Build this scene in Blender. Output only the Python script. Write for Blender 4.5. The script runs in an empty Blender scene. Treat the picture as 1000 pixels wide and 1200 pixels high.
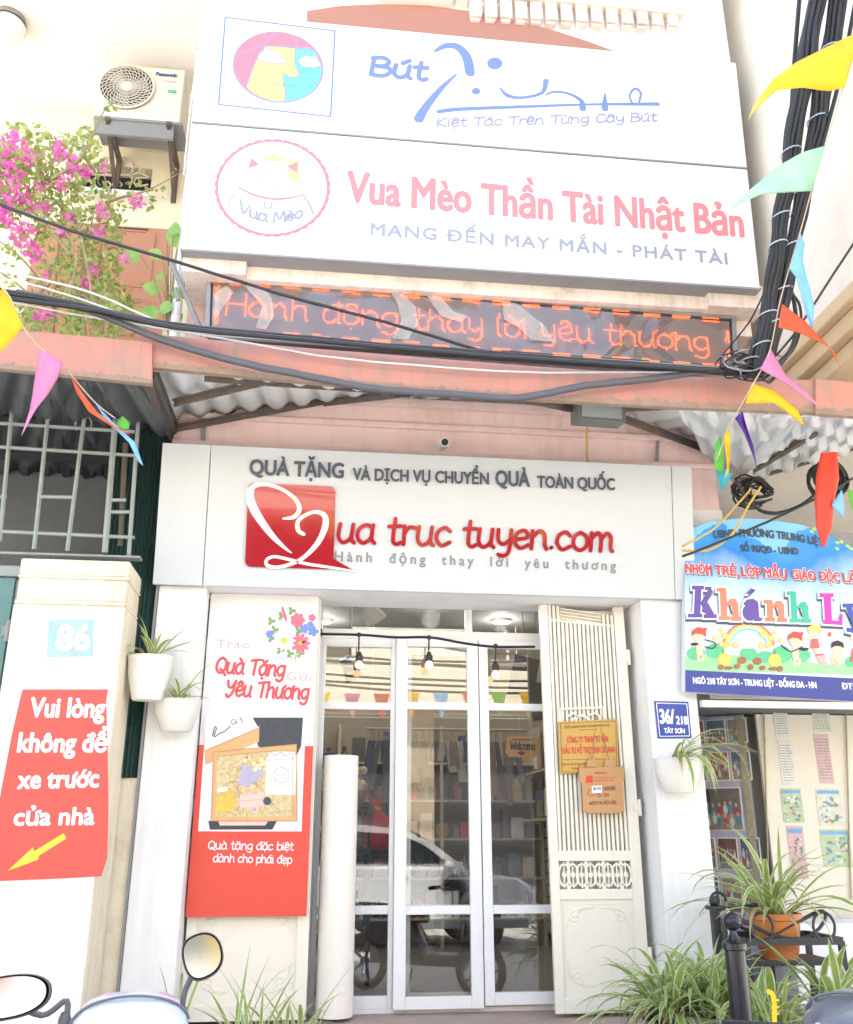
import bpy, bmesh, math, random, unicodedata
from mathutils import Vector, Matrix
PI = math.pi
R = math.radians
scene = bpy.context.scene
COL = scene.collection

# ------------------------------------------------------------------ camera
PITCH, YAW, FPX = R(19.2), R(6.7), 1079.0
CAM = Vector((-.72, -6.2, 1.5))
cam_data = bpy.data.cameras.new('camera')
cam_data.sensor_fit = 'VERTICAL'
cam_data.sensor_height = 36
cam_data.sensor_width = 30
cam_data.lens = 36 * FPX / 1200
cam_data.clip_end = 500
cam_data.clip_start = .05
cam = bpy.data.objects.new('camera', cam_data)
COL.objects.link(cam)
cam.location = CAM
cam.rotation_euler = (PI / 2 + PITCH, 0, -YAW)
scene.camera = cam

# ------------------------------------------------------------------ daylight
SUN_EL, SUN_AZ = R(60), R(14)      # azimuth clockwise from +Y: the sun stands over the shop roofs and lights the far side of the lane
world = bpy.data.worlds.new('World')
scene.world = world
world.use_nodes = True
wn = world.node_tree
sky = wn.nodes.new('ShaderNodeTexSky')
sky.sky_type = 'NISHITA'
sky.sun_disc = False
sky.sun_elevation = SUN_EL
sky.sun_rotation = SUN_AZ
sky.air_density = 1.2
sky.dust_density = 4.0
sky.ozone_density = 1.0
wn.links.new(sky.outputs[0], wn.nodes['Background'].inputs[0])
wn.nodes['Background'].inputs[1].default_value = .15
sun_data = bpy.data.lights.new('sun', 'SUN')
sun_data.energy = 4.5
sun_data.angle = R(2)
sun_data.color = (1, .95, .87)
sun = bpy.data.objects.new('sun', sun_data)
COL.objects.link(sun)
sdir = Vector((math.sin(SUN_AZ) * math.cos(SUN_EL), math.cos(SUN_AZ) * math.cos(SUN_EL), math.sin(SUN_EL)))
sun.rotation_euler = sdir.to_track_quat('Z', 'Y').to_euler()
sun.location = (0, -30, 40)
scene.view_settings.view_transform = 'Standard'
scene.view_settings.look = 'None'
scene.view_settings.gamma = 1
scene.view_settings.exposure = 2.48
scene.render.engine = 'CYCLES'
scene.cycles.max_bounces = 7
scene.cycles.transparent_max_bounces = 12
scene.cycles.use_denoising = True

# ------------------------------------------------------------------ helpers
FW = Vector((math.sin(YAW) * math.cos(PITCH), math.cos(YAW) * math.cos(PITCH), math.sin(PITCH)))
RT = Vector((math.cos(YAW), -math.sin(YAW), 0))
UP = RT.cross(FW)

def ray(px, py):
    return FW + RT * ((px - 500) / FPX) + UP * ((600 - py) / FPX)

def at(px, py, Y):
    """the world point on the upright plane y = Y that the photograph shows at (px, py)"""
    r = ray(px, py)
    return CAM + r * ((Y - CAM.y) / r.y)

class Frame:
    """a flat surface: origin, unit u (rightwards), unit v (upwards), n towards the street"""
    def __init__(s, o, u, v):
        s.o, s.u, s.v = Vector(o), Vector(u).normalized(), Vector(v).normalized()
        s.n = s.u.cross(s.v).normalized()
    def w(s, a, b, d=0.0):
        return s.o + s.u * a + s.v * b + s.n * d
    def px(s, x, y):
        r = ray(x, y)
        t = (s.o - CAM).dot(s.n) / r.dot(s.n)
        q = CAM + r * t - s.o
        return (q.dot(s.u), q.dot(s.v))

class MB:
    """collects shapes and links them as ONE mesh object"""
    def __init__(s):
        s.v, s.f, s.m, s.mi, s.attr = [], [], [], 0, None
    def add(s, vs, fs):
        b = len(s.v)
        s.v += [tuple(v) for v in vs]
        s.f += [tuple(i + b for i in f) for f in fs]
        s.m += [s.mi] * len(fs)
        return s
    def box(s, x0, x1, y0, y1, z0, z1):
        vs = [(x, y, z) for x in (x0, x1) for y in (y0, y1) for z in (z0, z1)]
        return s.add(vs, [(0, 1, 3, 2), (4, 6, 7, 5), (0, 4, 5, 1), (2, 3, 7, 6), (0, 2, 6, 4), (1, 5, 7, 3)])
    def fbox(s, fr, a0, a1, b0, b1, d0, d1):
        vs = [fr.w(a, b, d) for a in (a0, a1) for b in (b0, b1) for d in (d0, d1)]
        return s.add(vs, [(0, 1, 3, 2), (4, 6, 7, 5), (0, 4, 5, 1), (2, 3, 7, 6), (0, 2, 6, 4), (1, 5, 7, 3)])
    def hexa(s, p):
        """eight corners: four of the bottom ring, four of the top ring"""
        return s.add(p, [(3, 2, 1, 0), (4, 5, 6, 7), (0, 1, 5, 4), (1, 2, 6, 5), (2, 3, 7, 6), (3, 0, 4, 7)])
    def bar(s, p, q, w, h, up=(0, 0, 1)):
        p, q = Vector(p), Vector(q)
        d = (q - p).normalized()
        a = d.cross(Vector(up))
        if a.length < 1e-4:
            a = d.cross(Vector((1, 0, 0)))
        a = a.normalized() * w / 2
        b = a.cross(d).normalized() * h / 2
        return s.hexa([p - a - b, p + a - b, p + a + b, p - a + b, q - a - b, q + a - b, q + a + b, q - a + b])
    def tube(s, pts, r, n=6, caps=True):
        pts = [Vector(p) for p in pts]
        rs = r if isinstance(r, (list, tuple)) else [r] * len(pts)
        ref = None
        vs, fs = [], []
        for i, p in enumerate(pts):
            t = (pts[min(i + 1, len(pts) - 1)] - pts[max(i - 1, 0)])
            t = t.normalized() if t.length > 1e-9 else Vector((0, 0, 1))
            if ref is None:
                ref = t.orthogonal().normalized()
            ref = (ref - t * ref.dot(t))
            ref = ref.normalized() if ref.length > 1e-6 else t.orthogonal().normalized()
            o = t.cross(ref)
            for k in range(n):
                a = 2 * PI * k / n
                vs.append(p + (ref * math.cos(a) + o * math.sin(a)) * rs[i])
        for i in range(len(pts) - 1):
            for k in range(n):
                k2 = (k + 1) % n
                fs.append((i * n + k, i * n + k2, (i + 1) * n + k2, (i + 1) * n + k))
        if caps:
            fs.append(tuple(range(n - 1, -1, -1)))
            fs.append(tuple((len(pts) - 1) * n + k for k in range(n)))
        return s.add(vs, fs)
    def lathe(s, prof, c, n=20, axis=(0, 0, 1), sx=1, sy=1, a0=0, a1=2 * PI):
        ax = Vector(axis).normalized()
        e1 = ax.orthogonal().normalized() if abs(ax.z) < .99 else Vector((1, 0, 0))
        e2 = ax.cross(e1)
        c = Vector(c)
        full = abs(a1 - a0 - 2 * PI) < 1e-6
        m = n if full else n + 1
        vs, fs = [], []
        for (r, h) in prof:
            for k in range(m):
                a = a0 + (a1 - a0) * k / n
                vs.append(c + ax * h + e1 * math.cos(a) * r * sx + e2 * math.sin(a) * r * sy)
        for i in range(len(prof) - 1):
            for k in range(n):
                k2 = (k + 1) % m
                fs.append((i * m + k, i * m + k2, (i + 1) * m + k2, (i + 1) * m + k))
        return s.add(vs, fs)
    def ball(s, c, r, n=10, sq=(1, 1, 1)):
        c = Vector(c)
        vs, fs = [], []
        h = n // 2
        for i in range(h + 1):
            t = PI * i / h
            for k in range(n):
                a = 2 * PI * k / n
                vs.append(c + Vector((math.sin(t) * math.cos(a) * sq[0], math.sin(t) * math.sin(a) * sq[1], math.cos(t) * sq[2])) * r)
        for i in range(h):
            for k in range(n):
                k2 = (k + 1) % n
                fs.append((i * n + k, (i + 1) * n + k, (i + 1) * n + k2, i * n + k2))
        return s.add(vs, fs)
    def poly(s, fr, pts, d0, d1):
        """flat shape on a frame, raised from d0 to d1"""
        n = len(pts)
        area = sum(pts[i][0] * pts[(i + 1) % n][1] - pts[(i + 1) % n][0] * pts[i][1] for i in range(n))
        if area < 0:
            pts = pts[::-1]
        vs = [fr.w(a, b, d1) for a, b in pts] + [fr.w(a, b, d0) for a, b in pts]
        fs = [tuple(range(n))] + [(i, i + n, (i + 1) % n + n, (i + 1) % n) for i in range(n)]
        return s.add(vs, fs)
    def stroke(s, fr, pts, w, d0, d1, caps=True):
        """a brush line on a frame; w is one width or one per point"""
        ws = w if isinstance(w, (list, tuple)) else [w] * len(pts)
        P = [Vector((p[0], p[1])) for p in pts]
        L, Rr = [], []
        for i, p in enumerate(P):
            t = P[min(i + 1, len(P) - 1)] - P[max(i - 1, 0)]
            t = t.normalized() if t.length > 1e-9 else Vector((1, 0))
            nn = Vector((-t.y, t.x)) * ws[i] / 2
            L.append(p + nn); Rr.append(p - nn)
        n = len(P)
        vs = [fr.w(p.x, p.y, d1) for p in L] + [fr.w(p.x, p.y, d1) for p in Rr]
        vs += [fr.w(p.x, p.y, d0) for p in L] + [fr.w(p.x, p.y, d0) for p in Rr]
        fs = []
        for i in range(n - 1):
            fs.append((i, n + i, n + i + 1, i + 1))
            fs.append((i, i + 1, 2 * n + i + 1, 2 * n + i))
            fs.append((n + i + 1, n + i, 3 * n + i, 3 * n + i + 1))
        s.add(vs, fs)
        if caps:
            for i in (0, n - 1):
                r = ws[i] / 2
                if r > 2e-4:
                    s.poly(fr, [(P[i].x + r * math.cos(2 * PI * k / 10), P[i].y + r * math.sin(2 * PI * k / 10)) for k in range(10)], d0, d1 - 5e-5)
        return s
    def build(s, name, mats, parent=None, smooth=False, bevel=0, loc=None):
        if not isinstance(mats, (list, tuple)):
            mats = [mats]
        o0 = Vector((0, 0, 0))
        root = parent
        while root is not None:
            o0 = o0 + root.location
            root = root.parent
        if parent is None and loc is not None:
            o0 = Vector(loc)
        me = bpy.data.meshes.new(name)
        me.from_pydata([tuple(Vector(v) - o0) for v in s.v], [], s.f)
        for m in mats:
            me.materials.append(m)
        if len(mats) > 1:
            me.polygons.foreach_set('material_index', s.m)
        if s.attr is not None:
            at_ = me.attributes.new('stripe', 'FLOAT', 'POINT')
            at_.data.foreach_set('value', s.attr)
        if smooth:
            me.polygons.foreach_set('use_smooth', [True] * len(me.polygons))
        me.update()
        o = bpy.data.objects.new(name, me)
        COL.objects.link(o)
        if parent is not None:
            o.parent = parent
        elif loc is not None:
            o.location = o0
        if bevel:
            b = o.modifiers.new('bevel', 'BEVEL')
            b.width = bevel; b.segments = 2; b.limit_method = 'ANGLE'; b.angle_limit = R(40)
        if smooth == 'auto':
            e = o.modifiers.new('split', 'EDGE_SPLIT'); e.split_angle = R(40)
        return o

def spl(pts, k=6, closed=False):
    """Catmull-Rom through the points (2-D or 3-D)"""
    P = [Vector(p) for p in pts]
    n = len(P)
    if n < 3 and not closed:
        return P
    out = []
    rng = n if closed else n - 1
    for i in range(rng):
        if closed:
            a, b, c, d = P[(i - 1) % n], P[i], P[(i + 1) % n], P[(i + 2) % n]
        else:
            a, b, c, d = P[max(i - 1, 0)], P[i], P[i + 1], P[min(i + 2, n - 1)]
        for j in range(k):
            t = j / k
            out.append(.5 * ((2 * b) + (c - a) * t + (2 * a - 5 * b + 4 * c - d) * t * t + (3 * b - a - 3 * c + d) * t ** 3))
    if not closed:
        out.append(P[-1])
    return out

def lerps(ws, n):
    """stretch a short list of widths to n values"""
    out = []
    for i in range(n):
        t = i / max(n - 1, 1) * (len(ws) - 1)
        j = min(int(t), len(ws) - 2)
        out.append(ws[j] + (ws[j + 1] - ws[j]) * (t - j))
    return out

def tag(o, label=None, cat=None, group=None, kind=None):
    if label: o['label'] = label
    if cat: o['category'] = cat
    if group: o['group'] = group
    if kind: o['kind'] = kind
    return o

def thing(name, label, cat, loc=(0, 0, 0), group=None):
    o = bpy.data.objects.new(name, None)
    o.empty_display_size = .1
    COL.objects.link(o)
    o.location = loc
    return tag(o, label, cat, group)

def dup(root, loc, label, rz=0):
    r = root.copy(); COL.objects.link(r)
    r.location = loc; r.rotation_euler = (0, 0, rz); r['label'] = label
    for ch in list(root.children):
        c = ch.copy(); COL.objects.link(c); c.parent = r
        for g in list(ch.children):
            d = g.copy(); COL.objects.link(d); d.parent = c
    return r

# ------------------------------------------------------------------ materials
MATS = {}
def mat(name, col, rough=.6, metal=0, var=.06, scale=6, bump=0, bscale=40, dirt=None, dscale=2.5, damt=.5, spec=.5, coat=0):
    """painted or bare surface: slight colour variation, optional dirt patches and fine bump"""
    if name in MATS:
        return MATS[name]
    m = bpy.data.materials.new(name)
    m.use_nodes = True
    nt = m.node_tree
    b = nt.nodes['Principled BSDF']
    b.inputs['Roughness'].default_value = rough
    b.inputs['Metallic'].default_value = metal
    b.inputs['Specular IOR Level'].default_value = spec
    b.inputs['Coat Weight'].default_value = coat
    tc = nt.nodes.new('ShaderNodeTexCoord')
    c = nt.nodes.new('ShaderNodeMix'); c.data_type = 'RGBA'
    n1 = nt.nodes.new('ShaderNodeTexNoise')
    n1.inputs['Scale'].default_value = scale; n1.inputs['Detail'].default_value = 6; n1.inputs['Roughness'].default_value = .65
    nt.links.new(tc.outputs['Object'], n1.inputs['Vector'])
    c.inputs['A'].default_value = [max(0, x * (1 - var)) for x in col] + [1]
    c.inputs['B'].default_value = [min(1, x * (1 + var)) for x in col] + [1]
    nt.links.new(n1.outputs['Fac'], c.inputs['Factor'])
    last = c.outputs['Result']
    if dirt:
        n2 = nt.nodes.new('ShaderNodeTexNoise')
        n2.inputs['Scale'].default_value = dscale; n2.inputs['Detail'].default_value = 9; n2.inputs['Roughness'].default_value = .72
        nt.links.new(tc.outputs['Object'], n2.inputs['Vector'])
        rp = nt.nodes.new('ShaderNodeValToRGB')
        rp.color_ramp.elements[0].position = .5; rp.color_ramp.elements[0].color = (0, 0, 0, 1)
        rp.color_ramp.elements[1].position = .72; rp.color_ramp.elements[1].color = (damt, damt, damt, 1)
        nt.links.new(n2.outputs['Fac'], rp.inputs['Fac'])
        d = nt.nodes.new('ShaderNodeMix'); d.data_type = 'RGBA'
        nt.links.new(rp.outputs['Color'], d.inputs['Factor'])
        nt.links.new(last, d.inputs['A'])
        d.inputs['B'].default_value = list(dirt) + [1]
        last = d.outputs['Result']
    nt.links.new(last, b.inputs['Base Color'])
    if bump:
        n3 = nt.nodes.new('ShaderNodeTexNoise')
        n3.inputs['Scale'].default_value = bscale; n3.inputs['Detail'].default_value = 5
        nt.links.new(tc.outputs['Object'], n3.inputs['Vector'])
        bp = nt.nodes.new('ShaderNodeBump'); bp.inputs['Strength'].default_value = bump; bp.inputs['Distance'].default_value = .01
        nt.links.new(n3.outputs['Fac'], bp.inputs['Height'])
        nt.links.new(bp.outputs['Normal'], b.inputs['Normal'])
    MATS[name] = m
    return m

def emit(name, col, k):
    if name in MATS:
        return MATS[name]
    m = bpy.data.materials.new(name); m.use_nodes = True
    b = m.node_tree.nodes['Principled BSDF']
    b.inputs['Base Color'].default_value = list(col) + [1]
    b.inputs['Emission Color'].default_value = list(col) + [1]
    b.inputs['Emission Strength'].default_value = k
    MATS[name] = m
    return m

def glass(name, tint=(1, 1, 1), bump=0, gl=1.0, ior=1.5, bscale=3, rough=0.0):
    """a thin clear pane or film: Fresnel reflection over straight transmission"""
    if name in MATS:
        return MATS[name]
    m = bpy.data.materials.new(name); m.use_nodes = True
    nt = m.node_tree
    nt.nodes.remove(nt.nodes['Principled BSDF'])
    out = nt.nodes['Material Output']
    t = nt.nodes.new('ShaderNodeBsdfTransparent'); t.inputs[0].default_value = list(tint) + [1]
    g = nt.nodes.new('ShaderNodeBsdfGlossy'); g.inputs['Roughness'].default_value = rough
    g.inputs['Color'].default_value = (gl, gl, gl, 1)
    fr = nt.nodes.new('ShaderNodeFresnel'); fr.inputs['IOR'].default_value = ior
    mx = nt.nodes.new('ShaderNodeMixShader')
    nt.links.new(fr.outputs[0], mx.inputs[0]); nt.links.new(t.outputs[0], mx.inputs[1]); nt.links.new(g.outputs[0], mx.inputs[2])
    nt.links.new(mx.outputs[0], out.inputs['Surface'])
    if bump:
        tc = nt.nodes.new('ShaderNodeTexCoord')
        n = nt.nodes.new('ShaderNodeTexNoise'); n.inputs['Scale'].default_value = bscale; n.inputs['Detail'].default_value = 1.5
        n.inputs['Distortion'].default_value = 1.2
        nt.links.new(tc.outputs['Object'], n.inputs['Vector'])
        bp = nt.nodes.new('ShaderNodeBump'); bp.inputs['Strength'].default_value = bump; bp.inputs['Distance'].default_value = .08
        nt.links.new(n.outputs['Fac'], bp.inputs['Height'])
        nt.links.new(bp.outputs['Normal'], g.inputs['Normal']); nt.links.new(bp.outputs['Normal'], fr.inputs['Normal'])
    MATS[name] = m
    return m

def leafmat(name, a, b, trans=.35, c=None):
    """leaf: colour shifts over the plant, some light passes through; 'stripe' blends to colour c"""
    if name in MATS:
        return MATS[name]
    m = bpy.data.materials.new(name); m.use_nodes = True
    nt = m.node_tree
    p = nt.nodes['Principled BSDF']; p.inputs['Roughness'].default_value = .45
    out = nt.nodes['Material Output']
    tc = nt.nodes.new('ShaderNodeTexCoord')
    n = nt.nodes.new('ShaderNodeTexNoise'); n.inputs['Scale'].default_value = 9; n.inputs['Detail'].default_value = 4
    nt.links.new(tc.outputs['Object'], n.inputs['Vector'])
    mx = nt.nodes.new('ShaderNodeMix'); mx.data_type = 'RGBA'
    mx.inputs['A'].default_value = list(a) + [1]; mx.inputs['B'].default_value = list(b) + [1]
    rp = nt.nodes.new('ShaderNodeValToRGB'); rp.color_ramp.elements[0].position = .35; rp.color_ramp.elements[1].position = .65
    nt.links.new(n.outputs['Fac'], rp.inputs[0]); nt.links.new(rp.outputs[0], mx.inputs['Factor'])
    last = mx.outputs['Result']
    if c:
        atn = nt.nodes.new('ShaderNodeAttribute'); atn.attribute_name = 'stripe'
        r2 = nt.nodes.new('ShaderNodeValToRGB'); r2.color_ramp.elements[0].position = .35; r2.color_ramp.elements[1].position = .62
        nt.links.new(atn.outputs['Fac'], r2.inputs[0])
        m2 = nt.nodes.new('ShaderNodeMix'); m2.data_type = 'RGBA'
        nt.links.new(r2.outputs[0], m2.inputs['Factor']); nt.links.new(last, m2.inputs['A'])
        m2.inputs['B'].default_value = list(c) + [1]
        last = m2.outputs['Result']
    nt.links.new(last, p.inputs['Base Color'])
    tr = nt.nodes.new('ShaderNodeBsdfTranslucent'); nt.links.new(last, tr.inputs[0])
    ms = nt.nodes.new('ShaderNodeMixShader'); ms.inputs[0].default_value = trans
    nt.links.new(p.outputs[0], ms.inputs[1]); nt.links.new(tr.outputs[0], ms.inputs[2]); nt.links.new(ms.outputs[0], out.inputs['Surface'])
    MATS[name] = m
    return m

def clothmat(name, col, trans=.4):
    return leafmat(name, col, [min(1, x * 1.12) for x in col], trans)

# ------------------------------------------------------------------ lettering
_font_cache = {}
HORN = {}
for _b in 'oOuU':
    for _m in ('', '\u0300', '\u0301', '\u0309', '\u0303', '\u0323'):
        HORN[unicodedata.normalize('NFC', _b + '\u031b' + _m)] = unicodedata.normalize('NFC', _b + _m)
HORN['Đ'] = 'D'; HORN['đ'] = 'd'
def _text2d(body, shear=0.0, spacing=1.0):
    key = (body, shear, spacing)
    if key in _font_cache:
        return _font_cache[key]
    plain = ''.join(HORN.get(c, c) for c in body)
    if plain != body:
        vs, fs, w = _text2d(plain, shear, spacing)
        vs, fs = list(vs), list(fs)
        for i, c in enumerate(body):
            if c not in HORN: continue
            xr = _text2d(plain[:i + 1], shear, spacing)[2]
            if c in 'Đđ':
                wl = _text2d(HORN[c], shear, spacing)[2]
                q = [(xr - wl - .07, .31), (xr - wl + .24, .31), (xr - wl + .24, .375), (xr - wl - .07, .375)] if c == 'Đ' else [(xr - .24, .56), (xr + .06, .56), (xr + .06, .62), (xr - .24, .62)]
            else:
                base = unicodedata.normalize('NFD', c)[0]
                up = .21 if base.isupper() else 0
                q = [(xr - .07, .40 + up), (xr + .02, .42 + up), (xr + .075, .50 + up), (xr + .075, .57 + up), (xr + .01, .57 + up), (xr + .01, .52 + up), (xr - .06, .47 + up)]
            b = len(vs)
            vs += q; fs.append(list(range(b, b + len(q))))
        _font_cache[key] = (vs, fs, w)
        return _font_cache[key]
    if key in _font_cache:
        return _font_cache[key]
    f = bpy.data.curves.new('lettering_source', 'FONT')
    f.body = body; f.resolution_u = 3; f.shear = shear; f.space_character = spacing
    o = bpy.data.objects.new('lettering_source', f)
    COL.objects.link(o)
    bpy.context.view_layer.update()
    me = bpy.data.meshes.new_from_object(o.evaluated_get(bpy.context.evaluated_depsgraph_get()))
    vs = [(v.co.x, v.co.y) for v in me.vertices]
    fs = []
    for p in me.polygons:
        q = list(p.vertices)
        if p.normal.z < 0:
            q.reverse()
        fs.append(q)
    bpy.data.objects.remove(o); bpy.data.meshes.remove(me); bpy.data.curves.remove(f)
    x0 = min(v[0] for v in vs); x1 = max(v[0] for v in vs)
    _font_cache[key] = ([(x - x0, y) for x, y in vs], fs, x1 - x0)
    return _font_cache[key]

def txt(mb, fr, body, p0, p1, h, d, bold=0.0, shear=0.0, spacing=1.0, px=True, arc=0.0):
    """print a line: p0 / p1 are the two ends of its baseline, h its capital height (photo pixels, or metres with px=False)"""
    vs, fs, w = _text2d(body, shear, spacing)
    if px:
        a = fr.px(*p0); b = fr.px(*p1); hh = abs(fr.px(p0[0], p0[1] - h)[1] - a[1])
    else:
        a, b, hh = p0, p1, h
    A, B = Vector(a), Vector(b)
    L = (B - A).length
    e = (B - A).normalized(); n = Vector((-e.y, e.x))
    k = hh / .682
    r = bold * hh
    sx = (L - 2 * r) / w
    offs = [(0, 0)] if not r else [(math.cos(q * PI / 4 + .2) * r, math.sin(q * PI / 4 + .2) * r) for q in range(8)]
    if r > .05 * hh:
        offs += [(math.cos(q * PI / 3) * r * .5, math.sin(q * PI / 3) * r * .5) for q in range(6)]
    for i, (ox, oy) in enumerate(offs):
        out = []
        for x, y in vs:
            xx = x * sx + r + ox; yy = y * k + oy
            if arc:
                t = xx / L
                yy += arc * 4 * t * (1 - t)
            q = A + e * xx + n * yy
            out.append(fr.w(q.x, q.y, d + i * 1e-4))
        mb.add(out, fs)

G = {  # hand-drawn letters, unit = tenth of a line height: x-height 5, capitals 7.2
 'a': ('3.6,4.3 2.2,5 .6,3.8 .4,1.6 1.7,0 3.3,1.2 3.7,3|3.7,5 3.6,1.4 4.4,.1', 4.6), 'b': ('.6,7.4 .5,0|.5,3.4 2,5 3.6,4 3.6,1.2 2,0 .5,1.2', 4.2),
 'c': ('3.4,4 2.2,5 .7,3.9 .4,1.8 1.7,0 3.5,1', 3.9), 'd': ('3.6,4.3 2.2,5 .6,3.8 .4,1.6 1.7,0 3.4,1.2|3.7,7.4 3.6,1.4 4.2,0', 4.5),
 'e': ('.6,2.4 3.2,3 3.2,4.4 2.2,5 .7,3.9 .4,1.8 1.8,0 3.6,1', 4.0), 'g': ('3.6,4.3 2.2,5 .6,3.8 .5,1.8 1.8,.3 3.4,1.6|3.7,5 3.7,0 3,-1.9 1.6,-2.3 .5,-1.6', 4.4),
 'h': ('.6,7.4 .5,0|.5,3 2.1,5 3.4,4 3.6,1.2 4.1,0', 4.5), 'i': ('.6,5 .6,1 1.1,0|.6,6.6 .7,6.7', 1.6), 'k': ('.6,7.4 .5,0|3.3,4.8 .7,2.2 3.6,0', 4),
 'l': ('.6,7.4 .6,1 1.2,0', 1.7), 'm': ('.5,5 .5,0|.5,3.2 1.8,5 2.8,4 2.9,0|2.9,3.2 4.2,5 5.2,4 5.3,1 5.8,0', 6.3), 'n': ('.5,5 .5,0|.5,3 2.1,5 3.4,4 3.6,1.2 4.1,0', 4.5),
 'o': ('2,5 .6,3.8 .5,1.4 2,0 3.6,1.3 3.5,3.8 2,5', 4.2), 'p': ('.6,5 .5,-2.2|.5,3.4 2,5 3.6,4 3.6,1.2 2,0 .5,1.2', 4.2), 'q': ('3.6,4.3 2.2,5 .6,3.8 .4,1.6 1.7,0 3.3,1.2|3.7,5 3.7,-2.2', 4.4),
 'r': ('.5,5 .6,0|.6,3 1.6,4.7 3.2,4.6', 3.3), 's': ('3,4.3 1.8,5 .7,4 1.8,2.7 3.1,1.4 1.9,0 .4,.7', 3.6), 't': ('1.5,7 1.4,1.2 2.3,0 3.2,.5|.2,4.8 3,5', 3.3),
 'u': ('.6,5 .5,1.6 1.7,0 3.3,1.4 3.6,5|3.6,5 3.5,1.2 4.2,0', 4.5), 'v': ('.3,5 1.7,0 3.5,5', 3.8), 'x': ('.4,5 3.5,0|3.4,5 .4,0', 3.9), 'y': ('.5,5 .7,2 2,1 3.5,2.4|3.6,5 3.4,-.6 2.4,-2.2 .9,-1.9', 4.2),
 'A': ('.2,0 2.6,7.2 4.9,0|1.1,2.4 4.1,2.6', 5.1), 'B': ('.6,7.2 .6,0|.3,6.8 2.6,7.3 4,5.8 3,4 1.2,3.8|1.4,3.8 4,3.4 4.6,1.6 3,0 .5,.1', 5), 'C': ('4.4,6 2.8,7.2 1,5.6 .6,2.6 2,.1 4.6,1.2', 4.9),
 'G': ('4.4,6 2.8,7.2 1,5.6 .6,2.6 2,.1 4.4,1 4.5,3.2|3,3.2 4.6,3.2', 5), 'H': ('.6,7.2 .5,0|4.4,7.2 4.4,0|.6,3.7 4.4,3.8', 5), 'K': ('.6,7.2 .5,0|4.2,7.2 .7,3.4 4.6,0', 4.8),
 'L': ('.7,7.2 .6,.2 4,.2', 4.2), 'M': ('.3,0 1,7.2 3,2 5,7.2 5.8,0', 6.2), 'N': ('.5,0 .7,7.2 4.2,0 4.4,7.2', 5), 'Q': ('2.8,7.2 .8,5.6 .6,2 2.6,0 4.8,1.8 4.9,5.4 2.8,7.2|2.6,1.8 5.6,-.9', 5.6),
 'T': ('.2,6.6 2.4,7 4.9,7.2|2.5,7 2.4,0', 4.8), 'V': ('.3,7.2 2.3,0 4.8,7.2', 5), 'W': ('.3,7.2 1.6,0 3.2,5 4.8,0 6.4,7.2', 6.6), 'Y': ('.3,7 1.2,4.2 3,4.2 4.3,7.2|4.3,7.2 3.6,1.6 1.8,-.6 .6,.6', 5), '.': ('.7,.4 .8,.5', 1.7), '-': ('.4,2.8 2.8,2.8', 3.2), ' ': ('', 2.6), ',': ('.7,.5 .3,-1', 1.6)}
MARK = {'\u0300': '1.2,7.2 2.4,5.9', '\u0301': '1.8,5.9 3.2,7.2', '\u0309': '1.4,7.2 2.4,7.4 2.3,6.5 1.9,6', '\u0303': '.8,6.2 1.6,6.9 2.5,6.3 3.3,7',
        '\u0323': '2,-1.5 2.1,-1.4', '\u0302': '.8,5.8 2.1,7 3.3,5.8', '\u0306': '.9,7 2,5.9 3.2,7', '\u031b': '3.7,4.9 4.7,6'}

def pen(mb, fr, body, p0, p1, xh, w, d, d0=0.0, px=True, slant=0.0, k=5, arc=0.0, track=0.0, sep=1e-4):
    """write a line with a round pen. xh: height of a small x; w: pen width (both in pixels, or metres)"""
    if px:
        a = fr.px(*p0); b = fr.px(*p1)
        s1 = abs(fr.px(p0[0], p0[1] - 10)[1] - a[1]) / 10
        xh *= s1; w *= s1
    else:
        a, b = p0, p1
    A, B = Vector(a), Vector(b)
    L = (B - A).length; e = (B - A).normalized(); n = Vector((-e.y, e.x))
    runs, x = [], 0.0
    for ch in unicodedata.normalize('NFC', body):
        dec = unicodedata.normalize('NFD', ch)
        base, marks = dec[0], dec[1:]
        bar = base in 'đĐ'
        if bar: base = 'd' if base == 'đ' else 'D'
        if base not in G: base = base.lower() if base.lower() in G else ' '
        st, adv = G[base]
        mid = adv / 2 - 2.1
        for seg in filter(None, st.split('|')):
            runs.append([(x + float(q.split(',')[0]), float(q.split(',')[1])) for q in seg.split()])
        if bar: runs.append([(x + 2.3, 6.3), (x + 4.7, 6.4)])
        up = 2.3 if base.isupper() else 0
        lift = 0
        for mk in marks:
            if mk not in MARK: continue
            pts = [(float(q.split(',')[0]), float(q.split(',')[1])) for q in MARK[mk].split()]
            if mk == '\u0323': pts = [(q[0] + x + mid, q[1]) for q in pts]
            elif mk == '\u031b': pts = [(q[0] + x + (mid if base == 'o' else 0), q[1]) for q in pts]
            else:
                pts = [(q[0] + x + mid, q[1] + up + lift) for q in pts]
                lift += 1.5
            runs.append(pts)
        x += adv + track
    sx = (L - w) / max(x - track, .1); sy = xh / 5
    for i, pts in enumerate(runs):
        q = []
        for (u, v) in spl(pts, k):
            yy = v * sy
            xx = u * sx + v * sy * slant + w / 2
            if arc: yy += arc * 4 * (xx / L) * (1 - xx / L)
            z = A + e * xx + n * yy
            q.append((z.x, z.y))
        mb.stroke(fr, q, w, d0, d + (i % 7) * sep)
G['D'] = ('.6,7.2 .5,0|.4,7.1 2.8,7 4.6,5 4.5,2 2.6,.1 .5,.1', 5.1)
G['P'] = ('.6,7.2 .5,0|.4,7.1 3,7.2 4.3,5.6 3.2,3.7 .6,3.5', 4.8)
X3, Z3 = (1, 0, 0), (0, 0, 1)
def front(Y):
    return Frame((0, Y, 0), X3, Z3)
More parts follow.
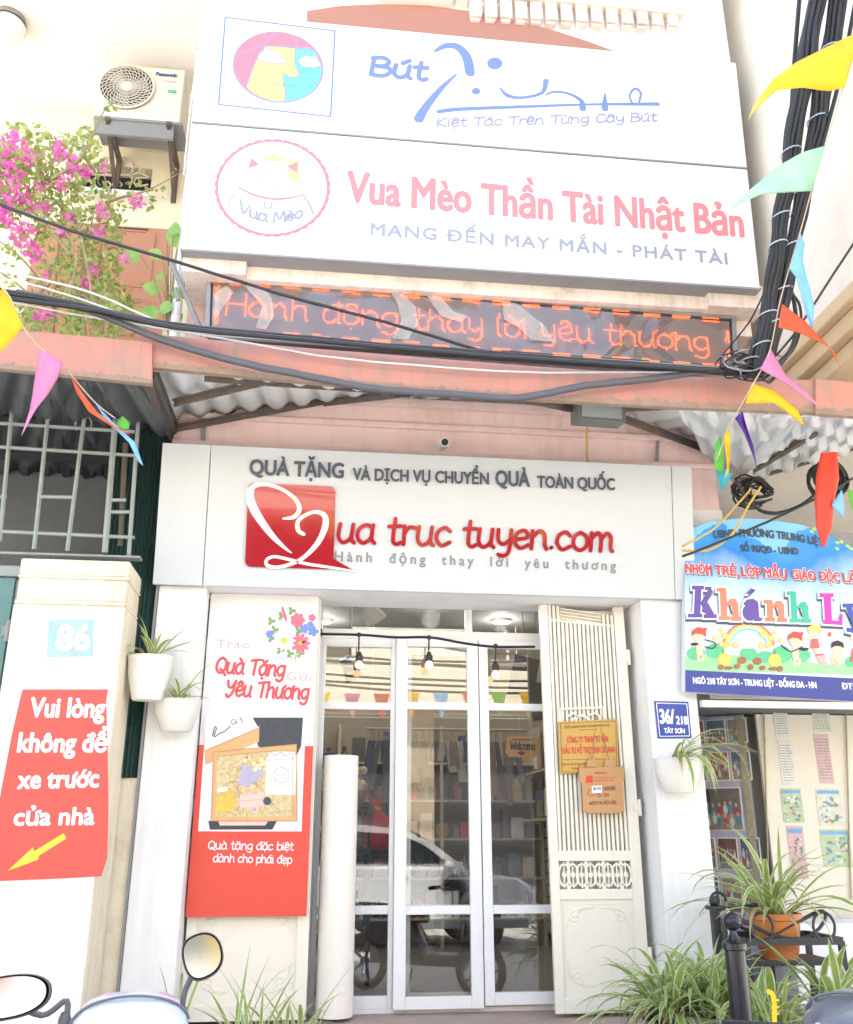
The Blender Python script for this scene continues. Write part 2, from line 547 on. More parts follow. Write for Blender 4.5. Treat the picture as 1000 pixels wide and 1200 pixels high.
def pb(mb, fr, x0, y0, x1, y1, d0, d1):
    """box on a frame from its upper-left and lower-right corners in the photograph"""
    a0, b1 = fr.px(x0, y0); a1, b0 = fr.px(x1, y1)
    return mb.fbox(fr, a0, a1, b0, b1, d0, d1)
def pp(fr, pts):
    return [fr.px(x, y) for x, y in pts]

# ------------------------------------------------------------------ colours
M = dict(
    asphalt=mat('street_asphalt', (.44, .43, .405), .9, var=.12, scale=30, bump=.4, bscale=120, dirt=(.28, .27, .25), damt=.5),
    porch=mat('porch_tile', (.42, .31, .25), .55, var=.15, scale=12, dirt=(.25, .2, .17), damt=.6, bump=.1),
    pink=mat('pink_stucco', (.85, .64, .59), .85, var=.05, scale=5, bump=.15, bscale=60, dirt=(.62, .44, .38), dscale=3, damt=.5),
    peach=mat('peach_moulding', (.82, .69, .59), .8, var=.06, scale=5, bump=.12, bscale=50, dirt=(.42, .36, .28), dscale=4, damt=.75),
    brown=mat('arch_brown', (.40, .19, .14), .8, var=.05),
    whitewall=mat('white_wall', (.85, .84, .84), .8, var=.02, scale=3, bump=.08, bscale=70, dirt=(.7, .69, .67), dscale=1.7, damt=.4),
    pillar=mat('pillar_paint', (.86, .855, .83), .6, var=.03, scale=4, bump=.08, bscale=60, dirt=(.62, .6, .55), dscale=2, damt=.4),
    cream=mat('cream_wall', (.80, .68, .47), .85, var=.05, scale=3, bump=.12, bscale=50, dirt=(.58, .5, .36), dscale=1.6, damt=.5),
    palecream=mat('pale_cream_wall', (.83, .76, .63), .85, var=.05, scale=2, bump=.12, bscale=40, dirt=(.62, .55, .43), dscale=1.2, damt=.6),
    gate=mat('gate_enamel', (.86, .81, .68), .42, var=.03, scale=5, dirt=(.70, .63, .50), dscale=5, damt=.35),
    alu=mat('white_aluminium', (.80, .80, .79), .35, var=.02),
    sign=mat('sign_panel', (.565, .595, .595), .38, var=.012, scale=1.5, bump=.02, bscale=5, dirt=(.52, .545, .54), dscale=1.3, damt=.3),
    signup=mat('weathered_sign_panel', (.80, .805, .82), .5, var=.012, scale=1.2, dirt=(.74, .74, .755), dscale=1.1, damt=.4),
    grey=mat('grey_metal', (.26, .26, .26), .5, var=.1, dirt=(.2, .19, .18), damt=.5),
    dark=mat('dark_metal', (.04, .04, .045), .5, var=.2),
    black=mat('black_rubber', (.018, .018, .02), .45, var=.3),
    interior=mat('interior_wall', (.29, .245, .19), .8, var=.08),
    ceil=mat('interior_ceiling', (.13, .13, .135), .8, var=.04),
    tile=mat('interior_floor_tile', (.26, .24, .22), .3, var=.1, scale=4),
    red=mat('acrylic_red', (.36, .004, .014), .12, var=.03, coat=.6),
    navy=mat('navy_letter', (.05, .07, .10), .4),
    greyletter=mat('grey_letter', (.22, .23, .24), .4),
    bannerred=mat('banner_red', (.74, .075, .045), .45, var=.04, bump=.25, bscale=7),
    bannerwhite=mat('banner_white', (.80, .76, .73), .45, var=.02, bump=.2, bscale=7),
    white=mat('print_white', (.86, .86, .86), .45, var=.01),
    pale=mat('print_pale_pink', (.80, .55, .50), .6),
    gold=mat('gold_plaque', (.56, .34, .07), .35, var=.06),
    wood=mat('wooden_tag', (.54, .29, .12), .6, var=.1, scale=14),
    blue=mat('plate_blue', (.012, .06, .33), .25, var=.04),
    pane=glass('window_glass', (.93, .95, .94), gl=1.0, ior=1.72),
    film=glass('clear_film', (.95, .95, .95), bump=.4, bscale=9, ior=1.25),
    bulb=emit('warm_bulb', (1, .62, .32), 1.2),
    lampglow=emit('ceiling_lamp_glow', (1, .95, .86), 2.0),
)

# ------------------------------------------------------------------ street
g = MB().box(-60, 60, -60, 60, -.2, 0)
tag(g.build('street', M['asphalt']), kind='structure')
g = MB().box(-1.72, 1.72, -.62, -.04, 0, .48)
g.box(-1.5, 1.5, -.92, -.62, 0, .24)
tag(g.build('porch', M['porch'], bevel=.01), kind='structure')

# ------------------------------------------------------------------ the shop building
shop = thing('shop_building', 'narrow pink and white shop building above the glass doors', 'building', (0, 0, 0))
w = MB()
w.box(-1.74, 2.30, -.35, .3, 4.42, 7.3)                     # front wall over the awning
w.box(-1.74, 2.02, -.42, -.08, 3.62, 4.42)                  # beam behind the signboard
w.box(-1.74, 2.06, -.47, -.42, 4.28, 4.34)
w.box(-1.74, 2.05, -.455, -.42, 4.12, 4.16)
w.box(-1.74, 2.05, -.46, -.42, 3.92, 3.955)
w.build('wall', M['pink'], shop, bevel=.006)
w = MB()
w.box(-1.74, 2.03, -.425, -.075, 3.50, 3.62)
w.box(-1.70, 1.70, -.50, -.06, 2.95, 3.50)
w.build('lintel', M['whitewall'], shop)
w = MB()
w.box(-1.74, -1.62, .3, 4.2, 0, 9.4); w.box(1.62, 1.74, -.06, 4.2, 0, 3.5); w.box(1.62, 2.3, .3, 4.2, 3.5, 9.4)
w.box(-1.74, 2.3, 4.2, 4.32, 0, 9.4)
w.box(-1.74, 2.26, -.94, .3, 7.06, 9.8)                      # white wall over the big signs
w.build('side_wall', M['whitewall'], shop)
for x0, x1 in ((-1.72, -1.43), (1.365, 1.69)):
    w = MB().box(x0, x1, -.5, -.1 if x0 > 0 else .3, 0, 2.95)
    w.build('pillar', M['pillar'], shop, bevel=.008)
w = MB().box(-1.62, 1.62, -.04, 4.2, .30, .49); w.build('floor', M['tile'], shop)
w = MB().box(-1.62, 1.62, -.06, 4.2, 3.42, 3.5); w.build('ceiling', M['ceil'], shop)
w = MB().box(-1.619, -1.56, .02, 4.15, .49, 3.42).box(1.56, 1.619, .02, 4.15, .49, 3.42).box(-1.56, 1.56, 3.5, 3.56, .49, 3.42)
w.build('interior_wall', M['interior'], shop)
w = MB().box(-1.62, -.74, -.03, .02, .49, 2.95).box(.91, 1.40, -.03, .02, .49, 2.95).box(-.74, .91, -.03, .02, 2.99, 3.42)
w.build('front_partition', M['gate'], shop)
# peach capitals beside the moving-text screen, ledge, arch and dentil cornice
f = front(-.955)
w = MB()
zl = at(550, 344, -.76).z; zt_ = at(550, 331, -.76).z
w.box(-1.60, 2.10, -.76, -.35, zl, zt_ + .12)
w.box(-1.72, -1.30, -.82, -.351, zl - .006, zt_ + .10)
w.box(1.92, 2.34, -.82, -.351, zl - .006, zt_ + .10); w.box(1.97, 2.30, -.66, -.352, zl - .14, zl - .007)
w.build('capital', M['peach'], shop, bevel=.008)
w = MB()
a, b = f.px(520, 40)
arc = [(360, 14), (400, 8), (450, 6), (500, 8), (550, 14), (600, 24), (650, 37), (690, 50), (725, 63)]
w.poly(f, pp(f, arc) + pp(f, [(725, 110), (360, 60)]), -.02, .01)
w.build('arch_panel', M['brown'], shop)
w = MB()
fc = front(-1.02)
pb(w, fc, 548, -60, 806, -12, -.08, .05)
pb(w, fc, 548, -10, 801, 2, -.08, .0)
for k in range(14):
    x = 551 + k * 17.8
    y = 3 + k * .85
    pb(w, fc, x, y - 8, x + 15, y + 13, -.08, -.02)
    pb(w, fc, x + 1.5, y + 13, x + 13, y + 17, -.08, -.03)
w.build('dentil_cornice', M['peach'], shop, bevel=.006)
w = MB()
pb(w, front(-1.0), 372, -30, 530, 4, -.06, .05)
pb(w, front(-1.0), 534, -30, 548, 2, -.06, .02)
w.build('window_hood', mat('hood_paint', (.85, .79, .70), .7), shop)
# rough tile panels at the sides of the screen
w = MB(); pb(w, front(-.40), 222, 346, 243, 400, -.05, 0)
w.build('pebble_panel', mat('pebbledash', (.74, .50, .44), .95, var=.2, scale=60, bump=1.0, bscale=70), shop)
w = MB(); pb(w, front(-.40), 864, 392, 884, 440, -.05, 0)
w.build('pebble_panel', MATS['pebbledash'], shop)

# ------------------------------------------------------------------ glass doors
door = thing('glass_door', 'white aluminium glass doors of the gift shop with tall panes', 'door', (0, 0, .5))
fd = front(-.02)
def leaf(name, parent, x0, x1, ztop, zbot, stile, rails, y=0.0, depth=.05, panes=True):
    mb = MB()
    mb.box(x0, x0 + stile, y - depth, y, zbot, ztop); mb.box(x1 - stile, x1, y - depth, y, zbot, ztop)
    zs = [(ztop - .055, ztop)] + rails + [(zbot, zbot + .07)]
    for a, b in zs:
        mb.box(x0 + stile, x1 - stile, y - depth + .003, y - .003, a, b)
    o = mb.build(name, M['alu'], parent, bevel=.004)
    if panes:
        for i in range(len(zs) - 1):
            MB().box(x0 + stile, x1 - stile, y - depth / 2 - .003, y - depth / 2 + .003, zs[i + 1][1], zs[i][0]).build('pane', M['pane'], o)
    return o
RM = [(2.265, 2.312), (1.025, 1.075)]
fr_ = MB().box(-.74, .87, -.05, .03, 2.735, 2.80).box(-.74, -.70, -.05, .03, .49, 2.99).box(.87, .91, -.05, .03, .49, 2.99).box(.275, .32, -.045, .02, 2.80, 2.99)
fr_.box(-.70, .87, -.05, .03, .48, .505)
fo = fr_.build('door_frame', M['alu'], door, bevel=.003)
MB().box(-.70, .275, -.012, -.006, 2.80, 2.99).build('pane', M['pane'], fo)
MB().box(.32, .87, -.012, -.006, 2.80, 2.99).build('pane', M['pane'], fo)
leaf('fixed_leaf', door, -.70, -.205, 2.735, .505, .03, RM)
leaf('sliding_leaf', door, -.205, .345, 2.735, .505, .075, RM, y=-.055)
leaf('sliding_leaf', door, .352, .87, 2.735, .52, .06, RM, y=-.055)
leaf('inner_leaf', door, -.14, .36, 2.70, .505, .05, [(1.03, 1.07)], y=.07, panes=False)
# ------------------------------------------------------------------ cream folding gates
def ornament(mb, cx, cz, sx, sz, y, s=.09):
    f_ = front(y)
    def q(a, b): return (cx + sx * a * s, cz + sz * b * s)
    for pts in ([(0, 1.3), (.15, .8), (.5, .55), (.8, .5), (1, .2), (1.9, .05)], [(0, 1.6), (.1, .9), (.3, .4), (.9, .1), (1.6, 0)], [(.35, .75), (.6, .9), (.85, .75), (.75, .5)]):
        mb.tube([f_.w(*q(a, b), .001) for a, b in spl(pts, 4)], .0055, 6)
def folding_gate(label, x0, x1, bars):
    t = thing('folding_gate', label, 'gate', ((x0 + x1) / 2, -.3, .5), 'cream folding gates beside the door')
    z0, z1 = .50, 2.945
    mb = MB()
    mb.box(x0, x0 + .055, -.30, -.26, z0, z1); mb.box(x1 - .07, x1, -.30, -.26, z0, z1)
    mb.box(x0 + .055, x1 - .07, -.298, -.262, 1.335, 1.395); mb.box(x0 + .055, x1 - .07, -.298, -.262, 1.115, 1.175)
    mb.box(x0 + .055, x1 - .07, -.298, -.262, z0, z0 + .08)
    mb.build('frame', M['gate'], t, bevel=.003)
    mb = MB().box(x0 + .055, x1 - .07, -.285, -.275, z0 + .08, 1.115)
    mb.build('lower_panel', M['gate'], t)
    mb = MB()
    a, b = x0 + .075, x1 - .09
    mb.stroke(front(-.285), [(a, z0 + .12), (a, 1.09), (b, 1.09), (b, z0 + .12)], .007, 0, .004)
    for sx, cx in ((1, a + .012), (-1, b - .012)):
        ornament(mb, cx, 1.075, sx, -1, -.285); ornament(mb, cx, z0 + .14, sx, 1, -.285)
    mb.build('panel_ornament', M['gate'], t)
    n = bars
    w_ = (x1 - .07 - x0 - .055) / n
    mb = MB()
    for k in range(n):
        cx = x0 + .055 + w_ * (k + .5)
        mb.box(cx - w_ * .29, cx + w_ * .29, -.292, -.268, 1.395, z1 - (.09 if 3 <= k <= n - 4 else 0) - .004 * k)
    for k in range(4):
        c0, c1 = x0 + .055 + w_ * 3, x1 - .07 - w_ * 3
        zz = z1 - .02 - k * .022
        mb.bar((c0, -.28, zz), (c1, -.28, zz - .035), .014, .008)
    mb.bar((x0 + .05, -.28, z1 - .10), (x1 - .06, -.28, z1 - .135), .016, .016)
    mb.build('bars', M['gate'], t)
    f_ = front(-.292); mb = MB()
    c0, c1 = x0 + .06, x1 - .075
    m_ = 8; st = (c1 - c0) / m_
    for k in range(m_):
        cx = c0 + st * (k + .5)
        mb.stroke(f_, [(cx + st * .60 * math.cos(q), 1.255 + .062 * math.sin(q)) for q in [2 * PI * j / 18 for j in range(19)]], .011, -.02, 0.0002 * (k % 2), caps=False)
        mb.fbox(f_, cx - .004, cx + .004, 1.18, 1.33, -.018, -.004)
        mb.poly(f_, [(cx + .016 * math.cos(q), 1.255 + .016 * math.sin(q)) for q in [PI * j / 4 for j in range(8)]], -.02, .001)
        if k % 2 == 0: mb.fbox(f_, cx + st * .5 - .012, cx + st * .5 + .012, 1.31, 1.335, -.02, -.006).fbox(f_, cx + st * .5 - .012, cx + st * .5 + .012, 1.175, 1.198, -.02, -.006)
    mb.build('ring_lattice', M['gate'], t)
    mb = MB().box(x0 + .03, x1 - .03, -.235, -.215, z0, z1 - .02)
    mb.build('folded_panel', M['gate'], t)
    mb = MB()
    hx = x1 if x0 > 0 else x0
    for z in (.8, 1.65, 2.6):
        mb.lathe([(0, -.05), (.012, -.05), (.012, .05), (0, .05)], (hx + (.012 if x0 > 0 else -.012), -.30, z), 8)
        mb.box(hx - .03, hx + .012, -.306, -.3005, z - .02, z + .02)
    mb.build('hinge', M['gate'], t)
    return t
gl = folding_gate('cream folding steel gate almost hidden behind the gift banner', -1.415, -.715, 18)
gr = folding_gate('cream folding steel gate whose bars carry the gold company plaque', .735, 1.315, 16)
# small scroll lattice on the gate with the plaque
mb = MB(); fs = front(-.305)
for pts in ([(655, 831), (707, 829)], [(656, 831), (658, 860)], [(707, 829), (709, 850)], [(660, 856), (680, 838), (702, 855)], [(664, 840), (672, 836), (676, 842), (670, 848), (664, 846)], [(690, 838), (698, 836), (703, 842), (697, 848), (692, 844)]):
    mb.stroke(fs, spl(pp(fs, pts), 4), .012, 0, .008)
mb.build('scroll_lattice', M['gate'], gr)

# roll of sheet and clear film by the door
fr2 = front(-.2)
c = at(394, 1100, -.2)
t = tag(MB().lathe([(0, 1.955), (.06, 1.955), (.06, 1.953), (.108, 1.955), (.108, 1.2), (.11, .5), (0, .5)], (c.x, -.2, 0), 28).build('vinyl_roll', mat('roll_vinyl', (.86, .80, .70), .5, var=.05, scale=3, bump=.1, bscale=8), None, smooth='auto', loc=(c.x, -.2, .5)), 'tall cream roll of floor vinyl standing between banner and door', 'roll')
mb = MB(); rnd = random.Random(4)
rows = []
for i in range(15):
    z = 1.62 - i * 1.12 / 14
    wv = .05 + .03 * math.sin(i * .9) + (.05 if i > 10 else 0)
    rows.append([(-.49 + .02 * math.sin(i * 1.3) - .02, -.19 - .02 * math.sin(i), z), (-.47 + wv * .5, -.225 + .03 * math.sin(i * 1.7), z), (-.46 + wv, -.2 + .03 * math.cos(i * 1.1), z)])
vs = [p for r_ in rows for p in r_]
mb.add(vs, [(i * 3 + j, i * 3 + j + 1, i * 3 + j + 4, i * 3 + j + 3) for i in range(14) for j in range(2)])
tag(mb.build('plastic_film', M['film'], None, smooth=True, loc=(-.47, -.2, .5)), 'crumpled clear plastic film hanging beside the cream roll', 'film')

# ------------------------------------------------------------------ string of bulbs and lamps inside
def bulb_string(label, Y, cable, drops, far=False):
    t = thing('string_light', label, 'string light', at(cable[0][0], cable[0][1], Y), 'string lights over the door')
    mb = MB().tube([at(x, y, Y) for x, y in spl(cable, 4)], .009, 5)
    for (bx, by, cy) in drops:
        mb.tube([at(bx, cy, Y), at(bx - .5, by - 16, Y)], .006, 5)
        mb.ball(at(bx, cy, Y), .018, 6)
    mb.build('cable', M['black'], t)
    for (bx, by, cy) in drops:
        c = at(bx, by, Y)
        s_ = MB().lathe([(0, .085), (.013, .085), (.016, .07), (.024, .06), (.024, .022), (0, .022)], c, 10).build('socket', M['black'], t)
        MB().lathe([(.012, .024), (.018, .014), (.027, 0), (.024, -.014), (.013, -.024), (0, -.027)], c, 12).build('bulb', M['bulb'], s_, smooth=True)
    return t
bulb_string('black cable with three lit bulbs hanging across the glass door', -.20, [(375, 743), (423, 744), (465, 747), (505, 747), (545, 754), (581, 758), (627, 758)],
            [(421, 779, 744), (503, 779, 747), (581, 790, 757)])
bulb_string('cable of lit bulbs strung inside above the door transom', .22, [(378, 680), (450, 680), (540, 682), (630, 686)],
            [(405, 705, 680), (452, 705, 680), (496, 708, 681), (585, 711, 684)])
for i, (x, y, zz, lab) in enumerate([(-.35, 1.0, 3.42, 'round ceiling lamp lit above the left window pane'), (.25, 1.7, 3.42, 'round ceiling lamp lit in the middle of the shop'), (-.7, 2.5, 3.42, 'round ceiling lamp lit at the back above the baskets'), (1.0, 2.3, 3.42, 'round ceiling lamp lit above the slatted shelf wall')]):
    t = thing('ceiling_lamp', lab, 'ceiling lamp', (x, y, zz), 'lamps in the shop ceiling')
    MB().lathe([(.09, 0), (.09, -.025), (.075, -.03), (.075, -.012)], (x, y, zz), 20).build('rim', M['alu'], t)
    MB().lathe([(.075, -.02), (.03, -.026), (0, -.027)], (x, y, zz), 20).build('diffuser', M['lampglow'], t)
    ld = bpy.data.lights.new('lamp_light', 'POINT'); ld.energy = 4; ld.color = (1, .92, .82); ld.shadow_soft_size = .08
    lo = bpy.data.objects.new('lamp_light', ld); COL.objects.link(lo); lo.parent = t; lo.location = (0, 0, -.14)

# ------------------------------------------------------------------ goods inside the shop
rnd = random.Random(11)
sl = thing('slat_wall', 'grey slatted display wall with dark grooves inside the shop', 'display wall', (1.5, 1.5, .5))
mb = MB()
for k in range(9):
    z = .62 + k * .105
    mb.box(1.515, 1.556, .25, 3.2, z, z + .088)
mb.build('slats', mat('slat_grey', (.52, .50, .46), .5, var=.05), sl)
MB().box(1.545, 1.559, .25, 3.2, .55, 1.6).build('back_board', M['dark'], sl)
MB().box(1.30, 1.556, .25, 3.2, 1.60, 1.625).build('shelf', mat('shelf_pale', (.42, .36, .27), .5), sl)
MB().box(1.30, 1.556, .25, 3.2, 2.02, 2.04).build('shelf', MATS['shelf_pale'], sl)
cols = [(.05, .05, .06), (.45, .1, .09), (.5, .46, .4), (.08, .1, .2), (.62, .6, .56), (.3, .2, .12), (.15, .16, .14)]
k = 0
for z, hh in ((1.627, .2), (2.042, .24)):
    y = .35
    while y < 2.6:
        wd = rnd.uniform(.05, .13); ht = hh * rnd.uniform(.6, 1.25); ci = rnd.randrange(len(cols)); tl = rnd.uniform(-.25, .25)
        c_ = Vector((1.42, y + wd / 2, z))
        mb = MB()
        rot = Matrix.Rotation(tl, 3, 'X') @ Matrix.Rotation(rnd.uniform(-.3, .3), 3, 'Z')
        base = [(-.09, -wd * .3, .015), (.09, -wd * .3, .015), (.09, wd * .3, .015), (-.09, wd * .3, .015)]
        mb.hexa([c_ + rot @ Vector(p) for p in base] + [c_ + rot @ Vector((p[0], p[1], ht)) for p in base])
        o = mb.build('boxed_gift', mat('gift_tint_%d' % ci, cols[ci], .4, var=.15, scale=20), None, bevel=.003, loc=c_)
        tag(o, 'small boxed gift among the row on the %s shelf above the slatted wall' % ('lower' if z < 1.8 else 'upper'), 'gift box', 'boxed gifts on the wall shelves of the shop')
        y += wd + rnd.uniform(.02, .08); k += 1
# black boards hung high on the wall near the door
for (x, y, w_, h_, tl, lab) in ((612, 800, .20, .40, .22, 'black board hanging tilted high inside the door pane'), (632, 822, .13, .28, -.1, 'narrow black board hanging beside the tilted one')):
    c_ = at(x, y, .75)
    rot = Matrix.Rotation(tl, 3, 'Y')
    mb = MB(); bs = [(-w_ / 2, -.02), (w_ / 2, -.02), (w_ / 2, .02), (-w_ / 2, .02)]
    mb.hexa([c_ + rot @ Vector((a, b, -h_ / 2)) for a, b in bs] + [c_ + rot @ Vector((a, b, h_ / 2)) for a, b in bs])
    mb.tube([c_ + rot @ Vector((0, 0, h_ / 2)), c_ + Vector((0, 0, 3.42 - c_.z))], .003, 4)
    tag(mb.build('hanging_board', M['dark'], None, bevel=.004, loc=c_), lab, 'board')
# scarves / bags on hooks along a rail at the back
rail = tag(MB().tube([(-.25, 2.6, 2.42), (1.25, 2.6, 2.42)], .012, 8).tube([(-.2, 2.6, 2.42), (-.2, 2.6, 3.42)], .006, 5).tube([(1.2, 2.6, 2.42), (1.2, 2.6, 3.42)], .006, 5).build('hanging_rail', M['grey'], None, loc=(.5, 2.6, 2.42)), 'metal rail with hanging goods across the back of the shop', 'rail')
hang = [(.10, .10, .11), (.04, .045, .055), (.24, .23, .21), (.03, .04, .08), (.10, .08, .09), (.14, .09, .07), (.30, .28, .25), (.05, .07, .06)]
for row, (zr, yr, cnt) in enumerate(((2.41, 2.6, 24),)):
    if row:
        mb = MB().tube([(-.25, 2.6, 1.73), (1.25, 2.6, 1.73)], .010, 6)
        tag(mb.build('hanging_rail', M['grey'], None, loc=(.5, 2.6, 1.73)), 'second metal rail lower on the back wall of the shop', 'rail')
    for k in range(cnt):
        x = -.2 + k * 1.42 / cnt + rnd.uniform(-.012, .012)
        L = rnd.uniform(.18, .58); ci = rnd.randrange(len(hang)); w_ = rnd.uniform(.018, .045); tl = rnd.uniform(-.16, .16)
        mb = MB()
        mb.tube([(x, yr - .02, zr), (x - w_ * .5, yr - .02, zr - .10)], .003, 4); mb.tube([(x, yr - .02, zr), (x + w_ * .5, yr - .02, zr - .10)], .003, 4)
        z1, z0 = zr - .10, zr - .10 - L
        mb.hexa([(x + tl * L + a_ * w_ * 1.1, yr - .02 + b_ * .03, z0) for a_, b_ in ((-1, -1), (1, -1), (1, 1), (-1, 1))] + [(x + a_ * w_ * .8, yr - .02 + b_ * .012, z1) for a_, b_ in ((-1, -1), (1, -1), (1, 1), (-1, 1))])
        tag(mb.build('hanging_bag', mat('bag_tint_%d' % ci, hang[ci], .7, var=.6, scale=14), None, bevel=.008, loc=(x, yr - .02, zr)), 'flat bag hanging in the %s row on the back rail' % ('lower' if row else 'upper'), 'bag', 'bags hanging on the back rails')
bs = thing('shelf_unit', 'pale shelf unit packed with small gifts along the back wall of the shop', 'shelves', (0, 3.3, .5))
for z in (.75, 1.1, 1.45, 1.8, 2.15):
    MB().box(-1.5, 1.5, 3.05, 3.49, z - .02, z).build('shelf', MATS['shelf_pale'], bs)
mb = MB()
for x in (-1.5, -.5, .5, 1.48): mb.box(x, x + .03, 3.04, 3.49, .49, 2.5)
mb.build('upright', MATS['shelf_pale'], bs)
gc = [(.38, .04, .05), (.46, .40, .32), (.05, .07, .15), (.40, .20, .07), (.07, .13, .09), (.20, .10, .12), (.05, .05, .05), (.42, .30, .08), (.14, .17, .21), (.56, .54, .50), (.16, .10, .06), (.09, .09, .11)]
kind_words = ('boxed', 'bottle shaped', 'round')
for z in (.75, 1.1, 1.45, 1.8, 2.15):
    x = -1.42
    while x < 1.42:
        ci = rnd.randrange(len(gc)); s_ = rnd.uniform(.03, .075); kd = (0, 0, 0, 1, 2)[rnd.randrange(5)]; h_ = rnd.uniform(.10, .30)
        c_ = (x + s_, 3.16, z + .001); mb = MB()
        if kd == 0: mb.box(c_[0] - s_ * .9, c_[0] + s_ * .9, 3.10, 3.24, z + .001, z + h_)
        elif kd == 1: mb.lathe([(0, 0), (s_ * .8, 0), (s_ * .85, h_ * .6), (s_ * .3, h_ * .75), (s_ * .32, h_), (0, h_)], c_, 10)
        else: mb.lathe([(0, 0), (s_ * .6, 0), (s_ * 1.0, s_ * .8), (s_ * .8, s_ * 1.6), (s_ * .2, s_ * 2.0), (s_ * .4, s_ * 2.5), (0, s_ * 2.3)], c_, 10)
        tag(mb.build('small_gift', mat('gift_colour_%d' % ci, gc[ci], .35, var=.4, scale=30), None, smooth='auto', loc=c_), '%s small gift among the goods on the back shelves' % kind_words[kd], 'gift', 'small gifts on the back shelves')
        x += 2 * s_ + rnd.uniform(.004, .03)
# baskets on a black stand
st = thing('display_stand', 'black stand holding wrapped gift baskets behind the fixed pane', 'stand', (-.75, 1.2, .5))
MB().box(-1.0, -.28, .95, 1.4, 1.35, 1.38).box(-1.0, -.28, .95, 1.4, 1.68, 1.70).build('shelf', M['dark'], st)
mb = MB()
for x in (-.99, -.30):
    for y in (.97, 1.37): mb.box(x - .015, x + .015, y - .015, y + .015, .49, 1.68)
mb.build('frame', M['dark'], st)
for bx in (-.86, -.63, -.42):
    t = thing('gift_basket', 'brown gift basket heaped with pale wrapped balls on the black stand', 'gift basket', (bx, 1.15, 1.70), 'gift baskets on the black stand')
    MB().lathe([(0, 1.70), (.08, 1.70), (.11, 1.80), (.10, 1.80), (.07, 1.715)], (bx, 1.15, 0), 16).build('basket', mat('wicker', (.2, .1, .05), .7, var=.3, scale=60), t)
    mb = MB()
    for k in range(16):
        mb.ball((bx + rnd.uniform(-.075, .075), 1.12 + rnd.uniform(-.07, .07), 1.80 + rnd.uniform(0, .16)), .034, 8)
    mb.build('wrapped_sweets', mat('wrapped_pale', (.62, .52, .42), .3, var=.5, scale=35), t, smooth=True)
t = thing('gift_bag', 'red rounded gift bag standing behind the door stile', 'bag', (-.22, 1.05, 1.38))
MB().lathe([(0, 1.38), (.09, 1.38), (.11, 1.45), (.1, 1.6), (.04, 1.66), (.03, 1.68), (.06, 1.74)], (-.25, 1.05, 0), 16).build('pouch', mat('red_cloth', (.5, .03, .05), .5, var=.2), t, smooth=True)
MB().lathe([(.042, 1.655), (.045, 1.67), (.042, 1.685)], (-.25, 1.05, 0), 12).build('ribbon', M['gold'], t)
# speaker-like spotlights under the ceiling
for (x, y, lab) in ((435, 716, 'white spotlight with flared hood above the transom'), (410, 782, 'dark spotlight hanging behind the fixed pane')):
    c_ = at(x, y, .9 if y < 750 else 1.3)
    t = thing('spotlight', lab, 'spotlight', c_)
    mm = M['pillar'] if y < 750 else M['dark']
    MB().lathe([(0, .09), (.05, .09), (.06, 0), (.09, -.09), (.07, -.09), (.03, -.02)], c_, 14, axis=(-.5, -.3, .75)).build('hood', mm, t, smooth='auto')
    MB().tube([c_ + Vector((0, 0, .05)), (c_.x, c_.y, 3.42)], .01, 6).build('stem', mm, t)
# welcome tag stuck inside the pane
t = thing('welcome_sign', 'small brown wooden Welcome sign hanging behind the door glass', 'sign', at(611, 875, .06))
fw_ = front(.06)
mb = MB(); mb.poly(fw_, pp(fw_, [(594, 864), (606, 862), (626, 863), (631, 867), (630, 884), (626, 888), (596, 887), (592, 882)]), 0, .01)
mb.build('board', M['wood'], t)
mb = MB(); pen(mb, fw_, 'Welcome', (597, 878), (628, 879), 6, 1.6, .012, .010)
mb.stroke(fw_, pp(fw_, [(600, 867), (624, 867)]), .006, .010, .012)
mb.build('lettering', M['black'], t)
mb = MB(); mb.poly(fw_, pp(fw_, [(606, 882), (611, 880), (616, 882), (611, 886)]), .0098, .012)
mb.build('bow', M['red'], t)
def ell(cx, cy, rx, ry, n=28, rot=0.0, a0=0.0, a1=2 * PI):
    return [(cx + rx * math.cos(a) * math.cos(rot) - ry * math.sin(a) * math.sin(rot), cy + rx * math.cos(a) * math.sin(rot) + ry * math.sin(a) * math.cos(rot)) for a in [a0 + (a1 - a0) * i / n for i in range(n + (0 if abs(a1 - a0 - 2 * PI) < 1e-6 else 1))]]
def art(name, parent, fr, m, items, d):
    """flat printed or cut shapes, all in one material: each item is ('p', points) or ('s', points, widths)"""
    mb = MB()
    for i, it in enumerate(items):
        dd = d + (.0002 if d > .003 else .00006) * (i % 9)
        if it[0] == 'p':
            mb.poly(fr, pp(fr, it[1]), d - min(.002, d * .3), dd)
        else:
            pts = spl(it[1], 6) if len(it[1]) > 2 else it[1]
            q = pp(fr, [(p[0], p[1]) for p in pts])
            k_ = abs(fr.px(it[1][0][0] + 10, it[1][0][1])[0] - fr.px(*it[1][0])[0]) / 10
            ws = it[2] if isinstance(it[2], (list, tuple)) else [it[2]] * 2
            mb.stroke(fr, q, [x * k_ for x in lerps(ws, len(q))], d - min(.002, d * .3), dd)
    return mb.build(name, m, parent)
def off(pts, s, ox, oy):
    return [(x / s + ox, y / s + oy) for x, y in pts]

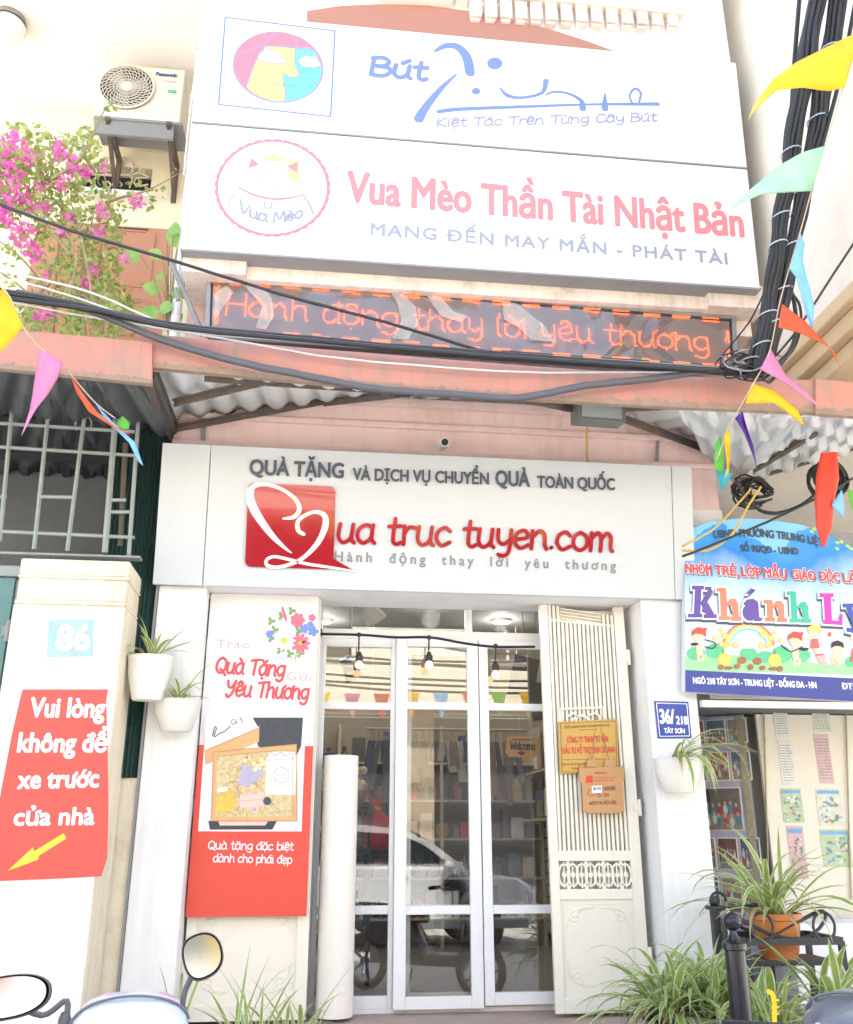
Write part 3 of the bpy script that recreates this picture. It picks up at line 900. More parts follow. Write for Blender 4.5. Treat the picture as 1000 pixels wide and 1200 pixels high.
# ------------------------------------------------------------------ main signboard over the doors
sb = thing('signboard', 'wide light grey signboard with red heart emblem and raised red lettering above the doors', 'sign', (-.02, -.56, 2.94))
fs = Frame((-1.75, -.56, 2.94), X3, (0, -.14, .89))
mb = MB()
w1, w2, wt, hh = .30, 3.33, 3.47, .895
for a, b in ((0, w1 - .002), (w1 + .002, w2 - .002), (w2 + .002, wt)):
    mb.fbox(fs, a, b, 0, hh, -.06, 0)
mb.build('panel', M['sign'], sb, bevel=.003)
MB().fbox(fs, .02, wt - .02, .02, hh - .02, -.10, -.0601).build('frame', M['grey'], sb)
mb = MB()
txt(mb, fs, 'QUÀ TẶNG', (292, 556), (403, 560.5), 17, .012, bold=.045)
txt(mb, fs, 'VÀ DỊCH VỤ CHUYỂN', (413, 562.5), (573, 568), 13.4, .012, bold=.045)
txt(mb, fs, 'QUÀ', (580, 569), (621, 570.5), 17, .012, bold=.045)
txt(mb, fs, 'TOÀN QUỐC', (629, 571.5), (720.5, 574.5), 13.2, .012, bold=.045)
mb.build('lettering', M['navy'], sb)
sq = []
for cx, cy, a0 in ((386, 577.4, -PI / 2), (384, 660.5, 0), (294.5, 657.5, PI / 2), (298, 573.5, PI)):
    sq += [(cx + 7 * math.cos(a0 + PI / 2 * k / 5), cy + 7 * math.sin(a0 + PI / 2 * k / 5)) for k in range(6)]
art('emblem_panel', sb, fs, M['red'], [('p', sq), ('p', [(380, 658), (391, 655), (414, 668.5), (385, 667)])], .014)
S = lambda pts: off(pts, 2.941, 180, 500)
art('emblem_heart', sb, fs, M['white'], [
    ('s', S([(448, 318), (485, 312), (503, 285), (488, 250), (440, 216), (385, 200), (345, 208), (333, 242), (352, 295), (400, 365), (445, 412), (476, 436)]), [2.2, 5, 5.5, 4.5, 4, 4.5, 6, 9.5, 10, 7, 4, 1]),
    ('s', S([(518, 372), (498, 356), (502, 322), (550, 296), (588, 306), (592, 345), (566, 402), (520, 450), (478, 473), (425, 486), (392, 478), (391, 460), (415, 449), (460, 457), (530, 474), (610, 486), (690, 498)]), [4, 5, 4.5, 4, 6, 7.5, 6, 4.5, 4, 4, 4, 3.5, 3.5, 3.5, 3.5, 3, 1.5])], .0155)
mb = MB(); pen(mb, fs, 'ua truc tuyen.com', (391, 635.5), (722, 646.5), 21.5, 4.7, .012, .001, slant=.08)
mb.build('shop_name', M['red'], sb)
mb = MB(); txt(mb, fs, 'Hành  động  thay  lời  yêu  thương', (392, 657.5), (722, 668.5), 11.2, .003, bold=.035, spacing=1.45)
mb.build('tagline', M['greyletter'], sb)

# ------------------------------------------------------------------ the two big signs on the first floor
fu = Frame((-1.72, -.90, 5.11), X3, (0, -.10, 1.94))
seam = fu.px(550, 171)[1]
PALE = dict(blue=mat('faded_blue', (.16, .22, .42), .6, var=.02), pink=mat('faded_pink', (.70, .22, .23), .6, var=.02), rose=mat('faded_rose', (.60, .20, .26), .6, var=.02),
            yel=mat('faded_yellow', (.64, .57, .22), .6), cyan=mat('faded_cyan', (.16, .50, .60), .6), lav=mat('faded_lavender', (.28, .28, .44), .6), gr=mat('faded_grey', (.30, .31, .38), .6))
up1 = thing('shop_sign', 'white upper sign with round painted face logo and blue brush writing', 'sign', (.28, -.95, 5.11 + seam), 'white signs on the upper floor')
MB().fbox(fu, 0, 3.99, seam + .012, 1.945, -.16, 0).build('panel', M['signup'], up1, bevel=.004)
MB().fbox(fu, -.004, 3.994, seam + .0, seam + .012, -.15, .006).build('edge_strip', M['grey'], up1)
U = lambda pts: off(pts, 2.941, 220, 0)
U3 = lambda pts: off(pts, 2.6316, 540, 0)
art('logo_border', up1, fu, PALE['blue'], [('s', U([(130, 60), (508, 107)]), 2), ('s', U([(508, 107), (493, 402)]), 2), ('s', U([(493, 402), (107, 360)]), 2), ('s', U([(107, 360), (130, 60)]), 2)], 0.00120)
art('logo_disc', up1, fu, PALE['rose'], [('p', U(ell(312, 232, 155, 120, 40, .14)))], 0.00120)
prof = [(374, 168), (370, 215), (384, 262), (355, 267), (333, 256), (332, 290), (338, 320), (333, 350)]
art('logo_face_side', up1, fu, PALE['yel'], [('p', U([(268, 160), (310, 162)] + prof + [(300, 350), (255, 336), (225, 320), (203, 300), (240, 200)]))], 0.00180)
art('logo_face_front', up1, fu, PALE['cyan'], [('p', U(prof + [(385, 345), (425, 324), (452, 287), (463, 248), (458, 215), (436, 173), (410, 165)]))], 0.00180)
art('logo_eyes', up1, fu, M['white'], [('p', U([(240, 205), (250, 182), (280, 172), (315, 187), (338, 216), (300, 219)])), ('p', U([(380, 206), (405, 195), (440, 197), (460, 225), (430, 234), (395, 228)]))], 0.00240)
art('logo_lines', up1, fu, PALE['lav'], [('s', U(ell(312, 232, 155, 120, 40, .14) + [(463, 254)]), 1.6), ('s', U([(376, 132)] + prof), 1.6), ('s', U([(165, 195), (240, 165), (268, 160)]), 1.3), ('s', U([(297, 114), (268, 160), (240, 200), (203, 298)]), 1.6), ('s', U([(268, 160), (320, 160), (438, 174)]), 1.3), ('s', U([(297, 285), (330, 292), (380, 295)]), 1.4),
    ('s', U([(240, 205), (250, 182), (280, 172), (315, 187), (338, 216), (300, 219), (240, 205)]), 1.2), ('s', U([(380, 206), (405, 195), (440, 197), (460, 225), (430, 234), (380, 206)]), 1.2), ('s', U([(292, 176), (286, 217)]), 1.2), ('s', U([(422, 197), (420, 232)]), 1.2)], 0.00280)
mb = MB(); pen(mb, fu, 'Bút', (429, 87), (503, 94.5), 14.5, 4.6, .003, .001, slant=.12)
mb.build('lettering', PALE['blue'], up1)
art('brush_writing', up1, fu, PALE['blue'], [
    ('s', [(510, 60), (522, 54), (536, 55), (547, 67), (551, 85)], [3.2, 7.5, 9.5, 11.7, 11.7]), ('s', [(535, 87), (516, 105), (499, 126), (491, 139)], [2.1, 6.4, 9.5, 11.7]),
    ('s', [(514, 131), (540, 128), (616, 125), (692, 122.5), (771, 122)], [5.3, 5.3, 4.2, 3.2, 5.3]), ('p', ell(580, 74.5, 9, 7)), ('p', ell(558, 107, 5, 4)),
    ('s', [(586, 103), (595, 112), (612, 114.5), (635, 109), (640, 95)], [2.1, 5.3, 3.7, 4.2, 6.9]), ('s', [(640, 111), (650, 107.6), (667, 110), (681, 118), (683, 127)], [2.1, 3.2, 3.2, 5.3, 8.5]),
    ('s', [(709, 110), (709, 127)], [2.1, 8.5]), ('s', [(741, 121), (738, 112), (744, 104), (751, 109), (749, 120)], [2.6, 2.6, 3.2, 3.2, 2.6])], 0.00120)
mb = MB(); pen(mb, fu, 'Kiệt Tác Trên Từng Cây Bút', (510, 149), (771, 142), 7.0, 1.7, .003, .001, slant=.25)
mb.build('tagline', PALE['lav'], up1)

up2 = thing('shop_sign', 'white lower sign with scalloped cat badge and pink lettering under the brush sign', 'sign', (.28, -.92, 5.11), 'white signs on the upper floor')
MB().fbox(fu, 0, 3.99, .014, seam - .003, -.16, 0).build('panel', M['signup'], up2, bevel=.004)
MB().fbox(fu, -.005, 3.995, 0, .014, -.16, .008).build('edge_strip', M['grey'], up2)
ring = []
for i in range(216):
    a = 2 * PI * i / 216
    rr = 1 + .025 * abs(math.sin(a * 18))
    ring.append((293 + 196 * rr * math.cos(a), 648 + 166 * rr * math.sin(a)))
art('badge', up2, fu, PALE['rose'], [('p', U(ring))], 0.00120)
art('badge_disc', up2, fu, M['white'], [('p', U(ell(293, 648, 187, 158, 48)))], 0.00200)
art('badge_cat_face', up2, fu, PALE['pink'], [('s', U(ell(293, 648, 176, 148, 48)), .7), ('p', U([(208, 582), (221, 544), (246, 568)])), ('p', U([(343, 574), (380, 558), (378, 598)])), ('s', U([(177, 647), (228, 672), (290, 686), (345, 684), (390, 674)]), [2, 3, 3.2, 3, 2]),
    ('s', U([(218, 618), (232, 622)]), .6), ('s', U([(216, 632), (230, 632)]), .6), ('s', U([(350, 640), (364, 638)]), .6), ('s', U([(352, 650), (366, 652)]), .6)], 0.00280)
art('badge_crown', up2, fu, PALE['yel'], [('p', U([(264, 556), (258, 532), (278, 545), (296, 522), (312, 545), (332, 533), (330, 558)])), ('p', U([(350, 553), (372, 552), (386, 575), (384, 628), (362, 625), (345, 606)]))], 0.00260)
art('badge_outline', up2, fu, PALE['gr'], [('s', U([(208, 582), (182, 620), (178, 648)]), 1.2), ('s', U([(246, 568), (290, 560), (343, 574)]), 1.2), ('s', U([(380, 560), (392, 610), (392, 674)]), 1.2), ('s', U([(175, 655), (150, 685), (143, 715)]), 1.7), ('s', U([(395, 672), (418, 700), (432, 735)]), 2.7), ('s', U([(265, 698), (268, 716), (288, 716), (290, 700)]), 2.4),
    ('s', U([(250, 610), (260, 602), (270, 610)]), 1.4), ('s', U([(312, 612), (322, 605), (332, 612)]), 1.4), ('s', U([(284, 640), (291, 645), (298, 640)]), 1.4)], 0.00288)
mb = MB(); pen(mb, fu, 'Vua Mèo', (279, 246), (357, 253), 8.5, 2.3, .0072, .005, arc=-.075)
mb.build('badge_lettering', PALE['gr'], up2)
mb = MB(); txt(mb, fu, 'Vua Mèo Thần Tài Nhật Bản', (405, 236), (873, 277.5), 35, .0015, bold=.04)
mb.build('lettering', PALE['pink'], up2)
mb = MB(); txt(mb, fu, 'MANG ĐẾN MAY MẮN - PHÁT TÀI', (434, 275), (853, 310), 13.6, .003, bold=.04, spacing=1.15)
mb.build('tagline', PALE['gr'], up2)

# ------------------------------------------------------------------ moving-text LED screen
fl = front(-.70)
led = thing('led_sign', 'long LED text screen in crinkled plastic above the awning', 'screen', (.32, -.7, 4.72))
cor = [fl.px(*p) for p in ((245, 322), (860, 372), (862, 433), (243, 392))]
mb = MB(); mb.poly(fl, cor, -.10, -.012); mb.build('case', M['dark'], led)
inn = [fl.px(*p) for p in ((250, 327), (855, 376.5), (857, 428), (248, 387))]
mb = MB(); mb.poly(fl, inn, -.012, -.008)
mb.build('screen', mat('led_screen', (.40, .37, .35), .5, var=.15, scale=200), led)
mb = MB()
for a, b in ((0, 1), (1, 2), (2, 3), (3, 0)):
    mb.stroke(fl, [cor[a], cor[b]], .03, -.02, .008 + .0003 * a)
mb.build('frame', M['grey'], led)
cells = {}
pit = .0125
def led_plot(pts):
    for p, q in zip(pts[:-1], pts[1:]):
        n = max(2, int((Vector(q) - Vector(p)).length / (pit * .4)))
        for i in range(n + 1):
            t = i / n
            cells[(round((p[0] + (q[0] - p[0]) * t) / pit), round((p[1] + (q[1] - p[1]) * t) / pit))] = 1
class LedPen(MB):
    def stroke(s, fr, pts, w, d0, d1, caps=True):
        led_plot([(p[0], p[1]) for p in pts])
        return s
LP = LedPen()
pen(LP, fl, "Hành động thay lời yêu thương'", (262, 368), (848, 413), 17.5, 1, 0, k=8)
for k in range(17):
    x = 262 + k * 35.2
    for yy in (329.5 + (x - 262) * .0775, 386 + (x - 262) * .0735):
        for r_ in (-1.3, 1.3):
            led_plot([fl.px(x, yy + r_), fl.px(x + 18, yy + r_ + 1.35)])
for x, y0, y1 in ((253, 336, 350), (252.5, 362, 378), (852, 388, 400), (852, 409, 421)):
    led_plot([fl.px(x, y0), fl.px(x, y1)]); led_plot([fl.px(x + 2.6, y0), fl.px(x + 2.6, y1)])
mb = MB()
for (i, j) in cells:
    a, b = i * pit, j * pit; q = pit * .36
    mb.add([fl.w(a - q, b - q, -.006), fl.w(a + q, b - q, -.006), fl.w(a + q, b + q, -.006), fl.w(a - q, b + q, -.006)], [(0, 1, 2, 3)])
tag(mb.build('lit_dots', emit('led_red', (1, .10, .02), 1.0), led), kind='stuff')
mb = MB(); rnd = random.Random(3)
N1, N2 = 60, 8
vs = []
for j in range(N2 + 1):
    for i in range(N1 + 1):
        t, u = i / N1, j / N2
        a = (inn[3][0] * (1 - t) + inn[2][0] * t) * (1 - u) + (inn[0][0] * (1 - t) + inn[1][0] * t) * u
        b = (inn[3][1] * (1 - t) + inn[2][1] * t) * (1 - u) + (inn[0][1] * (1 - t) + inn[1][1] * t) * u
        vs.append(fl.w(a, b, .006 + .007 * math.sin(t * 31 + 2.6 * u + 2.5 * math.sin(t * 9)) * math.sin(PI * u + .3 * math.sin(t * 23)) + rnd.uniform(0, .0025)))
mb.add(vs, [(j * (N1 + 1) + i, j * (N1 + 1) + i + 1, (j + 1) * (N1 + 1) + i + 1, (j + 1) * (N1 + 1) + i) for j in range(N2) for i in range(N1)])
pk = MB()  # pale patches that paint reflections onto the plastic cover
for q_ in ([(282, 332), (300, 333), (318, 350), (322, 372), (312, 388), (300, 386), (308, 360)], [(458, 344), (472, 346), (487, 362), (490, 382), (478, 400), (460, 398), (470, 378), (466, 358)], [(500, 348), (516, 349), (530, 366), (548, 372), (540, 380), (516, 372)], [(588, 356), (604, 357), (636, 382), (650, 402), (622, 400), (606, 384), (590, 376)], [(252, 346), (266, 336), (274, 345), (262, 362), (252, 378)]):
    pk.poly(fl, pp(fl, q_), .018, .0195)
pm_ = mat('reflection_patch', (.66, .60, .52), .3, var=.25, scale=14, bump=.4, bscale=12); pm_.node_tree.nodes['Principled BSDF'].inputs['Alpha'].default_value = .42
pk.build('painted_reflections', pm_, led)
mb.build('plastic_cover', glass('crinkled_cover', (.86, .85, .84), bump=.55, bscale=2.2, ior=1.75, gl=1.0, rough=.06), led, smooth=True)

# ------------------------------------------------------------------ gift banner on the gate
fb = front(-.345)
bn = thing('banner', 'tall red and white gift banner with open gift box picture on the gate', 'banner', at(290, 890, -.345))
pan = pp(fb, [(247, 702), (374, 703), (357, 1073), (219, 1075)])
x0_, x1_ = pan[0][0], pan[1][0]
zb, zt = pan[3][1], 2.947
mb = MB(); mb.fbox(fb, x0_, x1_, zb, zt, -.008, 0); mb.build('sheet', M['bannerwhite'], bn)
zr = fb.px(240, 873)[1]; zl = fb.px(240, 974)[1]
mb = MB(); mb.fbox(fb, x0_, x1_, zb, zl, -.007, .002); mb.fbox(fb, x0_, x0_ + .055, zl, zr, -.007, .002); mb.fbox(fb, x1_ - .05, x1_, zl, zr, -.007, .002)
mb.build('red_field', M['bannerred'], bn)
B = lambda pts: off(pts, 2.927, 200, 690)
art('picture', bn, fb, M['white'], [('p', B([(122, 440), (462, 440), (450, 832), (95, 832)]))], .004)
art('picture_cloth', bn, fb, mat('print_charcoal', (.05, .055, .065), .5, var=.7, scale=90), [('p', B([(280, 442), (455, 442), (448, 540), (420, 600), (300, 540)])), ('p', B([(130, 796), (365, 796), (350, 826), (135, 826)]))], .006)
art('picture_box', bn, fb, mat('print_kraft', (.72, .42, .18), .5, var=.2, scale=12), [('p', B([(148, 560), (432, 534), (434, 796), (140, 796)])), ('p', B([(118, 555), (305, 470), (304, 525), (120, 605)]))], .0075)
art('picture_straw', bn, fb, mat('print_straw', (.78, .52, .27), .5, var=.6, scale=45), [('p', B([(160, 575), (418, 550), (420, 780), (155, 782)]))], .0088)
art('picture_lid', bn, fb, mat('print_lid', (.82, .82, .82), .5), [('p', B([(118, 455), (280, 440), (302, 478), (118, 556)])), ('p', B([(330, 580), (345, 560), (425, 560), (432, 580), (428, 708), (325, 705)])), ('p', B([(160, 685), (195, 680), (205, 730), (165, 735)]))], .0102)
art('picture_wrap', bn, fb, mat('print_mauve', (.45, .42, .55), .5, var=.2), [('p', B([(250, 598), (330, 625), (300, 655), (262, 682), (232, 668)])), ('s', B([(345, 560), (360, 572), (378, 562), (395, 574), (412, 560)]), 1.4)], .0115)
art('picture_blooms', bn, fb, mat('print_sunflower', (.86, .50, .08), .5, var=.3, scale=50), [('p', B(ell(272, 606, 17, 17))), ('p', B(ell(300, 590, 10, 10))), ('p', B([(160, 700), (215, 690), (222, 760), (158, 770)]))], .0112)
art('picture_cards', bn, fb, mat('print_blush', (.85, .56, .48), .5, var=.15), [('p', B([(240, 708), (320, 700), (322, 745), (238, 752)])), ('p', B([(165, 798), (335, 798), (325, 812), (170, 812)])), ('p', B(ell(290, 755, 14, 16)))], .0112)
art('picture_doll', bn, fb, M['navy'], [('p', B(ell(332, 728, 14, 14))), ('s', B([(145, 505), (152, 475), (158, 480), (150, 508), (170, 496), (186, 490), (206, 472)]), 1.1)], .0125)
rnd = random.Random(19)
straw = []
for k in range(230):
    x, y = rnd.uniform(165, 415), rnd.uniform(580, 775); a = rnd.uniform(0, PI); l_ = rnd.uniform(6, 16)
    if 320 < x < 440 and 555 < y < 715: continue
    straw.append(('s', B([(x - l_ * math.cos(a), y - l_ * math.sin(a)), (x + l_ * .3 * math.sin(a), y), (x + l_ * math.cos(a), y + l_ * math.sin(a))]), .5))
art('picture_straw_light', bn, fb, mat('print_straw_light', (.86, .76, .52), .5), straw[::3], .0092)
art('picture_straw_dark', bn, fb, mat('print_straw_dark', (.58, .36, .14), .5), straw[1::3], .0090)
art('picture_straw_brown', bn, fb, mat('print_straw_brown', (.40, .22, .07), .5), straw[2::3], .0089)
art('picture_posy', bn, fb, mat('print_posy', (.78, .74, .40), .5, var=.5, scale=80), [('p', B(ell(x, y, r_, r_, 9))) for x, y, r_ in ((255, 590, 9), (288, 600, 9), (305, 610, 11), (322, 600, 10), (312, 588, 8), (268, 580, 7), (325, 620, 8), (290, 620, 8))], .0118)
art('picture_posy_pink', bn, fb, mat('print_posy_pink', (.80, .30, .40), .5), [('p', B(ell(x, y, 5, 5, 8))) for x, y in ((262, 578), (296, 596), (248, 600), (318, 612), (280, 578))] + [('p', B(ell(288, 757, 7, 7)))], .0128)
art('picture_box_edges', bn, fb, mat('print_box_edge', (.52, .32, .13), .5), [('s', B([(148, 560), (432, 534)]), .8), ('s', B([(432, 534), (434, 796)]), .9), ('s', B([(140, 796), (434, 796)]), .9), ('s', B([(148, 560), (140, 796)]), .8), ('s', B([(160, 575), (418, 550)]), .5), ('s', B([(418, 550), (420, 780)]), .5), ('s', B([(118, 556), (302, 478)]), .7), ('s', B([(238, 728), (321, 722)]), .5), ('s', B([(240, 668), (228, 690), (245, 700)]), .8)], .0122)
art('picture_emblem', bn, fb, mat('print_mauve_line', (.30, .28, .42), .5), [('s', B(ell(381, 640, 26, 26) + [(407, 640)]), .6), ('s', B([(365, 640), (397, 638)]), .6), ('s', B([(370, 650), (392, 649)]), .5), ('s', B([(330, 590), (428, 582)]), .4), ('s', B([(168, 700), (190, 700)]), .5), ('s', B([(168, 710), (192, 710)]), .5)], .0130)
mb = MB(); pen(mb, fb, 'Gift', (271, 850), (286, 846), 4, .9, .0118, .010); mb.build('picture_lettering', M['greyletter'], bn)
mb = MB()
txt(mb, fb, 'Trao', (254, 759), (292, 760), 9.5, .002, spacing=1.2); txt(mb, fb, 'Gửi', (336, 797), (365, 798.5), 9.5, .002, spacing=1.2)
mb.build('fine_lettering', mat('print_salmon', (.78, .42, .36), .5), bn)
mb = MB()
pen(mb, fb, 'Quà Tặng', (250, 788), (335, 793), 12.5, 3.0, .0025, 0, slant=.1); pen(mb, fb, 'Yêu Thương', (262, 815), (363, 820), 12.5, 3.0, .0025, 0, slant=.1)
mb.build('brush_lettering', mat('print_red', (.72, .07, .08), .5), bn)
mb = MB()
pen(mb, fb, 'Quà tặng đặc biệt', (243, 995), (345, 996.5), 6.6, 1.35, .0045, .001); pen(mb, fb, 'dành cho phái đẹp', (249, 1010), (343, 1012), 6.6, 1.35, .0045, .001)
mb.build('white_lettering', M['white'], bn)
fl_red, fl_blue, fl_green = mat('print_rose', (.80, .16, .22), .5, var=.35, scale=60), mat('print_cornflower', (.16, .25, .62), .5, var=.3, scale=60), mat('print_leaf', (.20, .36, .13), .5, var=.35, scale=60)
def petals(cx, cy, r, n, w, sq=1.0):
    return [('p', [(cx + r * .5 * math.cos(a) + r * .5 * math.cos(b) * math.cos(a) - w * math.sin(b) * math.sin(a), cy + sq * (r * .5 * math.sin(a) + r * .5 * math.cos(b) * math.sin(a) + w * math.sin(b) * math.cos(a))) for b in [2 * PI * j / 9 for j in range(9)]]) for a in [2 * PI * k / n for k in range(n)]]
art('bouquet_leaves', bn, fb, fl_green, [('s', [(342, 772), (332, 752), (322, 738)], [1, 1.2, 1]), ('s', [(346, 774), (350, 750), (352, 730)], [1, 1.2, 1])] + sum([petals(x, y, 5.5, 3, 2.0) for x, y in ((318, 728), (322, 738), (318, 748), (330, 722), (342, 716), (328, 762), (340, 766), (352, 766), (350, 740))], []), .003)
art('bouquet_red', bn, fb, fl_red, petals(349, 727, 9, 7, 3.2) + petals(352, 754, 12, 10, 2.6) + petals(366, 724, 4.5, 5, 2) + [('s', [(331, 712), (334, 722), (336, 728)], [2, 4, 1])], .0045)
art('bouquet_blue', bn, fb, fl_blue, petals(357, 737, 6, 5, 2.2) + petals(367, 740, 6.5, 5, 2.4) + petals(364, 732, 4, 5, 1.7) + petals(316, 743, 5, 6, 1.6), .0048)
art('bouquet_daisy', bn, fb, M['white'], petals(334, 751, 13, 13, 2.0), .006)
art('bouquet_hearts', bn, fb, mat('print_yolk', (.85, .55, .06), .5), [('p', ell(333, 751, 4, 3.6)), ('p', ell(352, 754, 2.4, 2.2))], .0078)
MB().fbox(fb, x0_ - .01, x1_ + .01, zt - .03, zt - .012, -.035, -.010).build('hanging_rod', M['alu'], bn)

# ------------------------------------------------------------------ plaques on the other gate and plates
fq = front(-.312)
pl = thing('company_plaque', 'gold company plaque with red lettering on the barred gate', 'plaque', at(690, 875, -.312))
mb = MB(); mb.poly(fq, pp(fq, [(654, 846), (723, 842.5), (724.5, 905), (656, 907)]), 0, .012); mb.build('plate', M['gold'], pl, bevel=.002)
K = lambda pts: off(pts, 3.87, 610, 690)
art('border', pl, fq, mat('plaque_brown', (.22, .12, .05), .5), [('s', K([(180, 612), (430, 600)]), .7), ('s', K([(430, 600), (434, 832)]), .7), ('s', K([(434, 832), (186, 832)]), .7), ('s', K([(186, 832), (180, 612)]), .7), ('s', K([(190, 776), (425, 772)]), .6), ('s', K([(262, 641), (345, 638)]), .6)], .0135)
mb = MB()
txt(mb, fq, 'CÔNG TY TNHH TƯ VẤN', (664, 871), (712.5, 869.5), 7, .0135, bold=.03); txt(mb, fq, 'ĐẦU TƯ HỖ TRỢ KINH DOANH', (659, 883.5), (720.5, 882), 7, .0135, bold=.03)
mb.build('red_lettering', mat('plaque_red', (.68, .05, .03), .4), pl)
mb = MB(); txt(mb, fq, 'SỞ KẾ HOẠCH VÀ ĐẦU TƯ THÀNH PHỐ HÀ NỘI', (661, 854), (714, 851), 2.6, .0135, bold=.03)
txt(mb, fq, 'Địa chỉ: Số 36 Ngõ 218 Tây Sơn', (659, 897), (695, 896.5), 2.6, .0135, bold=.03); txt(mb, fq, 'Quận Đống Đa, Hà Nội', (669, 901.5), (696, 901), 2.4, .0135, bold=.03)
mb.build('small_lettering', MATS['plaque_brown'], pl)
wt_ = thing('opening_hours_tag', 'orange wooden opening hours tag hung by a string over the gold plaque', 'sign', at(708, 920, -.33))
fw2 = front(-.335)
heart = lambda cx: K([(cx - 24, 808), (cx - 24, 785), (cx - 12, 768), (cx + 8, 768), (cx + 22, 785), (cx + 22, 808)])
mb = MB(); mb.poly(fw2, pp(fw2, K([(263, 812), (466, 806), (470, 870), (463, 876), (470, 1012), (455, 1012), (452, 1018), (300, 1019), (297, 1012), (283, 1012), (276, 882), (266, 872)])), 0, .012)
for cx in (323, 403): mb.poly(fw2, pp(fw2, heart(cx)), 0, .0118)
mb.build('board', M['wood'], wt_, bevel=.002)
MB().tube([at(*K([(323, 775)])[0], -.35), at(700, 838, -.31), at(*K([(403, 775)])[0], -.35)], .004, 5).build('string', mat('twine', (.35, .24, .15), .9), wt_)
mb = MB()
txt(mb, fw2, '20H30', (707, 926.5), (721, 925.5), 4.4, .0135, bold=.05); txt(mb, fw2, '-', (703, 926.5), (706, 926.5), 4.4, .0135, bold=.05); txt(mb, fw2, 'T2 - CN', (699, 934), (713, 933.5), 4, .0135, bold=.05); txt(mb, fw2, '0974183180', (693, 943.5), (722, 942.5), 4.4, .0135, bold=.05)
txt(mb, fw2, 'Welcome to', (696, 907), (711, 906.5), 2.4, .0135, bold=.04)
mb.build('lettering', MATS['plaque_brown'], wt_)
art('clock_face', wt_, fw2, MATS['plaque_brown'], [('s', K(ell(318, 925, 15, 15) + [(333, 925)]), .8), ('p', K(ell(316, 974, 7, 7)))], .0135)
art('paper_patch', wt_, fw2, M['white'], [('p', K([(320, 895), (366, 893), (368, 925), (322, 928)]))], .015)
mb = MB(); txt(mb, fw2, '8H30', (694.5, 926.5), (704, 926), 4, .0165, bold=.04); mb.build('patch_lettering', M['greyletter'], wt_)
art('red_mark', wt_, fw2, MATS['plaque_red'], [('p', K([(298, 850), (325, 848), (327, 880), (293, 882)])), ('s', K([(333, 858), (430, 855)]), .5), ('s', K([(333, 870), (420, 868)]), .8)], .0135)

fh = front(-.503)
hp = thing('house_number_plate', 'blue house number plate 36/218 on the white pillar', 'number plate', at(788, 844, -.503))
mb = MB(); mb.poly(fh, pp(fh, [(766.5, 821.5), (806.5, 822.5), (810.5, 865), (771, 865.5)]), 0, .006); mb.build('plate', M['blue'], hp, bevel=.002)
bp_ = [(769, 824), (804.5, 825), (808, 862.5), (773, 863)]
art('border', hp, fh, M['white'], [('s', [bp_[i], bp_[(i + 1) % 4]], .8) for i in range(4)], .0075)
mb = MB(); txt(mb, fh, '36/', (773, 847.6), (790.5, 848), 16, .0075, bold=.05); txt(mb, fh, '218', (792, 848.6), (806, 849), 9, .0075, bold=.06); txt(mb, fh, 'TÂY SƠN', (778, 859), (802.5, 859.4), 5.4, .0075, bold=.06)
mb.build('lettering', M['white'], hp)
# ------------------------------------------------------------------ neighbour house beyond the cream pillar
salmon = mat('shutter_paint', (.58, .27, .16), .6, var=.06, scale=5, dirt=(.5, .28, .18), damt=.4)
rust = mat('rusty_iron', (.12, .10, .085), .8, var=.4, scale=14, bump=.3, bscale=40, dirt=(.26, .14, .07), dscale=6, damt=.8)
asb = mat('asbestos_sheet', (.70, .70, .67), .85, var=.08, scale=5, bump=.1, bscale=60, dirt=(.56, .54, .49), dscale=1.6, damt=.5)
fas = mat('awning_red_paint', (.50, .225, .17), .6, var=.12, scale=7, bump=.08, bscale=30, dirt=(.33, .25, .19), dscale=4.5, damt=.8)
def streaks(m, col, amount, sx=22, sz=1.2):
    """runs of grime down the face"""
    nt = m.node_tree; b = nt.nodes['Principled BSDF']
    src = b.inputs['Base Color'].links[0].from_socket
    tc = nt.nodes.new('ShaderNodeTexCoord'); mp = nt.nodes.new('ShaderNodeMapping'); mp.inputs['Scale'].default_value = (sx, sx, sz)
    n = nt.nodes.new('ShaderNodeTexNoise'); n.inputs['Scale'].default_value = 1.0; n.inputs['Detail'].default_value = 6; n.inputs['Roughness'].default_value = .7
    nt.links.new(tc.outputs['Object'], mp.inputs[0]); nt.links.new(mp.outputs[0], n.inputs['Vector'])
    rp = nt.nodes.new('ShaderNodeValToRGB'); rp.color_ramp.elements[0].position = .48; rp.color_ramp.elements[0].color = (0, 0, 0, 1)
    rp.color_ramp.elements[1].position = .75; rp.color_ramp.elements[1].color = (amount, amount, amount, 1)
    nt.links.new(n.outputs['Fac'], rp.inputs[0])
    mx = nt.nodes.new('ShaderNodeMix'); mx.data_type = 'RGBA'; mx.inputs['B'].default_value = list(col) + [1]
    nt.links.new(rp.outputs[0], mx.inputs['Factor']); nt.links.new(src, mx.inputs['A']); nt.links.new(mx.outputs['Result'], b.inputs['Base Color'])
streaks(fas, (.32, .235, .175), .85)
streaks(M['pink'], (.55, .36, .30), .4, 9, .8)
streaks(M['pillar'], (.60, .56, .48), .35, 9, .7)
streaks(M['whitewall'], (.66, .63, .58), .35, 5, .6)
streaks(M['palecream'], (.66, .58, .44), .4, 3, .5)
streaks(M['signup'], (.68, .67, .65), .35, 6, .5)
streaks(M['peach'], (.40, .33, .25), .55, 14, 1.0)
streaks(asb, (.56, .54, .49), .3, 5, 5)
nh = thing('neighbour_house', 'yellow neighbour house with balcony ceiling above the flowering bush', 'house', (-3.5, .8, 0))
w = MB()
wx0, wx1, wz0, wz1 = -2.955, -2.36, 6.78, 7.10
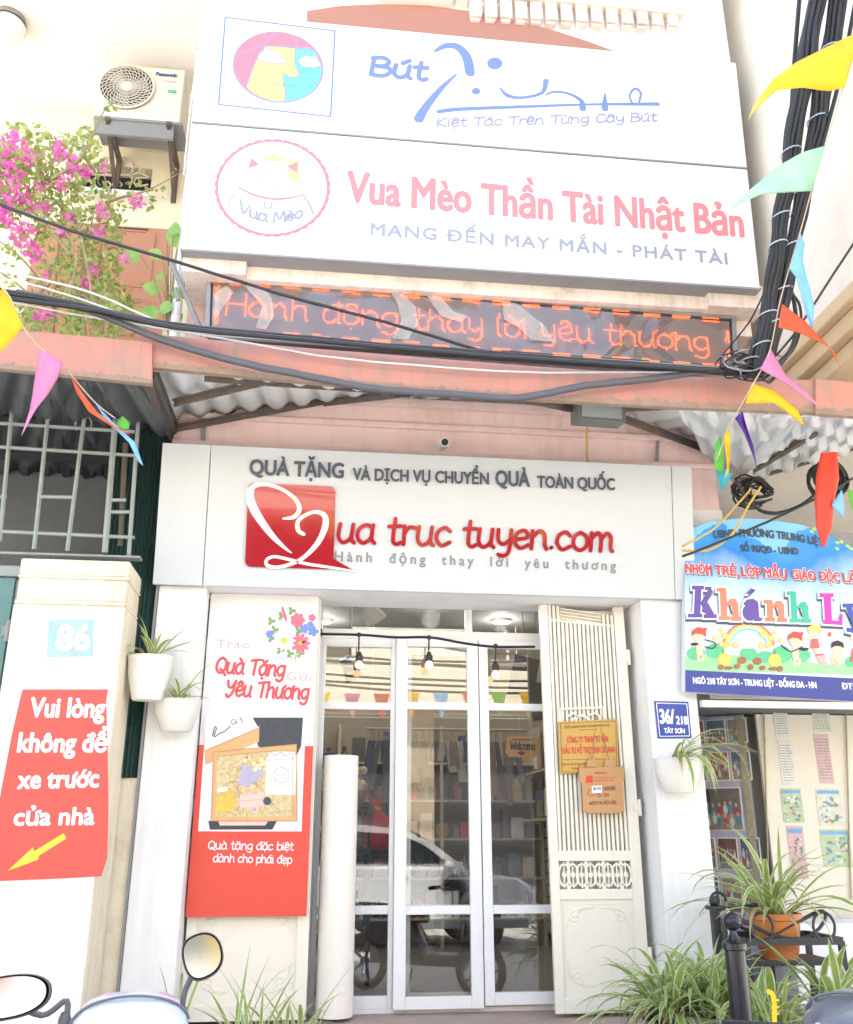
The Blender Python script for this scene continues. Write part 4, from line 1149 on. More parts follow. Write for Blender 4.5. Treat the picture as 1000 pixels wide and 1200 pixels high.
w.box(-7, wx0, .8, 1.0, 4.2, 7.95); w.box(wx1, -1.74, .8, 1.0, 4.2, 7.95)
w.box(wx0, wx1, .8, 1.0, wz1, 7.95); w.box(wx0, wx1, .8, 1.0, 4.2, wz0)
w.box(-7, -1.742, 1.0, 1.2, 4.2, 7.95)
w.build('wall', mat('house_cream', (.90, .80, .58), .85, var=.05, scale=3, bump=.12, bscale=50, dirt=(.66, .58, .44), dscale=1.6, damt=.4), nh)
w = MB().box(-7, -1.742, -.9, 1.2, 7.95, 8.15); w.build('balcony_ceiling', mat('grey_plaster', (.84, .81, .76), .85, var=.04, scale=3, dirt=(.70, .67, .62), dscale=1.5, damt=.4), nh)
w = MB().box(-7, -1.742, -.75, .8, 4.2, 4.36); w.build('balcony_floor', MATS['grey_plaster'], nh)
MB().box(-7, -1.742, .77, .799, 7.72, 7.949).build('ceiling_band', mat('band_paint', (.90, .84, .72), .8), nh)
wi = MB().box(wx0, wx1, .95, .97, wz0, wz1).build('window', M['dark'], nh)
mb = MB()
fg = front(.79)
def spiral(cx, cy, r, turns=1.6, s=1, ph=0):
    return [(cx + s * r * (1 - i / 16 * .8) * math.cos(ph + turns * 2 * PI * i / 16), cy + r * (1 - i / 16 * .8) * math.sin(ph + turns * 2 * PI * i / 16)) for i in range(17)]
def wire(mb, fr, pts, r=.008, d=0):
    mb.tube([fr.w(p[0], p[1], d) for p in spl(pts, 3)], r, 5)
L = lambda pts: off(pts, 4.545, 0, 150)
for pts in ([(520, 250), (515, 190), (570, 160), (660, 155), (705, 190), (700, 240), (640, 255), (560, 250), (500, 245)], [(500, 300), (540, 330), (590, 310), (575, 285), (555, 300)], [(620, 325), (600, 300), (630, 285), (650, 300), (640, 312)],
            [(690, 320), (705, 270), (680, 250), (600, 248), (520, 256), (505, 290), (520, 330)], [(705, 250), (740, 240), (790, 262), (730, 268), (715, 290), (735, 310), (790, 300)], [(710, 215), (740, 205), (752, 220), (740, 232)], [(490, 300), (470, 260), (440, 240)]):
    wire(mb, fg, pp(fg, L(pts)), .007, 0)
mb.build('grille', mat('grille_paint', (.74, .68, .55), .5), wi)
MB().box(wx0 - .04, wx1 + .02, .70, .80, wz0 - .05, wz0).build('sill', mat('sill_white', (.80, .77, .70), .7), wi)
fsd = front(.78)
sd = MB(); pb(sd, fsd, 45, 258, 188, 400, -.02, .0); so = sd.build('shutter', salmon, nh)
mb = MB()
for (x0, y0, x1, y1) in ((58, 270, 116, 345), (129, 268, 176, 338), (58, 352, 112, 395), (127, 350, 170, 395)):
    pb(mb, fsd, x0, y0, x1, y0 + 5, 0, .012); pb(mb, fsd, x0, y1 - 4, x1, y1, 0, .012)
    pb(mb, fsd, x0, y0 + 5, x0 + 4, y1 - 4, 0, .012); pb(mb, fsd, x1 - 4, y0 + 5, x1, y1 - 4, 0, .012)
mb.build('panel_moulding', salmon, so)
mb = MB(); pb(mb, fsd, 130, 267.5, 174, 269.5, .001, .014); pb(mb, fsd, 130, 350, 165, 352, .001, .014); mb.build('gap', M['dark'], so)
# lamp on its ceiling
c = Vector((-3.50, .1, 7.95))
t = thing('porch_lamp', 'round white glass lamp on the balcony ceiling', 'ceiling lamp', c)
MB().lathe([(0, 0), (.13, 0), (.14, -.05), (.13, -.05)], c, 20).build('mount', M['grey'], t)
MB().lathe([(.12, -.05), (.145, -.09), (.13, -.15), (.08, -.19), (0, -.2)], c, 20).build('globe', mat('opal_glass', (.78, .77, .74), .2), t, smooth=True)

# air conditioner
ac = thing('air_conditioner', 'cream outdoor air conditioner on rusty brackets below the balcony ceiling', 'air conditioner', (-2.43, .45, 7.19))
acm = mat('ac_casing', (.70, .66, .57), .45, var=.03)
fa = front(.30)
cx0, cx1, cz0, cz1 = -2.79, -2.07, 7.19, 7.77
ac_c = fa.px(149, 103)
mb = MB(); mb.box(cx0, cx1, .305, .60, cz0, cz1); mb.build('casing', acm, ac, bevel=.012)
MB().poly(fa, [(ac_c[0] + .225 * math.cos(q), ac_c[1] + .225 * math.sin(q)) for q in [2 * PI * i / 32 for i in range(32)]], -.004, .001).build('fan_opening', M['dark'], ac)
mb = MB()
for r_ in (.225, .2, .17, .14, .11, .08):
    mb.tube([fa.w(ac_c[0] + r_ * math.cos(q), ac_c[1] + r_ * math.sin(q), .018) for q in [2 * PI * i / 30 for i in range(31)]], .0028 if r_ < .22 else .010, 4, caps=False)
for k in range(30):
    a = 2 * PI * k / 30
    mb.tube([fa.w(ac_c[0] + r_ * math.cos(a + s_), ac_c[1] + r_ * math.sin(a + s_), .02) for r_, s_ in ((.04, 0), (.10, .22), (.16, .5), (.225, .85))], .0035, 4, caps=False)
mb.build('fan_guard', acm, ac)
MB().poly(fa, [(ac_c[0] + .042 * math.cos(q), ac_c[1] + .042 * math.sin(q)) for q in [2 * PI * i / 16 for i in range(16)]], .01, .028).build('hub', acm, ac)
mb = MB()
for k in range(3):
    a = 2 * PI * k / 3
    mb.add([fa.w(ac_c[0] + r_ * math.cos(a + s_), ac_c[1] + r_ * math.sin(a + s_), d) for r_, s_, d in ((.04, 0, .006), (.2, -.2, .004), (.2, .7, .012), (.04, .9, .012))], [(0, 1, 2, 3)])
mb.build('fan', M['grey'], ac)
mb = MB(); txt(mb, fa, 'Panasonic', (183, 88.5), (208, 90.5), 4, .002, bold=.06); mb.build('lettering', M['blue'], ac)
mb = MB(); pb(mb, fa, 197, 105, 206.5, 109, -.004, .002); mb.build('green_label', mat('label_green', (.1, .42, .28), .5), ac)
mb = MB(); txt(mb, fa, 'Inverter', (193, 96), (207, 97.2), 2.4, .002); mb.build('small_lettering', M['greyletter'], ac)
mb = MB()
mb.box(cx0 + .03, cx1 - .04, .30, .33, 7.02, 7.185); mb.box(cx0 + .02, cx1 + .03, .29, .62, 7.165, 7.19)
mb.build('drip_tray', M['grey'], ac)
for x in (cx0 + .14, cx1 - .08):
    mb = MB(); mb.box(x - .02, x + .02, .26, .80, 7.13, 7.165); mb.box(x - .02, x + .02, .76, .80, 6.75, 7.13); mb.bar((x, .30, 7.13), (x, .78, 6.82), .03, .03)
    mb.build('bracket', rust, ac)
mb = MB(); mb.tube(spl([(cx0 - .02, .45, 7.3), (cx0 - .12, .55, 7.18), (cx0 - .2, .7, 6.95), (cx0 - .22, .78, 6.7)], 5), .022, 7); mb.build('hose', M['pillar'], ac)

# white downpipes at the corner of the shop
mb = MB().tube([(-1.80, -.42, 4.4), (-1.80, -.42, 9)], .035, 10).tube([(-1.80, -.42, 6.9), (-1.80, -.42, 6.95)], .045, 10)
tag(mb.build('drain_pipe', mat('white_pvc', (.80, .80, .78), .4), None, smooth='auto', loc=(-1.8, -.42, 4.4)), 'tall white drain pipe along the edge of the big signs', 'pipe')
mb = MB().tube([at(237, 10, -.5), at(236, 60, -.5), at(231, 100, -.5), at(214, 280, -.5), at(206, 340, -.5)], .010, 6).tube(spl([at(237, 10, -.48), at(225, 58, -.48), at(231, 66, -.48), at(222, 140, -.48), at(216, 205, -.48)], 5), .008, 5)
tag(mb.build('signal_cable', M['pillar'], None, loc=at(237, 10, -.5)), 'thin white cables running down beside the white drain pipe', 'cable')
mb = MB().tube([at(201, 308, -.62), at(238, 393, -.62)], .018, 8).tube([at(206, 338, -.64), at(209, 352, -.64)], .016, 6)
tag(mb.build('prop_pole', M['grey'], None, smooth='auto', loc=at(238, 393, -.62)), 'grey metal prop pole slanting to the awning by the LED screen', 'pole')

# ------------------------------------------------------------------ ground floor beside the shop: pillar, grille, green door
gp = thing('gate_pillar', 'whitewashed cream gate pillar with moulded cap carrying the red notice', 'pillar', (-2.15, -.7, 0))
pm = mat('pillar_cream', (.84, .75, .57), .85, var=.06, scale=5, bump=.15, bscale=50, dirt=(.56, .46, .30), dscale=4, damt=.6)
MB().box(-2.44, -1.825, -.9, -.49, 0, 2.72).build('shaft', pm, gp, bevel=.012)
MB().box(-2.43, -1.833, -.9045, -.8995, 0, 2.705).build('whitewash', mat('whitewash', (.86, .855, .85), .8, var=.02, scale=3, bump=.1, bscale=30), gp)
mb = MB()
mb.box(-2.435, -1.825, -.906, -.49, 2.72, 2.745); mb.box(-2.43, -1.83, -.90, -.49, 2.745, 2.87); mb.box(-2.437, -1.822, -.908, -.485, 2.87, 2.89); mb.box(-2.432, -1.826, -.904, -.485, 2.89, 2.985)
mb.build('cap', pm, gp, bevel=.014)
fp = front(-.906)
np_ = thing('number_plaque', 'faded pale blue plaque numbered 86 painted on the whitewashed pillar', 'number plate', at(83, 748, -.906))
mb = MB(); mb.poly(fp, pp(fp, [(57.5, 727), (110, 726), (109, 769), (55, 770)]), 0, .005); mb.build('plate', mat('plate_fadedblue', (.36, .52, .74), .6, var=.3, scale=9), np_)
mb = MB(); txt(mb, fp, '86', (65, 762), (106, 761), 28, .006, bold=.06); mb.build('lettering', M['white'], np_)
streaks(pm, (.54, .44, .30), .6, 12, .9); streaks(MATS['whitewash'], (.70, .66, .58), .4, 8, .8)
rp_ = thing('notice_poster', 'red no-parking notice with white words and yellow arrow on the pillar', 'poster', at(65, 920, -.906))
mb = MB(); mb.poly(fp, pp(fp, [(27, 808), (127, 808), (124.5, 822), (126.5, 880), (127.5, 945), (126, 1005), (119, 1027), (60, 1030), (-14, 1033), (-8, 980), (2, 925), (14, 862), (24, 818)]), 0, .0035)
mb.build('sheet', mat('notice_red', (.74, .085, .06), .45, var=.05, bump=.3, bscale=6), rp_)
mb = MB()
for s_, p0, p1, h in (('Vui lòng', (34, 840), (123, 840.5), 22), ('không để', (20, 881), (125.5, 881), 22), ('xe trước', (20, 924), (116, 922), 21), ('cửa nhà', (15.5, 967), (111, 966), 20)):
    txt(mb, fp, s_, p0, p1, h, .004, bold=.048)
mb.build('lettering', M['white'], rp_)
art('arrow', rp_, fp, mat('arrow_yellow', (.86, .62, .05), .5), [('p', [(x * .3, 900 + y * .3) for x, y in ((250, 255), (262, 275), (155, 342), (150, 358), (30, 403), (130, 310), (135, 325))])], .0055)

teal = mat('green_sheet', (.05, .12, .105), .5, var=.15, scale=4, dirt=(.11, .14, .12), damt=.5)
rib = thing('ribbed_panel', 'dark green ribbed metal panel between the gate pillar and the shop', 'panel', (-1.85, -.5, 1.8))
mb = MB(); n = 14
vs = []
for i in range(n * 2 + 1):
    t_ = i / (n * 2)
    x, y = -2.05 + t_ * .315, -.62 + t_ * .15
    d = .008 * (1 if (i // 1) % 2 else -1)
    vs += [(x, y + d, 1.80), (x, y + d, 4.25)]
mb.add(vs, [(2 * i, 2 * i + 2, 2 * i + 3, 2 * i + 1) for i in range(n * 2)])
mb.build('sheet', mat('ribbed_green', (.022, .055, .048), .5, var=.2), rib)
mb = MB().box(-1.738, -1.722, -.50, -.44, .5, 2.97); mb.build('edge_trim', M['grey'], rib)
cw = MB().box(-1.83, -1.725, -.48, -.2, 0, 1.80).box(-6.5, -1.745, .9, 1.1, 0, 4.19).box(-6.5, -6.3, -.6, .9, 0, 4.19)
cw.build('lower_wall', pm, nh)
dk = mat('dim_wall', (.16, .17, .17), .9, var=.15)
MB().box(-6.3, -1.75, .87, .899, 0, 4.19).box(-1.78, -1.746, -.44, .87, 0, 4.19).build('inner_wall', dk, nh)
MB().box(-4.6, -1.79, .835, .869, 2.9, 3.30).build('pale_dado', mat('dado', (.34, .34, .35), .8), nh)
gb = thing('window_grille', 'grey green iron window grille with spear tips under the neighbour awning', 'grille', (-2.4, -.7, 2.95))
gm = mat('grille_green', (.30, .34, .31), .6, var=.25, scale=10, dirt=(.32, .26, .2), dscale=7, damt=.5)
fgr = front(-.70)
mb = MB()
vb = [((-30, 456), (-52, 640)), ((16, 462), (0, 634)), ((59, 464), (40, 644)), ((100, 482), (79, 646)), ((137, 470), (123, 648)), ((163, 482), (151, 652))]
for k, (a, b) in enumerate(vb):
    mb.tube([fgr.w(*fgr.px(*a)), fgr.w(*fgr.px(*b))], .014 if k != 4 else .02, 6)
    q = fgr.px(*a)
    if k < 5:
        mb.lathe([(0, .06), (.022, .01), (.012, -.03)], fgr.w(q[0], q[1] + .03), 6)
        for s_ in (-1, 1):
            mb.tube([fgr.w(q[0] + s_ * .028 * math.sin(v) + s_ * .02, q[1] - .09 + .05 * math.cos(v)) for v in [PI * j / 6 for j in range(-1, 6)]], .006, 4)
for a, b in (((-60, 492), (158, 506)), ((-60, 520), (163, 534)), ((48, 582), (88, 583)), ((-60, 583), (8, 582)), ((-60, 620), (158, 630)), ((128, 600), (156, 600)), ((130, 586), (148, 586))):
    mb.tube([fgr.w(*fgr.px(*a)), fgr.w(*fgr.px(*b))], .012, 6)
mb.build('bars', gm, gb)
mb = MB(); pb(mb, fgr, -60, 645, 165, 655, -.06, .02); mb.build('bottom_beam', gm, gb, bevel=.004)
mb = MB(); mb.tube([at(147, 520, -.66), at(141, 640, -.66)], .018, 6); mb.build('rusted_post', rust, gb)
gd = thing('metal_door', 'dark green sheet metal door behind the gate pillar', 'door', (-2.9, -.72, 0))
tl = mat('teal_door', (.10, .22, .20), .5, var=.1, scale=4, dirt=(.22, .30, .28), damt=.5)
fdr = front(-.72)
a1 = fdr.px(33, 700)[0]
mb = MB(); mb.fbox(fdr, a1 - .05, a1 + .02, .0, 2.98, -.04, .02); mb.fbox(fdr, a1 - .95, a1 - .05, 2.92, 2.98, -.04, .02); mb.build('frame', gm, gd)
a2 = fdr.px(22, 655)[0]
MB().fbox(fdr, a1 - .95, a2 + .0, .05, 2.915, -.03, 0).build('leaf', tl, gd, bevel=.004)
mb = MB()
for y in (740,): q = fdr.px(12, y); mb.tube([fdr.w(a2 + .005, q[1] - .06, .015), fdr.w(a2 + .005, q[1] + .06, .015)], .014, 8); mb.fbox(fdr, a2 - .03, a2 + .035, q[1] - .03, q[1] + .03, .0, .012)
mb.build('hinge', M['grey'], gd)

# ------------------------------------------------------------------ awnings
def sheet(name, parent, front_pts, back_pts, n, m, amp=.022, wl=.17, rows=6, thick=.006):
    """corrugated roofing between two polylines"""
    def poly(pts, t):
        t *= (len(pts) - 1); i = min(int(t), len(pts) - 2)
        return Vector(pts[i]).lerp(Vector(pts[i + 1]), t - i)
    mb = MB(); vs = []
    for j in range(rows + 1):
        for i in range(n + 1):
            t_ = i / n
            p = poly(front_pts, t_).lerp(poly(back_pts, t_), j / rows)
            vs.append(p + Vector((0, 0, amp * math.sin(2 * PI * p.x / wl))))
    mb.add(vs, [(j * (n + 1) + i, j * (n + 1) + i + 1, (j + 1) * (n + 1) + i + 1, (j + 1) * (n + 1) + i) for j in range(rows) for i in range(n)])
    o = mb.build(name, m, parent, smooth=True)
    s_ = o.modifiers.new('thickness', 'SOLIDIFY'); s_.thickness = thick
    return o
def fascia(parent, Y, top, bot, d=.035):
    mb = MB(); f_ = front(Y)
    n = len(top)
    for i in range(n - 1):
        q = [f_.px(*top[i]), f_.px(*top[i + 1]), f_.px(*bot[i + 1]), f_.px(*bot[i])]
        vs = [f_.w(*p, 0) for p in q] + [f_.w(*p, -d) for p in q]
        mb.add(vs, [(3, 2, 1, 0), (4, 5, 6, 7), (0, 1, 5, 4), (2, 3, 7, 6), (1, 2, 6, 5), (3, 0, 4, 7)])
    o = mb.build('fascia', fas, parent)
    mb = MB(); rn = random.Random(int(abs(Y) * 1000)); vs = []
    k_ = 0
    for i in range(n - 1):
        m_ = max(2, int((bot[i + 1][0] - bot[i][0]) / 4))
        for j in range(m_ + (1 if i == n - 2 else 0)):
            t_ = j / m_
            b_ = (bot[i][0] + (bot[i + 1][0] - bot[i][0]) * t_, bot[i][1] + (bot[i + 1][1] - bot[i][1]) * t_)
            h_ = 4 + 5 * rn.random() ** 2
            lo_, hi_ = f_.px(*b_), f_.px(b_[0], b_[1] - h_)
            vs += [f_.w(lo_[0], lo_[1] - .004, .0025), f_.w(hi_[0], hi_[1], .0025), f_.w(lo_[0], lo_[1] - .004, -d)]; k_ += 1
    mb.add(vs, [(3 * i, 3 * i + 3, 3 * i + 4, 3 * i + 1) for i in range(k_ - 1)] + [(3 * i, 3 * i + 2, 3 * i + 5, 3 * i + 3) for i in range(k_ - 1)])
    mb.build('grimy_lip', mat('grimy_lip', (.30, .215, .155), .85, var=.35, scale=18, dirt=(.46, .24, .18), dscale=8, damt=.7), parent)
    return o
aw = thing('awning', 'long corrugated awning with faded red front board above the signboard', 'awning', (0, -1, 4.1), 'awnings over the shop fronts')
fascia(aw, -1.62, [(158, 390), (350, 407), (540, 422.5), (780, 441), (954, 445.5)], [(158, 428), (350, 446), (540, 462), (780, 476), (954, 483)])
yf, yb = -1.58, -.40
sheet('roof_sheet', aw, [at(162, 424, yf), at(540, 458, yf), at(800, 472, yf), at(950, 480, yf)], [at(188, 492, yb), at(330, 478, yb), at(400, 466, yb), at(520, 464, yb), at(700, 468, yb), at(760, 497, yb), at(830, 515, yb), at(872, 560, yb)], 220, asb)
mb = MB()
AL, AR = at(206, 500, -.45), at(822, 523, -.45)
def brace(p, q, w_=.045): mb.bar(p, q, w_, .012); mb.bar(Vector(p) + Vector((0, 0, -.018)), Vector(q) + Vector((0, 0, -.018)), .010, .04)
brace(AL, at(182, 437, -1.55)); brace(AL, at(380, 468, -.5)); brace(at(380, 470, -.5), at(505, 455, -1.5)); brace(at(205, 470, -1.0), at(330, 440, -1.5)); brace(at(240, 440, -1.5), at(500, 458, -1.2))
brace(AR, at(734, 490, -.9)); brace(at(734, 490, -.9), at(600, 462, -1.5)); brace(AR, at(905, 470, -1.5)); brace(at(905, 470, -1.5), at(790, 470, -1.5)); brace(at(730, 476, -1.5), at(840, 470, -1.5))
mb.build('bracket', rust, aw)
mb = MB(); mb.bar(at(170, 420, -1.57), at(940, 478, -1.57), .03, .03); mb.build('front_rail', rust, aw)
mb = MB(); mb.tube([at(238, 494, -.44), at(238, 521, -.44)], .016, 6); mb.tube([at(771, 515, -.44), at(770, 541, -.44)], .012, 6); mb.build('drop_rod', M['grey'], aw)
mb = MB()
Lc = []
for k in range(22):
    a = PI * .5 + PI * .6 * k / 21
mb.add([at(167, 452, -1.5), at(176, 470, -1.2), at(187, 496, -.7), at(202, 520, -.46), at(202, 500, -.46), at(190, 470, -.9), at(180, 447, -1.5)], [(0, 1, 2, 3, 4, 5, 6)])
mb.build('side_plate', rust, aw)
a2w = thing('awning', 'neighbour awning with red board and sheets coloured dark for shade over the iron grille', 'awning', (-2.6, -1, 4.1), 'awnings over the shop fronts')
fascia(a2w, -1.66, [(-90, 374), (0, 386), (70, 391), (178, 401)], [(-90, 424), (0, 431), (90, 440), (178, 449)])
sheet('roof_sheet', a2w, [at(-90, 416, -1.62), at(176, 440, -1.62)], [Vector((-4.2, .9, 4.19)), Vector((-1.76, .9, 4.17))], 60, mat('shade_toned_sheet', (.10, .105, .10), .8, var=.2), amp=.03, wl=.16)  # sheet coloured near black: the shade under the awning is in its colour
mb = MB()
for y in (-1.2, -.6, .1): mb.bar((-4.2, y, 4.02), (-1.78, y, 4.0), .04, .05)
mb.build('rafter', M['dark'], a2w)
a3w = thing('awning', 'short corrugated awning with red board above the kindergarten sign', 'awning', (2.8, -1, 4.1), 'awnings over the shop fronts')
fascia(a3w, -1.64, [(956, 444), (1000, 448), (1100, 456)], [(956, 484), (1000, 487), (1100, 493)])
sheet('roof_sheet', a3w, [at(790, 474, -1.5), at(955, 482, -1.56), at(1090, 490, -1.56)], [at(835, 545, -.2), at(868, 566, -.2), at(940, 545, -.25), at(1010, 522, -.3), at(1090, 500, -.3)], 90, asb, amp=.034, wl=.21)
mb = MB(); mb.bar(at(866, 566, -.22), at(1060, 508, -.32), .05, .02); mb.bar(at(868, 560, -.3), at(1010, 475, -1.45), .04, .03); mb.build('bracket', rust, a3w)

# fittings under the awning
fl_ = thing('floodlight', 'square grey floodlight hanging below the awning front board', 'floodlight', at(702, 470, -1.3))
ff = front(-1.32)
mb = MB()
q = [ff.px(*p) for p in ((676, 470), (731, 474), (733, 497), (676, 493))]
vs = [ff.w(*p, .02) for p in q] + [ff.w(p[0], p[1] + .03, -.14) for p in q]
mb.add(vs, [(3, 2, 1, 0), (4, 5, 6, 7), (0, 1, 5, 4), (1, 2, 6, 5), (2, 3, 7, 6), (3, 0, 4, 7)])
mb.build('housing', mat('lamp_housing', (.13, .14, .125), .5, var=.1), fl_, bevel=.006)
q2 = [ff.px(*p) for p in ((681, 474), (727, 477.5), (728, 493), (681, 489.5))]
mb = MB(); mb.poly(ff, q2, .015, .024); mb.build('lens', mat('lamp_lens', (.30, .32, .30), .15), fl_)
mb = MB(); mb.tube(spl([at(683, 462, -1.35), at(690, 475, -1.28), at(697, 478, -1.28), at(703, 466, -1.35)], 4), .008, 5); mb.build('wire', mat('yellow_wire', (.62, .42, .08), .5), fl_)
cm = thing('security_camera', 'small white dome camera on the pink wall above the signboard', 'camera', at(520, 520, -.5))
c = at(520, 519, -.55)
MB().lathe([(0, .03), (.035, .03), (.035, 0), (.028, -.02)], c + Vector((0, .06, .01)), 14, axis=(0, 1, .2)).build('mount', M['pillar'], cm)
MB().tube([c + Vector((0, .07, .012)), c + Vector((0, -.06, -.02))], .032, 14).build('housing', M['pillar'], cm)
MB().tube([c + Vector((0, -.058, -.02)), c + Vector((0, -.066, -.022))], .024, 14).build('lens', M['black'], cm)
vt = MB(); fv = front(-1.35)
for k in range(16): pb(vt, fv, 432 + k * 3.1, 451 + k * .35, 434 + k * 3.1, 459 + k * .35, -.03, 0)
tag(vt.build('vent', M['dark'], None, loc=at(455, 455, -1.35)), 'small dark slotted vent under the awning board', 'vent')
mb = MB(); mb.tube([at(688, 497, -.5), at(688, 530, -.5), at(689, 545, -.6)], .008, 5)
tag(mb.build('yellow_cable', MATS['yellow_wire'], None, loc=at(688, 545, -.6)), 'yellow cable dropping from the floodlight to the signboard', 'cable')

# ------------------------------------------------------------------ building next to the shop with the kindergarten
kb = thing('kindergarten_building', 'tall pale yellow building whose long blank side wall meets the awning', 'building', (3, 0, 0))
MB().box(2.42, 6, -3.0, .6, 4.62, 10.5).build('side_wall', M['palecream'], kb)
mb = MB()
for k, (o_, z0, z1) in enumerate(((.20, 4.50, 4.60), (.14, 4.38, 4.497), (.07, 4.27, 4.377))):
    mb.box(2.42 - o_ + .12, 6, -3.1 - o_, -.75, z0, z1)
mb.build('cornice', mat('cornice_ochre', (.68, .50, .29), .8, var=.08, dirt=(.5, .36, .2), damt=.5), kb, bevel=.01)
MB().box(2.1, 6, .5, .7, 0, 4.61).box(2.06, 2.42, .1, .5, 3.6, 4.61).build('front_wall', mat('dull_wall', (.50, .48, .44), .85, var=.1, dirt=(.3, .28, .25), damt=.5), kb)
mb = MB(); fk = front(-.42)
pb(mb, fk, 835, 811, 1100, 822, -.05, .02); mb.build('window_head', mat('head_cream', (.70, .66, .55), .6), kb)
MB().box(1.70, 5, -.40, -.36, 2.40, 3.5).build('sign_backing', M['grey'], kb)
MB().box(1.70, 1.74, -.1, 1.4, .0, 2.4).box(1.7, 3.6, 1.35, 1.4, 0, 2.4).build('room_wall', mat('room_mauve', (.45, .44, .52), .8, var=.1), kb)
MB().box(1.7, 3.6, -.3, 1.4, 2.32, 2.40).build('room_ceiling', dk, kb)
# door leaf with framed pictures and notice panel with posters
pdv = thing('picture_panel', 'mauve panel covered with rows of framed class photographs', 'display panel', (2.2, .6, .3))
P0, P1 = Vector((1.76, .80, 0)), Vector((2.36, .30, 0))
fpv = Frame(P0, P1 - P0, Z3)
LW = (P1 - P0).length
MB().fbox(fpv, 0, LW, .25, 2.31, -.03, 0).build('board', mat('panel_mauve', (.48, .46, .58), .7, var=.08), pdv)
MB().fbox(fpv, LW - .05, LW, .25, 2.31, .001, .012).build('gilt_edge', mat('gilt', (.38, .34, .22), .5, var=.5, scale=60), pdv)
rnd = random.Random(8)
pc = [(.10, .12, .17), (.20, .17, .15), (.38, .12, .13), (.14, .20, .26), (.30, .27, .22), (.18, .10, .09)]
mb1, mb2 = MB(), MB()
k = 0
for r_, (z0, z1) in enumerate(((2.12, 2.28), (1.86, 2.05), (1.52, 1.80), (1.26, 1.46), (.98, 1.20))):
    for c_ in range(5):
        a0 = .05 + c_ * .155; a1 = a0 + .125
        if r_ == 2 and c_ == 3: a0, a1 = .47, .70
        elif r_ == 2 and c_ == 4: continue
        f0 = MB().fbox(fpv, a0 - .008, a1 + .008, z0 - .008, z1 + .008, .001, .006).build('photo_frame', M['gate'], pdv)
        ph = MB().fbox(fpv, a0, a1, z0, z1, .006, .009); W_, H_ = a1 - a0, z1 - z0
        ph.mi = 1; ph.fbox(fpv, a0, a1, z0, z0 + H_ * rnd.uniform(.2, .4), .009, .0094)
        for row_ in range(2):
            for q_ in range(5):
                cx, cz = a0 + W_ * (.14 + .18 * q_ + rnd.uniform(-.03, .03)), z0 + H_ * (.32 + .24 * row_ + rnd.uniform(-.04, .04))
                ph.mi = 2 + (q_ + row_ + k) % 3; ph.poly(fpv, ell(cx, cz - H_ * .1, W_ * .075, H_ * .12, 10), .009, .0098 + .0001 * q_)
                ph.mi = 5; ph.poly(fpv, ell(cx, cz + H_ * .04, W_ * .04, H_ * .055, 8), .009, .0105 + .0001 * q_)
        ph.build('photo', [mat('photo_print_%d' % (k % 6), pc[k % 6], .4, var=.5, scale=25), mat('photo_floor', (.30, .25, .2), .4), mat('photo_red', (.5, .08, .08), .4), mat('photo_white', (.6, .6, .58), .4), mat('photo_teal', (.10, .28, .32), .4), mat('photo_skin', (.62, .42, .32), .4)], f0)
        k += 1
mb = MB(); txt(mb, fpv, 'GIÁO VIÊN', (.06, .90), (.30, .90), .035, .002, px=False, bold=.05); txt(mb, fpv, 'CÁC CÔ GIÁO MẦM NON', (.36, .90), (.76, .90), .035, .002, px=False, bold=.05)
mb.build('caption', mat('caption_red', (.45, .06, .12), .5), pdv)
art_ = MB(); art_.fbox(fpv, .30, .78, .34, .66, .001, .004); art_.build('grey_board', mat('board_grey', (.28, .28, .31), .6), pdv)
nb = thing('notice_board', 'cream board pasted with school posters and timetables', 'notice board', (2.8, .25, .3))
fn = front(.25)
mb = MB(); a0 = fn.px(893, 900)[0]; mb.fbox(fn, a0, a0 + 1.4, .25, 2.31, -.03, 0); mb.build('board', mat('board_cream', (.74, .69, .56), .75, var=.06), nb)
mb = MB()
for x in (894, 990): mb.tube([fn.w(*fn.px(x + (y - 820) * .028, y), .012) for y in range(820, 1060, 6)], .006, 5)
mb.build('bead_garland', mat('garland', (.40, .34, .20), .5, var=.8, scale=60), nb)
prints = [('paper_white', (.68, .67, .62)), ('paper_green', (.44, .54, .33)), ('paper_blue', (.18, .36, .58)), ('paper_pink', (.62, .42, .40)), ('paper_pale', (.60, .62, .50)), ('ink', (.22, .24, .24))]
PRM = [mat('poster_' + n_, c_, .55, var=.35, scale=18) for n_, c_ in prints]
